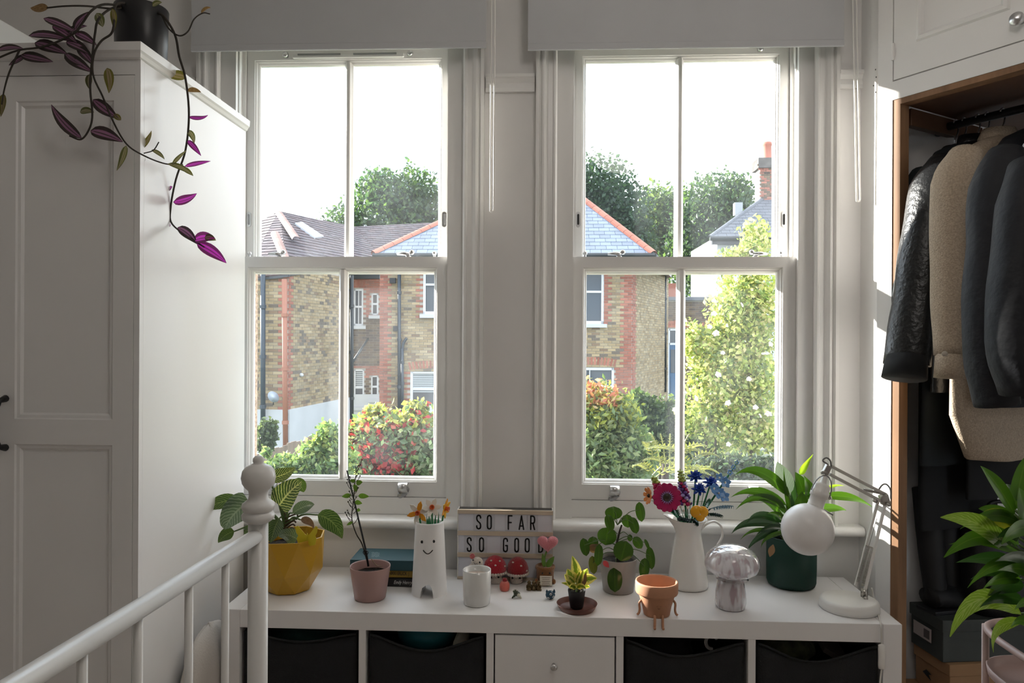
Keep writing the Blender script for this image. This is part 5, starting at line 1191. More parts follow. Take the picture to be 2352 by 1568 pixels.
MB().lathe([(0, 0), (.024, .0), (.027, .006), (.0265, .03), (.0285, .044), (.031, .050), (.030, .056), (.026, .058), (.024, .052), (0, .052)], hb_, 28).obj('pot', KBRN, ht, smooth=True)
hc_ = at(1258, 1247, hb_.y); R = []; mb = MB(); n, m_ = 28, 14
for i in range(m_+1):
    ph_ = PI*i/m_; row = []
    for k in range(n):
        a = 2*PI*k/n; x = 16*math.sin(a)**3; y = 13*math.cos(a)-5*math.cos(2*a)-2*math.cos(3*a)-math.cos(4*a); s = math.sin(ph_)**.8
        row.append(V(hc_.x+x*s*.00205*1.0, hc_.y-math.cos(ph_)*.017*(1 if abs(x)+abs(y) else 1), hc_.z+(y*s+ (1-s)*2)*.0018))
    R.append(row)
mb.grid(R, close=True); mb.obj('heart', KPINK, ht, smooth=True)
pstem(ht, [(1252, 1300), (1251, 1280), (1256, 1265)], hb_.y, .003, KGRN)
for b, t, w in (((1250, 1302), (1246, 1270), 9), ((1256, 1302), (1273, 1277), 14)): pblade(ht, LEAF('felt_leaf_%d' % w, (.11, .22, .03), trans=.1), b, t, w, hb_.y-.012, fold=.3)
pc_ = at(1254, 1333, hb_.y-.0285)
sg = MB().box(pc_.x-.0185, pc_.x+.0185, hb_.y-.0305, hb_.y-.0295, pc_.z-.015, pc_.z+.015).obj('paper_note', M('note_paper', (.72, .66, .56), .7), ht)
for k in range(5): MB().box(pc_.x-.013+.002*(k % 2), pc_.x+.013-.002*(k % 2), hb_.y-.0309, hb_.y-.0304, pc_.z+.009-.0055*k, pc_.z+.0103-.0055*k).obj('print_line', M('note_ink', (.2, .16, .13), .8) if k == 0 else bpy.data.materials['note_ink'], sg)
for s in (-1, 1): MB().sphere(V(hb_.x+s*.026, hb_.y-.022, TZ+.014), .0085, 12, 8, (.8, .8, 1)).obj('hand', KBRN, ht, smooth=True)
for u in (1246, 1263): MB().sphere(at(u, 1316, hb_.y-.0265), .0028, 8, 6).obj('eye', INK, ht, smooth=True)
# ---- tiny figurines
c = seat(1159, 1359, .013); t = thing('coral_figurine', 'small coral pink round ornament in front of the toadstools', 'ornament', c)
COR = M('coral_glaze', (.52, .12, .09), .3, var=.2, vscale=60)
MB().lathe([(0, 0), (.012, .0), (.0145, .004), (.0155, .012), (.0145, .021), (.010, .028), (0, .030)], c, 24).obj('body', COR, t, smooth=True)
MB().lathe([(0, .028), (.007, .028), (.008, .032), (.005, .037), (0, .038)], c, 16).obj('top_knot', KCRIM, t, smooth=True)
c = seat(1187, 1376, .012); t = thing('frog_figurine', 'tiny dark green figurine with white belly standing on the shelf top', 'ornament', c)
FG = M('frog_green', (.05, .065, .035), .35, var=.4, vscale=200); FW = M('frog_white', (.5, .47, .38), .5)
MB().sphere(c+V(0, 0, .012), .009, 14, 10, (1.1, 1, .8)).obj('body', FG, t, smooth=True); MB().sphere(c+V(-.004, -.004, .020), .0065, 12, 8, (1.2, 1, .8)).obj('head', FG, t, smooth=True)
MB().sphere(c+V(.005, -.006, .010), .0055, 10, 8).obj('belly', FW, t, smooth=True)
for dx, dy, m_ in ((-.010, -.004, FG), (.010, -.005, FW), (-.006, .007, FG), (.008, .006, FG)): MB().tube([c+V(dx*.5, dy*.5, .010), c+V(dx*1.1, dy, .004), c+V(dx*1.3, dy-.003, .0015)], [.003, .0025, .002], 8).obj('leg', m_, t, smooth=True)
for s in (-1, 1): MB().sphere(c+V(-.004+s*.004, -.008, .0245), .0018, 8, 6).obj('eye', FW, t, smooth=True)
c = seat(1226, 1357, .009); t = thing('bronze_figurine', 'small dark bronze figurine with three humps beside the heart pot', 'ornament', c)
BRZ = M('bronze', (.13, .09, .045), .35, .8, var=.4, vscale=150)
for k, dx in enumerate((-.014, 0, .014)):
    q = c+V(dx, .001*k, 0); MB().lathe([(0, 0), (.0085, 0), (.0082, .008), (.0065, .016), (.004, .020), (0, .021)], q, 14).obj('seated_body', BRZ, t, smooth=True); MB().sphere(q+V(0, -.002, .023), .0058, 12, 8).obj('head', BRZ, t, smooth=True)
    for s in (-1, 1): MB().tube([q+V(s*.0065, -.003, .015), q+V(s*.0075, -.008, .010), q+V(s*.002, -.008, .018+.002*k)], .0019, 6).obj('arm', BRZ, t, smooth=True)
MB().tube([c+V(.016, -.006, .004), c+V(.023, -.008, .0025)], .003, 8).obj('foot', BRZ, t, smooth=True)
c = seat(1264, 1379, .012); t = thing('blue_figurine', 'tiny blue ornament with white ringed spots near the saucer', 'ornament', c)
NAV = M('navy_glaze', (.018, .055, .09), .25)
MB().sphere(c+V(0, 0, .0125), .0135, 18, 12, (1.05, .9, .93)).obj('body', NAV, t, smooth=True)
for dx, s in ((-.010, 1), (.011, 1.3)): MB().lathe([(.004, 0), (.003, .004*s), (0, .008*s)], c+V(dx, 0, .020), 10).obj('ear', NAV, t, smooth=True)
for dx, dz in ((-.006, .006), (.001, .018), (.009, .010)):
    q = V(dx, 0, dz-.0125); y = -math.sqrt(max(1e-6, .0128**2-dx*dx*.9-q.z**2))*.93; MB().lathe([(0, 0), (.0034, 0), (.0034, .0008), (0, .0009)], c+V(dx, y, dz), 12, axis=(dx*60, -1, q.z*50)).obj('ring_spot', WHITEP, t, smooth=True); MB().sphere(c+V(dx, y-.0012, dz), .0017, 8, 6).obj('pupil', NAV, t, smooth=True)
# ---- brown saucer and the small variegated plant standing in it
S_ = seat(1325, 1416, .056)
tag(MB().lathe([(0, 0), (.046, 0), (.049, .003), (.0555, .017), (.057, .018), (.0560, .016), (.050, .0045), (0, .0035)], S_, 40).obj('saucer', M('brown_plastic', (.135, .045, .032), .42), smooth=True), 'round brown plastic saucer under the little black pot', 'saucer')
sp_ = V(S_.x-.001, S_.y-.002, TZ+.0042); sY = sp_.y
vp = thing('variegated_plant', 'small yellow edged plant in a black nursery pot on the saucer', 'plant', sp_)
MB().lathe(pot_prof(.052, .0185, .0255, .002), sp_, 28).obj('pot', M('nursery_black', (.010, .011, .013), .5), vp, smooth=True)
soil(vp, sp_+V(0,0,.044), .022)
VAR = LEAF('yellow_edge_leaf', (.16, .24, .025), (.66, .60, .22), 'edge', .4, rough=.28, rand=.08)
for b, t, w, bw, dy in [((1325, 1335), (1314, 1276), 24, (6, 0), .0), ((1322, 1338), (1303, 1306), 27, (-4, -2), -.02), ((1320, 1340), (1297, 1318), 18, (-4, 0), -.02), ((1328, 1338), (1350, 1305), 24, (4, 0), .01), ((1330, 1338), (1371, 1328), 24, (4, -8), -.01),
    ((1318, 1345), (1289, 1338), 9, (0, -2), -.01), ((1320, 1350), (1300, 1332), 14, (-2, 0), -.02), ((1328, 1346), (1340, 1308), 14, (0, 0), -.025), ((1325, 1350), (1346, 1352), 14, (0, -10), -.03), ((1322, 1352), (1308, 1350), 16, (0, -10), -.03), ((1326, 1340), (1331, 1312), 20, (0, 0), -.015), ((1332, 1345), (1355, 1348), 12, (4, -2), 0), ((1318, 1332), (1312, 1308), 14, (0, 0), .02)]:
    pblade(vp, VAR, b, t, w, sY-.004, dy, bowpx=bw, fold=.25)
pblade(vp, BROWN, (1340, 1345), (1346, 1312), 10, sY-.015, fold=.3)
stem(vp, [sp_+V(0,0,.044), sp_+V(0, 0, .07), sp_+V(-.003, 0, .10)], (.003, .002), STEMG)

# ---- pilea in a grey pot
G_ = seat(1420, 1368, .046); gY = G_.y
pi_ = thing('pilea_plant', 'round leaved pilea in a plain grey pot', 'plant', G_)
MB().lathe(pot_prof(.102, .046, .0575, .0035), G_, 40).obj('pot', M('warm_grey_pot', (.32, .295, .27), .45), pi_, smooth=True)
soil(pi_, G_+V(0,0,.088), .052)
top = (1416, 1240)
stem(pi_, [at(1418, 1285, gY), at(1416, 1255, gY), at(1422, 1225, gY), at(1428, 1205, gY)], (.0042, .0026), TWIG)
PIL = LEAF('pilea_leaf', (.045, .105, .016), (.065, .14, .02), 'rib', .4, rough=.22, rand=.2)
PILY = LEAF('pilea_yellow_leaf', (.14, .16, .03), (.18, .19, .04), 'rib', .4, rough=.3); PILB = LEAF('pilea_brown_leaf', (.28, .16, .09), trans=.4)
for c, ru, rv, m, dy, ang in [((1410, 1178), 20, 15, PIL, .01, 0), ((1400, 1200), 11, 19, PIL, -.02, .25), ((1394, 1231), 22, 20, PIL, .0, -.2), ((1441, 1196), 13, 15, PIL, .0, .1), ((1456, 1206), 11, 19, PIL, -.02, .3), ((1471, 1175), 11, 22, PIL, .0, .12), ((1343, 1256), 11, 20, PIL, -.01, .2), ((1362, 1246), 12, 14, PIL, .01, 0), ((1375, 1274), 10, 24, PIL, -.03, -.1), ((1362, 1297), 10, 20, PILY, .02, .1), ((1432, 1265), 23, 23, PIL, -.05, -.3), ((1465, 1246), 11, 15, PIL, -.01, .6), ((1447, 1235), 6, 8, PIL, .0, 0), ((1494, 1281), 10, 25, PIL, -.01, .1), ((1486, 1250), 4, 13, PIL, .02, .4), ((1480, 1305), 12, 23, PIL, -.02, -.1), ((1412, 1331), 17, 27, PIL, -.06, 0), ((1366, 1258), 14, 12, PILB, .005, .3)]:
    C = at(c[0], c[1], gY+dy); s = (gY+dy)/FPX; L, Wd_ = rv*2*s, ru*2*s
    d = V(math.sin(ang), -.25, -math.cos(ang)).normalized(); o = blade(pi_, m, C-d*L/2, C+d*L/2, Wd_, bow=V(0, -.004, .003), nrm=V(.1*math.sin(c[0]), -1, .25), fold=0, shape='round', cup=.12, n=10)
    at_ = C-d*L*.12+V(0, -.002, 0)
    P0_ = at(top[0]+2, min(1268, max(1205, c[1]-5)) if c[1] < 1300 else 1262, gY)
    stem(pi_, [P0_, (P0_+at_)/2+V(0, 0, .014), at_], (.0015, .001), STEMG, name='petiole', sides=5)
tag(pblade(None, LEAF('pink_petal', (.5, .06, .09), trans=.3), (1386, 1288), (1399, 1303), 12, gY-.052, fold=.1), 'small pink paper tag against the grey pot', 'tag')

# ---- terracotta pot sitting on the edge with dangling legs
T_ = seat(1508, 1421, .036)
tc = thing('terracotta_pot', 'empty terracotta pot with tiny arms and legs on the shelf edge', 'plant pot', T_)
TERR = M('terracotta', (.50, .25, .145), .65, var=.1, vscale=20)
MB().lathe([(0, .0), (.034, 0), (.036, .003), (.047, .058), (.0565, .060), (.058, .064), (.0585, .088), (.057, .092), (.054, .0925), (.0525, .089), (.049, .055), (.036, .010), (0, .010)], T_, 44).obj('pot_body', TERR, tc, smooth=True)
for s in (-1, 1):
    MB().tube(spline([T_+V(s*.042, -.012, .044), T_+V(s*.049, -.012, .034), T_+V(s*.048, -.013, .018), T_+V(s*.050, -.014, .008), T_+V(s*.055, -.016, .0035)], 3), .0032, 8).obj('arm', TERR, tc, smooth=True)
    fx = T_.x+s*.0105; yf = FY0-.0055
    MB().tube(spline([V(fx, T_.y-.030, TZ+.008), V(fx, yf+.002, TZ+.006), V(fx, yf, TZ-.006), V(fx+s*.0003, yf, TZ-.020), V(fx+s*.001, yf-.006, TZ-.023)], 4), .0035, 8).obj('leg', TERR, tc, smooth=True)
for s in (-1, 1): MB().sphere(T_+V(s*.005, -.0425, .036), .0011, 8, 5).obj('eye', M('clay_dark', (.16, .07, .04), .8), tc)
MB().tube([T_+V(-.003, -.0415, .030), T_+V(0, -.0413, .0285), T_+V(.003, -.0415, .030)], .0006, 5).obj('smile', bpy.data.materials['clay_dark'], tc)

# ---- white jug with toy-brick flowers
J_ = seat(1580, 1361, .0605); jY = J_.y
JUGM = M('cream_enamel', (.82, .79, .745), .16, coat=.6)
jg = thing('enamel_jug', 'tall cream enamel jug holding toy brick flowers', 'jug', J_)
prof = [(.0, .0, 0), (.056, .0, 0), (.0605, .003, 0), (.061, .010, 0), (.058, .04, 0), (.052, .08, 0), (.046, .12, 0), (.0405, .150, 0), (.0385, .165, 0), (.041, .180, .2), (.049, .197, .6), (.056, .206, 1), (.0565, .208, 1), (.0545, .207, 1), (.047, .196, .6), (.038, .175, .1), (.036, .16, 0), (.045, .08, 0), (.054, .01, 0), (0, .008, 0)]
mb = MB(); R = []; n = 44
for r, z, sp__ in prof:
    row = []
    for k in range(n):
        a = 2*PI*k/n; d = max(0, math.cos(a-PI-.1))**5; row.append(V(J_.x+(r+.020*d*sp__)*math.cos(a), J_.y+(r+.020*d*sp__)*math.sin(a), TZ+z+.013*d*sp__))
    R.append(row)
mb.grid(R, close=True); mb.obj('jug_body', JUGM, jg, smooth=True)
hp = spline([at(1610, 1216, jY), at(1622, 1204, jY), at(1640, 1197, jY), at(1656, 1208, jY), at(1659, 1230, jY), at(1648, 1252, jY), at(1636, 1275, jY), at(1620, 1298, jY)], 5)
MB().tube(hp, .0058, 10, flat=.6).obj('handle', JUGM, jg, smooth=True)
FX = V(J_.x, J_.y, TZ+.15)
MAG = M('toy_magenta', (.42, .012, .10), .3); LAV = M('toy_lavender', (.34, .30, .62), .3); PUR = M('toy_purple', (.10, .04, .22), .3); BLU = M('toy_blue', (.012, .05, .32), .3); LBL = M('toy_light_blue', (.13, .30, .60), .3); LIM = M('toy_lime', (.36, .46, .10), .3); DKG = M('toy_dark_green', (.010, .035, .026), .35); AQU = M('toy_sand_blue', (.15, .27, .36), .3); TOR = M('toy_bright_orange', (.72, .24, .05), .3); DBR = M('toy_dark_brown', (.03, .018, .012), .35); TYEL = M('toy_egg_yellow', (.76, .36, .012), .25)
def inroot(k): a = k*2.4; return FX+V(.020*math.cos(a), .020*math.sin(a), -.02)
def toy_stem(par, a, b, r=.0028, mat=None):      # rises inside the jug, bends over the rim
    d = b-FX; d.z = 0; L = d.length; d = d/L if L > 1e-5 else V(0, 0, 0)
    m = V(J_.x, J_.y, TZ+.212)+d*min(.034, L*.6)
    return MB().tube(spline([a, V(a.x*.5+m.x*.5, a.y*.5+m.y*.5, TZ+.18), m, b], 4), r, 8).obj('stem', mat or GRN, par, smooth=True)
def toyf(lab, k): return thing('toy_flower', lab, 'toy flower', inroot(k))
# magenta daisy
t = toyf('large magenta toy daisy with lavender ring facing the room', 0); C = at(1532, 1142, jY-.055); ax = V(-.12, -1, .18).normalized()
petals(t, C, ax, 14, .044, .0150, [MAG], .10, r0=.010, name='petal', blunt=True); petals(t, C-ax*.004, ax, 14, .041, .014, [MAG], .0, r0=.010, rot=.22, name='petal', blunt=True)
petals(t, C+ax*.004, ax, 18, .021, .0032, [LAV], .10, r0=.008, name='inner_petal')
MB().sphere(C+ax*.006, .0125, 16, 10, (1, .6, 1)).obj('centre', DBR, t, smooth=True); toy_stem(t, inroot(0), C-ax*.004)
# orange flower behind
t = toyf('orange toy flower leaning out at the left of the jug', 1); C = at(1493, 1138, jY-.02); ax = V(-1, -.35, .1).normalized(); petals(t, C, ax, 8, .028, .013, [TOR], .35, blunt=True); MB().sphere(C+ax*.004, .006, 10, 8).obj('centre', DBR, t, smooth=True); toy_stem(t, inroot(1), C)
def lupin(lab, k, base, tip, mats, topmat, Y, nst=9):
    t = toyf(lab, k); a, b = at(*base, Y), at(*tip, Y); toy_stem(t, inroot(k), a); MB().tube([a, b], .0025, 8).obj('spike', topmat, t, smooth=True)
    d = (b-a); L = d.length; rnd = random.Random(k)
    for i in range(nst):
        c = a+d*(i/nst); r = .0145*(1-i/nst*.65); m = mats[0] if i < nst*.65 else topmat
        for j in range(5):
            an = j*2*PI/5+i*.6; q = c+V(math.cos(an)*r, math.sin(an)*r, 0); MB().sphere(q, .0078*(1-i/nst*.45), 8, 6, (1, 1, .8)).obj('floret', mats[(i+j) % len(mats)] if i < nst*.65 else topmat, t, smooth=True)
    return t
lupin('red pink toy lupin with lime tip behind the magenta daisy', 2, (1520, 1135), (1500, 1092), [MAG], LIM, jY-.01)
lupin('purple and pink toy lupin standing at the middle of the jug', 3, (1574, 1155), (1562, 1076), [PUR, MAG, LAV], LIM, jY-.02, 12)
def corn(lab, k, c, Y, r=.025):
    t = toyf(lab, k); C = at(*c, Y); ax = V(.2*math.sin(k), -.6, .6).normalized(); 
    for tl, rr, ro in ((.1, r, 0), (.6, r*.85, .3), (1.4, r*.7, .6)): petals(t, C, ax, 7, rr, .009, [BLU], tl, r0=.003, rot=ro)
    MB().lathe([(.003, -.012), (.006, -.006), (.005, 0)], C, 10, axis=ax).obj('calyx', GRN, t, smooth=True); toy_stem(t, inroot(k), C-ax*.010)
corn('blue toy cornflower at the top of the bouquet', 4, (1597, 1094), jY); corn('blue toy cornflower next to the purple lupin', 5, (1606, 1124), jY-.03); corn('blue toy cornflower nearest the pale blue spike', 6, (1632, 1108), jY)
t = toyf('tall pale blue toy spike leaning to the right', 7); A0, A1 = at(1634, 1150, jY-.02), at(1694, 1060, jY); toy_stem(t, inroot(7), A0); MB().tube([A0, A1], .003, 8).obj('spike', GRN, t, smooth=True)
for i, (u, v, s) in enumerate([(1650, 1132, 1.2), (1662, 1140, 1.1), (1665, 1108, 1.1), (1652, 1097, .9), (1676, 1085, .6), (1684, 1073, .5), (1640, 1122, 1.0), (1692, 1062, .45)]):
    C = at(u, v, jY-.025); petals(t, C, V(.2, -1, .4), 5, .018*s, .013*s, [LBL], .4, rot=i); MB().sphere(C+V(0, -.003, .001), .0028*s, 8, 6).obj('floret_eye', WHT, t)
t = toyf('egg yellow toy poppy hanging over the jug rim', 8); C = at(1606, 1178, jY-.062)
for a, r, sc_ in ((2.6, .016, 1.2), (.5, .016, 1.1), (4.9, .014, 1.0), (1.4, .012, .9)):
    d = V(math.cos(a), -.25, math.sin(a)); m = MB(); Rr = []
    for i in range(7):
        th = .15+i*.2; Rr.append([C+d*.010+V(math.cos(a)*r*sc_*math.sin(th)*math.cos(f)-math.sin(a)*r*sc_*math.sin(th)*math.sin(f), -.012*math.cos(th), math.sin(a)*r*sc_*math.sin(th)*math.cos(f)+math.cos(a)*r*sc_*math.sin(th)*math.sin(f)) for f in [k*2*PI/16 for k in range(16)]])
    m.grid(Rr, close=True); m.f.append(tuple(range(16))); m.obj('petal', TYEL, t, smooth=True, thick=.0015)
MB().sphere(C+V(0, -.010, 0), .004, 10, 8).obj('centre', WHT, t, smooth=True); toy_stem(t, inroot(8), C)
t = toyf('white toy baby breath sprig between the bouquet stems', 9)
for i, (u, v) in enumerate([(1563, 1163), (1572, 1158), (1580, 1166), (1570, 1172), (1556, 1172), (1578, 1146), (1585, 1152), (1618, 1122)]):
    C = at(u, v, jY-.035); MB().sphere(C, .0042, 8, 6).obj('floret', WHT, t, smooth=True); toy_stem(t, inroot(9), C, .0009)
for lab, k, b, tip, m, w in (('sand blue toy fern pointing right above the jug handle', 10, (1632, 1168), (1684, 1162), AQU, .014), ('dark green toy fern lying over the jug rim', 11, (1620, 1180), (1660, 1184), DKG, .014), ('dark green toy fern between yellow poppy and magenta daisy', 12, (1592, 1196), (1556, 1190), DKG, .018), ('dark toy fern drooping under the yellow poppy', 13, (1590, 1192), (1604, 1206), DKG, .014), ('green toy sprig beside the white baby breath', 14, (1560, 1185), (1545, 1165), GRN, .016), ('green toy sprig below the blue cornflowers', 15, (1615, 1170), (1630, 1145), GRN, .014)):
    t = toyf(lab, k); frond(at(*b, jY-.05), at(*tip, jY-.055), w, 9, t, m, 'toy_fern_blade', .008, .0016); toy_stem(t, inroot(k), at(*b, jY-.05), .002, DKG)

# ---- glass mushroom lamp
M_ = seat(1678, 1407, .042); mY = M_.y
GLW = bpy.data.materials.new('swirled_glass'); GLW.use_nodes = True; nt = GLW.node_tree; bs = nt.nodes['Principled BSDF']
bs.inputs['Roughness'].default_value = .06; bs.inputs['Coat Weight'].default_value = .5
tcn = nt.nodes.new('ShaderNodeTexCoord'); mpn = nt.nodes.new('ShaderNodeMapping'); mpn.inputs['Scale'].default_value = (42, 42, 10); vor = nt.nodes.new('ShaderNodeTexNoise'); vor.inputs['Scale'].default_value = 1.5; vor.inputs['Detail'].default_value = 1.5
rmp = nt.nodes.new('ShaderNodeValToRGB'); rmp.color_ramp.elements[0].position = .40; rmp.color_ramp.elements[0].color = (.60, .47, .49, 1); rmp.color_ramp.elements[1].position = .46; rmp.color_ramp.elements[1].color = (.86, .84, .86, 1)
nt.links.new(tcn.outputs['Object'], mpn.inputs['Vector']); nt.links.new(mpn.outputs[0], vor.inputs['Vector']); nt.links.new(vor.outputs['Fac'], rmp.inputs[0]); nt.links.new(rmp.outputs[0], bs.inputs['Base Color'])
trn = nt.nodes.new('ShaderNodeBsdfTranslucent'); nt.links.new(rmp.outputs[0], trn.inputs[0]); tpn = nt.nodes.new('ShaderNodeBsdfTransparent'); tpn.inputs[0].default_value = (.95, .92, .94, 1)
mx1 = nt.nodes.new('ShaderNodeMixShader'); mx1.inputs[0].default_value = .35; nt.links.new(bs.outputs[0], mx1.inputs[1]); nt.links.new(trn.outputs[0], mx1.inputs[2])
op = nt.nodes.new('ShaderNodeMapRange'); op.inputs[1].default_value = .44; op.inputs[2].default_value = .56; op.inputs[3].default_value = .35; op.inputs[4].default_value = .12; nt.links.new(vor.outputs['Fac'], op.inputs[0])
mx2 = nt.nodes.new('ShaderNodeMixShader'); nt.links.new(op.outputs[0], mx2.inputs[0]); nt.links.new(mx1.outputs[0], mx2.inputs[1]); nt.links.new(tpn.outputs[0], mx2.inputs[2])
gly = nt.nodes.new('ShaderNodeBsdfGlossy'); gly.inputs['Roughness'].default_value = .05; mx3 = nt.nodes.new('ShaderNodeMixShader'); lwn = nt.nodes.new('ShaderNodeLayerWeight'); lwn.inputs[0].default_value = .25; nt.links.new(lwn.outputs['Facing'], mx3.inputs[0]); nt.links.new(mx2.outputs[0], mx3.inputs[1]); nt.links.new(gly.outputs[0], mx3.inputs[2]); nt.links.new(mx3.outputs[0], nt.nodes['Material Output'].inputs['Surface'])
gl = thing('mushroom_lamp', 'swirled pink and white glass mushroom lamp', 'lamp', M_)
zc = at(1682, 1326, mY).z-TZ; zt_ = at(1682, 1254, mY).z-TZ+.004
MB().lathe([(0, .002), (.034, .0), (.040, .004), (.0425, .018), (.0415, .045), (.037, .070), (.034, zc+.004), (.032, zc+.004), (.038, .045), (.039, .018), (.034, .006), (0, .005)], M_, 40).obj('stem', GLW, gl, smooth=True)
cm = V(M_.x+.004, M_.y, TZ); hh = zt_-zc
MB().lathe([(.028, zc+.002), (.045, zc-.002)]+[(.0765*math.cos(q)**.9, zc+hh*.42+hh*(.58 if q > 0 else .42)*math.sin(q)) for q in [-1.15, -.85, -.5, -.2, 0, .2, .45, .7, .95, 1.2, 1.4]]+[(0, zt_)], cm, 48).obj('cap', GLW, gl, smooth=True)

# ---- peace lily in a ribbed green pot
L_ = seat(1817, 1359, .071); LY = L_.y
lil = thing('peace_lily', 'glossy peace lily in a dark green ribbed pot beside the lamp', 'plant', L_)
n = 132; mb = MB(); R = []
for r, z in ((.060, 0), (.068, .004), (.0715, .014), (.0725, .06), (.0735, .150), (.0725, .153), (.070, .152), (.069, .12), (.064, .02)):
    R.append([V(L_.x+(r+(.0011*math.cos(k*PI) if .003 < z < .15 and r > .0675 else 0))*math.cos(2*PI*k/n), L_.y+(r+(.0011*math.cos(k*PI) if .003 < z < .15 and r > .0675 else 0))*math.sin(2*PI*k/n), TZ+z) for k in range(n)])
mb.grid(R, close=True); mb.f.append(tuple(range(n))); mb.obj('pot', M('bottle_green_glaze', (.006, .042, .030), .42), lil, smooth=True)
soil(lil, L_+V(0,0,.125), .068)
LILG = LEAF('lily_leaf', (.045, .11, .014), (.06, .14, .02), 'rib', .5, rough=.25, rand=.22, tcol=(1.9, 1.9, .6)); LILY_ = LEAF('lily_young_leaf', (.22, .38, .03), (.26, .42, .05), 'rib', .55, rough=.3); LILP = LEAF('lily_lit_leaf', (.42, .50, .36), (.48, .55, .42), 'veins', .6, rough=.2, tcol=(1.2, 1.25, 1.0)); LILD = LEAF('lily_shaded_leaf', (.022, .06, .022), (.03, .08, .03), 'rib', .3, rough=.22)  # dark and pale lily leaves: shade and light are put into their colours
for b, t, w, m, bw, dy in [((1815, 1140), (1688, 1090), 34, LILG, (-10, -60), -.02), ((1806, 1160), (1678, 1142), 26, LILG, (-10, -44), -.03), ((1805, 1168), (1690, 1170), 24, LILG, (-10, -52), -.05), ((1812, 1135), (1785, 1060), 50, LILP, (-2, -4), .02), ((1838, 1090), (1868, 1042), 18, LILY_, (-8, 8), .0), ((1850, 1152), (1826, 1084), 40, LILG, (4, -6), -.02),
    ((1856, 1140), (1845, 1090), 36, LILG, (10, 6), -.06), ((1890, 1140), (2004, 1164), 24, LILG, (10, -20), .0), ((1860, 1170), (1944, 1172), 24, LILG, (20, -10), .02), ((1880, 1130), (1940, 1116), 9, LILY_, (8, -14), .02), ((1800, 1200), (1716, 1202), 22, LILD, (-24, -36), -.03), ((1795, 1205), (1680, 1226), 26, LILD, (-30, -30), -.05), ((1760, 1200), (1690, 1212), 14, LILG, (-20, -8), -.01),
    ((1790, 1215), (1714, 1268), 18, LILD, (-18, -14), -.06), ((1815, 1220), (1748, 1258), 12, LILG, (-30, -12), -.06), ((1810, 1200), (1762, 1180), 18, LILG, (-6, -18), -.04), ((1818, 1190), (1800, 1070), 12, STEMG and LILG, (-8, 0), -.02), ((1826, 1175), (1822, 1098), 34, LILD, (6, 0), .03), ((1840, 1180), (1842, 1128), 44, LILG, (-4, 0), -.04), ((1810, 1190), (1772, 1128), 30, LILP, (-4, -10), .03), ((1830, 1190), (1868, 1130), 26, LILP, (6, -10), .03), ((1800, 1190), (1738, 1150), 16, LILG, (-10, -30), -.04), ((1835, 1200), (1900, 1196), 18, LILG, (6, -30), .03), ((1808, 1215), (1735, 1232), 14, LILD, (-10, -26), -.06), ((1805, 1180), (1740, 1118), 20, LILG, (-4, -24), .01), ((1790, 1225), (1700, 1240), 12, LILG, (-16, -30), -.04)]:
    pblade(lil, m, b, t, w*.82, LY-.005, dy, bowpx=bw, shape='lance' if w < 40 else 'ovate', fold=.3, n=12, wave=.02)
    root = at(1815+(b[0]-1815)*.15, 1250, LY); stem(lil, [root, (root+at(*b, LY-.005))/2+V(0, 0, .01), at(*b, LY-.005)], (.0026, .0018), STEMG, name='petiole', sides=6)
tag(pblade(None, M('tan_label', (.30, .17, .08), .7), (1776, 1250), (1768, 1279), 15, L_.y-.078, fold=0.02, shape='leafy'), 'tan pointed leaf stuck on the green ribbed pot', 'dry leaf')

# ---- desk lamp with a globe bulb
D_ = seat(1950, 1419, .080); dY = D_.y
LW = M('lamp_white', (.80, .78, .75), .35); LMET = M('lamp_metal', (.45, .43, .40), .3, .9); CABL = M('cable_white', (.66, .64, .60), .5); CABG = M('cable_grey', (.16, .155, .15), .5)
dl = thing('desk_lamp', 'white articulated desk lamp with a large globe bulb', 'lamp', D_)
MB().lathe([(0, 0), (.077, 0), (.080, .003), (.0785, .020), (.075, .0265), (.068, .029), (0, .031)], D_, 48).obj('base', LW, dl, smooth=True)
ft = at(1985, 1372, dY+.012); MB().tube([V(ft.x, ft.y, TZ+.028), V(ft.x, ft.y, TZ+.052)], .0095, 14).obj('swivel_foot', LMET, dl, smooth=True)
def rod(a, b, w=.0075, nm='arm_rod', mat=LW): return MB().bar(a, b, w, w).obj(nm, mat, dl, bevel=.0012)
ya = dY+.012
E1, E2 = at(2017, 1148, ya+.012), at(2034, 1153, ya-.004)
rod(at(1965, 1345, ya+.012), E1); rod(at(1985, 1362, ya-.004), E2)
U1a, U1b = at(1908, 1070, ya-.03), at(2036, 1136, ya); U2a, U2b = at(1906, 1089, ya-.035), at(2029, 1153, ya)
LARM = M('lamp_arm_backlit', (.50, .47, .43), .35)  # upper arm grey: the darkening against the window light put into its colour
rod(U1a, U1b, .0085, 'arm_rod', LARM); rod(U2a, U2b, .0085, 'arm_rod', LARM)
MB().obox(at(2031, 1146, ya), V(.010, 0, .004), V(0, .012, 0), V(-.004, 0, .013)).obj('elbow_joint', LMET, dl, bevel=.002)
for u, v in ((2038, 1157), (2008, 1149), (1986, 1372)): q = at(u, v, ya-.012); MB().tube([q, q+V(0, -.010, 0)], .0055, 12).obj('wing_nut', LMET, dl, smooth=True)
def spring(a, b, r, turns, nm):
    a, b = Vector(a), Vector(b); t = (b-a).normalized(); x = t.orthogonal().normalized(); y = t.cross(x); N = turns*8
    MB().tube([a+(b-a)*i/N+x*r*math.cos(2*PI*i/8)+y*r*math.sin(2*PI*i/8) for i in range(N+1)], .0011, 5).obj(nm, LMET, dl, smooth=True)
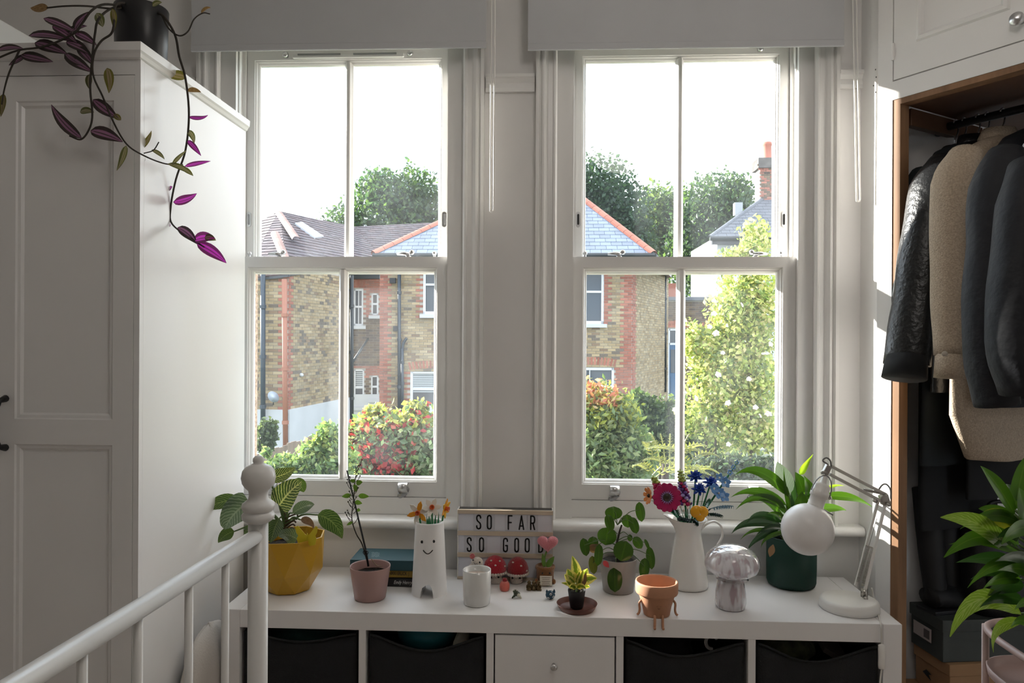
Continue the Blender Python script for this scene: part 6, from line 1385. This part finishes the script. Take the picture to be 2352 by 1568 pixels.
spring(at(1970, 1336, ya+.004), at(1995, 1255, ya+.004), .0042, 34, 'spring'); spring(at(1982, 1345, ya+.004), at(2004, 1258, ya), .0042, 34, 'spring'); rod(at(1995, 1255, ya+.004), at(2014, 1190, ya+.004), .002, 'spring_wire', LMET); rod(at(1988, 1252, ya+.004), at(2006, 1258, ya+.004), .003, 'spring_bar', LMET)
spring(at(1984, 1124, ya-.012), at(2032, 1134, ya-.004), .0032, 26, 'spring')
hj = at(1899, 1078, ya-.035); MB().obox(hj, V(.006, 0, .012), V(0, .008, 0), V(.007, 0, -.004)).obj('head_joint', LMET, dl, bevel=.002)
MB().tube([at(1886, 1085, ya-.04), at(1900, 1083, ya-.04)], .005, 10).obj('head_screw', LMET, dl, smooth=True)
GB = at(1855, 1215, ya-.055); bd = (at(1884, 1128, ya-.045)-GB).normalized()
MB().sphere(GB, .0705, 40, 28).obj('globe_bulb', M('opal_glass', (.82, .795, .785), .28), dl, smooth=True)
MB().lathe([(.0235, .060), (.0215, .072), (.021, .094), (.0245, .095), (.0245, .112), (.0225, .114), (.022, .128), (.018, .133), (.009, .135), (.0075, .155), (.004, .156)], GB, 28, axis=bd).obj('bulb_socket', LW, dl, smooth=True)
stp = GB+bd*.155; MB().tube(spline([stp, stp+bd*.03, at(1890, 1058, ya-.045), at(1898, 1051, ya-.045), at(1907, 1058, ya-.045), at(1909, 1072, ya-.04)], 6), .0022, 8).obj('head_cable', CABG, dl, smooth=True)
sdv = bd.cross(V(0, 1, 0)).normalized(); yoke = [GB+bd*.106+sdv*(.027*math.cos(a))+bd*(.052*math.sin(a))+V(0, -.006, 0) for a in [i*PI/10 for i in range(11)]]
MB().tube(yoke, .0018, 8).obj('yoke', STEEL, dl, smooth=True); MB().tube([GB+bd*.106-sdv*.027, GB+bd*.10-sdv*.033], .005, 10).obj('yoke_screw', LMET, dl, smooth=True); MB().tube([hj, GB+bd*.158], .003, 8).obj('head_stalk', LMET, dl, smooth=True)
MB().tube([at(1884, 1166, ya-.03), at(1913, 1182, ya-.03)], .0024, 8).obj('locking_pin', STEEL, dl, smooth=True)
MB().tube(spline([at(2016, 1128, ya), at(2026, 1114, ya+.01), at(2036, 1112, ya+.015), at(2045, 1124, ya+.015), at(2046, 1145, ya+.015)], 5), .0022, 8).obj('elbow_cable', CABG, dl, smooth=True)
ec = at(2024, 1434, FY0-.006)
cab = [at(2002, 1350, ya), atz(2010, 1385, TZ+.012), atz(2020, 1420, TZ+.003), V(ec.x, FY0-.004, TZ-.001), at(2025, 1455, FY0-.008), at(2025, 1484, FY0-.010)]
MB().tube(spline(cab, 6), .0024, 8).obj('mains_cable', CABL, dl, smooth=True)
sw = at(2025, 1507, FY0-.012); MB().lathe([(.003, -.034), (.0085, -.032), (.0095, -.02), (.0085, -.004), (.0095, .016), (.009, .030), (.003, .033)], sw, 16, 1, .6).obj('cord_switch', LW, dl, smooth=True)
MB().tube(spline([at(2025, 1534, FY0-.012), at(2021, 1568, FY0-.012), V(sw.x-.015, FY0-.012, .16), V(sw.x+.03, FY0-.012, .004)], 5), .0024, 8).obj('mains_cable', CABL, dl, smooth=True)
# ------------------------------------------------------------------ closet: rail, hangers, coats
RZ = 1.873; Q0 = A+NI*.27
def rp_(t, n=0.0, z=RZ): return A+DR*t+NI*(.27+n)+V(0,0,z)
RAILM = M('dark_rail', (.10, .10, .105), .3, .9)
cr_ = thing('clothes_rail', 'dark metal clothes rail under the closet top', 'rail', rp_(.3))
MB().tube([rp_(.028), rp_(1.05)], .0125, 14).obj('rail_tube', RAILM, cr_, smooth=True)
MB().tube([rp_(.020), rp_(.034)], .024, 18).obj('flange', RAILM, cr_, smooth=True)
MB().obox(A+DR*.045+NI*.27+V(0,0,RZ), DR*.012, NI*.20, V(0,0,.026)).obj('bearer', DARKWOOD, cr_, bevel=.002)
# a coat is a loft of rings: centre given by rail place t, drop z, width a (into the room) and thickness b (along the rail)
def coat(name, lab, t, mat, drops, collar=None, hang_n=0.0):
    th = thing(name, lab, 'jacket', rp_(t, 0, RZ))
    mb = MB(); R = []; n = 28
    for z, n0, n1, b, *fl in drops:           # n0..n1 = extent from the room side to the back, relative to the rail
        row = []
        for k in range(n):
            a_ = 2*PI*k/n; cn = (n0+n1)/2; hn = (n1-n0)/2
            row.append(rp_(t+b*math.sin(a_)*(1+.10*math.sin(5*a_+z*9)), cn+hn*math.copysign(abs(math.cos(a_))**.8, math.cos(a_)), RZ-z-.026-(fl[0]*math.cos(a_/1)**2 if fl else 0)))
        R.append(row)
    mb.grid(R, close=True); mb.f.append(tuple(range(n))); mb.obj('body', mat, th, smooth=True)
    h = MB(); hk = [rp_(t, 0, RZ+.012)+V(0, 0, -.0)]
    P = [rp_(t, -.014*math.cos(a_), RZ+.0135*math.sin(a_)+.002) for a_ in [PI*.05+i*PI/6 for i in range(7)]]+[rp_(t, .010, RZ-.022), rp_(t, .0, RZ-.045), rp_(t, 0, RZ-.10)]
    MB().tube(spline(P, 3), .0022, 8).obj('hanger_hook', CHROME, th, smooth=True)
    return th
def sleeve(th, mat, pts, rs, name='sleeve', flat=.75, fold=.05, seed=0):
    P = spline(pts, 5); m = len(P); rr = []
    for i in range(m):
        x = i/(m-1)*(len(rs)-1); k = min(len(rs)-2, int(x)); rr.append((rs[k]+(rs[k+1]-rs[k])*(x-k))*(1+fold*.35*math.sin(i*1.1+seed)))
    return MB().tube(P, rr, 18, flat=flat).obj(name, mat, th, smooth=True)
TWEED = M('beige_tweed', (.42, .335, .25), .9, bump=.5, bscale=260, var=.22, vscale=230)
LEATH = M('black_leather', (.009, .0095, .0105), .33, bump=.35, bscale=70); WOOLB = M('black_wool', (.006, .0065, .0075), .85); NAVYW = M('navy_cloth', (.006, .007, .011), .7, bump=.9, bscale=14); DTEAL = M('dark_teal_cloth', (.008, .012, .014), .85)
body = lambda w0, L, b, f=0: [(.045, -.05, .05, .035), (.075, -.13, .13, .05), (.12, -w0+.03, w0-.03, .05), (.20, -w0, w0, b), (.40, -w0+.01, w0, b*1.1), (.60*L, -w0+.005, w0, b*1.15), (L, -w0-.01, w0, b*1.2, f)]
def yat(t, n): p = rp_(t, n); return p.y
c0 = coat('dark_jacket', 'very dark teal jacket hanging furthest back in the closet', .105, DTEAL, body(.21, 1.02, .03))
sleeve(c0, DTEAL, [at(2128, 400, 2.29), at(2098, 470, 2.27), at(2082, 620, 2.25), at(2068, 760, 2.25)], [.05, .062, .055, .045], seed=1)
c1 = coat('leather_jacket', 'black leather jacket with glossy sleeve and flared cuff', .145, LEATH, body(.225, .80, .035))
sleeve(c1, LEATH, [at(2168, 372, 2.19), at(2140, 430, 2.16), at(2118, 560, 2.13), at(2098, 700, 2.11), at(2082, 838, 2.09)], [.045, .062, .062, .060, .066], seed=2, fold=.07)
MB().tube([at(2082, 820, 2.09), at(2076, 868, 2.08)], [.066, .072], 20, flat=.75).obj('cuff', WOOLB, c1, smooth=True)
MB().lathe([(.030, 0), (.034, .03), (.028, .055)], rp_(.145, -.03, RZ-.108), 18, 1.4, 1).obj('collar', LEATH, c1, smooth=True)
c2 = coat('tweed_coat', 'long beige tweed overshirt hanging in the middle of the closet', .215, TWEED, [(.045, -.05, .05, .035), (.075, -.13, .13, .05), (.12, -.21, .21, .05), (.20, -.245, .22, .040), (.40, -.25, .22, .044), (.70, -.26, .22, .046), (.86, -.255, .22, .05), (.97, -.17, .20, .05, .02), (1.0, -.08, .16, .045)])
sleeve(c2, TWEED, [at(2218, 352, 2.06), at(2190, 420, 2.03), at(2183, 560, 2.01), at(2180, 700, 1.99), at(2182, 815, 1.975)], [.045, .058, .052, .046, .040], seed=4, fold=.05)
MB().tube([at(2182, 815, 1.975), at(2180, 868, 1.97)], [.041, .043], 20, flat=.8).obj('cuff', TWEED, c2, smooth=True)
MB().lathe([(0, 0), (.007, 0), (.007, .003), (0, .003)], at(2170, 812, 1.935), 14, axis=(-.6, -.8, 0)).obj('button', M('horn_button', (.45, .40, .33), .3), c2, smooth=True)
MB().lathe([(.034, 0), (.040, .03), (.030, .06)], rp_(.215, -.02, RZ-.108), 18, 1.5, 1).obj('collar', TWEED, c2, smooth=True)
c3 = coat('navy_jacket', 'navy jacket with folded sleeve in front of the tweed coat', .30, NAVYW, body(.225, .83, .045))
sleeve(c3, NAVYW, [at(2312, 352, 1.90), at(2284, 430, 1.87), at(2272, 560, 1.85), at(2262, 720, 1.83), at(2275, 850, 1.82), at(2290, 930, 1.82)], [.045, .060, .052, .052, .056, .050], seed=6, fold=.06)
c4 = coat('charcoal_jacket', 'charcoal jacket at the right edge of the closet', .375, NAVYW, body(.225, .80, .045))
sleeve(c4, NAVYW, [at(2362, 380, 1.78), at(2345, 470, 1.76), at(2325, 620, 1.74), at(2318, 780, 1.72), at(2345, 900, 1.72)], [.05, .062, .058, .060, .055], seed=8, fold=.07)
c6 = coat('black_dress', 'long black garment hanging behind the tweed overshirt', .172, WOOLB, [(.045, -.05, .05, .015), (.12, -.06, .19, .018), (.3, -.08, .22, .02), (.9, -.10, .30, .024), (1.12, -.10, .34, .03)])
c5 = coat('long_black_coat', 'long black coat hanging low behind the leather jacket', .080, WOOLB, [(.045, -.05, .05, .025), (.12, -.17, .19, .03), (.3, -.18, .20, .035), (.9, -.18, .22, .04), (1.22, -.185, .24, .04)])
# ------------------------------------------------------------------ closet floor: boxes, boots, bag
CARDB = M('cardboard', (.30, .17, .085), .8, var=.08); DBOX = M('dark_green_box', (.040, .046, .043), .6, var=.15); LABW = M('box_label', (.42, .36, .35), .6)
def fb(t, n, z): return A+DR*t+NI*n+V(0,0,z)
def shoebox(name, lab, t0, t1, n0, n1, z0, z1, mat, label=None):
    o = thing(name, lab, 'box', fb((t0+t1)/2, (n0+n1)/2, z0)); lid = (z1-z0)*.28
    fbox(t0, t1, n0, n1, z0, z1-lid).obj('box_body', mat, o, bevel=.003); fbox(t0-.004, t1+.004, n0-.004, n1+.004, z1-lid, z1).obj('lid', mat, o, bevel=.003)
    return o
z0 = .02
# bottom two cardboard boxes, then a dark shoe box carrying the boots
bx1 = at(2105, 1500, 2.30)
def wbox(name, lab, C, ang, sx, sy, z0, z1, mat):
    e = V(math.cos(ang), math.sin(ang), 0); f_ = V(-math.sin(ang), math.cos(ang), 0); o = thing(name, lab, 'box', (C[0], C[1], z0)); lid = min(.035, (z1-z0)*.4)
    MB().obox((C[0], C[1], (z0+z1-lid)/2), e*sx/2, f_*sy/2, V(0,0,(z1-z0-lid)/2)).obj('box_body', mat, o, bevel=.002)
    MB().obox((C[0], C[1], z1-lid/2), e*(sx/2+.004), f_*(sy/2+.004), V(0,0,lid/2)).obj('lid', mat, o, bevel=.002); return o, e, f_
def corner(u, v, z): return atz(u, v, z)
zt1 = .375
kA, kB = corner(2093, 1382, zt1), corner(2166, 1424, zt1)     # short end of the dark box
ee = (kB-kA); sxl = ee.length; ang = math.atan2(ee.y, ee.x); ff = V(-math.sin(ang), math.cos(ang), 0)
if ff.x < 0: ff = -ff
Lb = .34; C = (kA+kB)/2+ff*Lb/2
dk, e_, f_ = wbox('shoe_box', 'dark green shoe box with white label under the boots', C, ang, sxl, Lb, zt1-.125, zt1, DBOX)
qc = (kA+kB)/2+V(0, 0, -.066)-e_*.012-ff*.0055
MB().obox(qc, e_*.042, V(0,0,.020), ff*.0008).obj('paper_label', LABW, dk)
MB().obox(qc+e_*.022-ff*.001, e_*.013, V(0,0,.013), ff*.0006).obj('bar_code_block', M('label_grey', (.10, .085, .085), .7), dk)
cb1, e_, f_ = wbox('cardboard_box', 'brown cardboard shoe box below the dark green one', C+V(.012, -.004, 0), ang+.03, sxl*1.02, Lb, zt1-.125-.118, zt1-.1255, CARDB)
qc = (kA+kB)/2+V(.012, -.004, -.19)-ff*.0115
MB().prism([(-.02, 0), (-.005, .012), (.018, .006), (.006, .0), (.016, -.012), (-.004, -.006)], qc, e_, V(0,0,1), -ff, .0012).obj('printed_mark', BLACKM, cb1)
wbox('cardboard_box', 'flat brown cardboard box at the bottom of the closet stack', C+V(-.02, -.02, 0), ang-.06, sxl*1.15, Lb*1.02, 0.001, zt1-.125-.1185, CARDB)
BOOT = M('black_rubber', (.004, .004, .0045), .65)
def boot(lab, u0, v0, u1, v1, Yb, rt):
    b, t = at(u0, v0, Yb), at(u1, v1, Yb+.02); b.z = zt1; o = thing('tall_boot', lab, 'boot', b, 'tall black boots')
    MB().tube(spline([b+V(0, 0, .03), b.lerp(t, .3), b.lerp(t, .65), t], 5), [.030, .030, .029, .029, .029, .030, .031, .032, .033, .033, .034, .034, .034, .034, .034, .034][:16], 20, flat=1.15).obj('shaft', BOOT, o, smooth=True)
    f = V(.93, .36, 0); MB().tube(spline([b+V(0, 0, .042)-f*.03, b+V(0, 0, .045), b+f*.06+V(0, 0, .034), b+f*.12+V(0, 0, .026), b+f*.15+V(0, 0, .022)], 4), [.038]*4+[.041]*4+[.038]*4+[.034]*4+[.020], 16, flat=.8).obj('foot', BOOT, o, smooth=True)
    MB().prism([(-.045, -.036), (.02, -.040), (.10, -.042), (.165, -.02), (.165, .02), (.10, .042), (.02, .040), (-.045, .036)], b, f, V(f.y, -f.x, 0), V(0,0,1), .012).obj('sole', BLACKM, o, bevel=.003)
    return o
boot('tall black boot standing on the dark shoe box', 2152, 1368, 2126, 1120, 2.30, .055)
boot('second tall black boot close behind the first', 2185, 1366, 2166, 1130, 2.34, .055)
BAGM = M('black_nylon', (.013, .013, .014), .5, bump=.2, bscale=200)
bg = V(C.x+.045, C.y, zt1); o = thing('black_backpack', 'black nylon backpack standing on the dark shoe box', 'bag', bg)
mb = MB(); R = []; n = 24
for z, hx, hy in ((0, .02, .02), (.0, .085, .07), (.05, .10, .085), (.16, .10, .08), (.24, .09, .07), (.285, .07, .05), (.295, .02, .015)):
    R.append([V(bg.x+hx*math.copysign(abs(math.cos(a_))**.6, math.cos(a_)), bg.y+hy*math.copysign(abs(math.sin(a_))**.6, math.sin(a_)), zt1+.001+z) for a_ in [k*2*PI/n for k in range(n)]])
mb.grid(R, close=True); mb.obj('bag_body', BAGM, o, smooth=True)
MB().tube(spline([V(bg.x-.045, bg.y-.02, zt1+.285), V(bg.x-.025, bg.y-.02, zt1+.33), V(bg.x+.025, bg.y-.02, zt1+.33), V(bg.x+.045, bg.y-.02, zt1+.285)], 5), .006, 8).obj('grab_handle', BAGM, o, smooth=True)
MB().box(bg.x-.07, bg.x+.07, bg.y-.098, bg.y-.07, zt1+.04, zt1+.15).obj('front_pocket', BAGM, o, bevel=.008)
# ------------------------------------------------------------------ plant on a pink metal stand in the right foreground
PY = 1.30
PINKS = M('pink_powder_coat', (.50, .36, .33), .4)
cs = at(2248, 1482, PY); cs = V(cs.x+.222, PY, 0); zr = at(2350, 1490, PY-.10).z-.05
ps = thing('plant_stand', 'pale pink metal plant stand with a rail around its tray', 'plant stand', (cs.x, cs.y, 0))
rr_ = .155
def rsq(z, r, k=4.0, n=48): return [V(cs.x+r*math.copysign(abs(math.cos(a_))**(2/k), math.cos(a_)), cs.y+r*math.copysign(abs(math.sin(a_))**(2/k), math.sin(a_)), z) for a_ in [i*2*PI/n for i in range(n)]]
ring = rsq(zr, rr_); MB().tube(ring+ring[:1], .0065, 10, cap=False).obj('top_rail', PINKS, ps, smooth=True)
tray_z = zr-.085
mb = MB(); R = [rsq(tray_z+.02, rr_), rsq(tray_z+.004, rr_*.985), rsq(tray_z, rr_*.95), rsq(tray_z, .02)]; mb.grid(R, close=True); mb.f.append(tuple(len(mb.v)-48+i for i in range(48))); mb.obj('tray', PINKS, ps, smooth=True, thick=.003)
for sx in (-1, 1):
    for sy in (-1, 1):
        q = V(cs.x+sx*rr_*.86, cs.y+sy*rr_*.86, 0); MB().tube([V(q.x, q.y, 0), V(q.x, q.y, zr)], .0065, 10).obj('leg', PINKS, ps, smooth=True)
sp2 = thing('foreground_lily', 'large leafy peace lily in grey pot on the pink stand', 'plant', (cs.x, cs.y, tray_z))
MB().lathe(pot_prof(.15, .070, .088), (cs.x+.01, cs.y, tray_z+.002), 36).obj('pot', M('slate_grey_pot', (.085, .088, .092), .5), sp2, smooth=True)
soil(sp2, (cs.x+.01, cs.y, tray_z+.135), .08)
FGL = LEAF('big_lily_leaf', (.055, .135, .016), (.085, .17, .03), 'rib', .42, rough=.25, rand=.25, tcol=(1.8, 1.8, .6)); FGY = LEAF('big_lily_light', (.16, .27, .03), (.26, .36, .10), 'veins', .45, rough=.3, rand=.15); FGO = LEAF('big_lily_yellowing', (.30, .30, .03), (.22, .28, .04), 'plain', .5)
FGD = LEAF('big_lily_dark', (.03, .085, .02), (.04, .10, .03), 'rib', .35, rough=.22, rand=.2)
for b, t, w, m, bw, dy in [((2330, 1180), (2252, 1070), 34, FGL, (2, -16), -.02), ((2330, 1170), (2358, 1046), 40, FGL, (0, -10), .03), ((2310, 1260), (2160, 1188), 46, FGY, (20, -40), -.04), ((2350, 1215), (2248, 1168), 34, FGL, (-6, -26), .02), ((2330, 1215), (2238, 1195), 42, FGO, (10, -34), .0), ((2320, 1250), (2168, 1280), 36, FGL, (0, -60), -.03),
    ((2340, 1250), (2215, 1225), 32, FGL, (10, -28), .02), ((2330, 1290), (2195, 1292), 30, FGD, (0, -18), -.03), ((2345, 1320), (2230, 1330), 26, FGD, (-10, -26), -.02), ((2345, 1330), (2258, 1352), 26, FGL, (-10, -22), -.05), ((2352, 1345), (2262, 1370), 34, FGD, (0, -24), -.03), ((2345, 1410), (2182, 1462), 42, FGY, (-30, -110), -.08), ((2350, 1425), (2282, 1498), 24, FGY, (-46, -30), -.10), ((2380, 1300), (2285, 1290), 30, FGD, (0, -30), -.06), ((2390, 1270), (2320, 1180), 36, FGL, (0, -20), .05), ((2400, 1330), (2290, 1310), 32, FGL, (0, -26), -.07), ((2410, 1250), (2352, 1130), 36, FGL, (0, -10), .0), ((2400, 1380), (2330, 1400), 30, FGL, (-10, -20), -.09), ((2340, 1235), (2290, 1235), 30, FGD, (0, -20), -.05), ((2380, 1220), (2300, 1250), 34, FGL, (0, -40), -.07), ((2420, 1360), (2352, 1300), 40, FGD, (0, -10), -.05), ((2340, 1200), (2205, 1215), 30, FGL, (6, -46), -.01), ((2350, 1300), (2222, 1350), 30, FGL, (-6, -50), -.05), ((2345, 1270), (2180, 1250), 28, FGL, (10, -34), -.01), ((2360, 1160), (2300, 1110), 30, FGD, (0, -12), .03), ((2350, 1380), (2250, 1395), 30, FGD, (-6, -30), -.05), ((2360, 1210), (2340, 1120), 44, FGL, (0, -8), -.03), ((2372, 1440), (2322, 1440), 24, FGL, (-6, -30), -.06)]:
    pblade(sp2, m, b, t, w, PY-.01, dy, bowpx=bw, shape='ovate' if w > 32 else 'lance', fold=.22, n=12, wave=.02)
    rt = V(cs.x-.01+.02*math.sin(b[1]), cs.y+.02*math.cos(b[0]), tray_z+.13); B_ = at(*b, PY-.01); stem(sp2, [rt, (rt+B_)/2+V(.005, 0, .02), B_], (.0034, .0024), STEMG, name='petiole', sides=6)
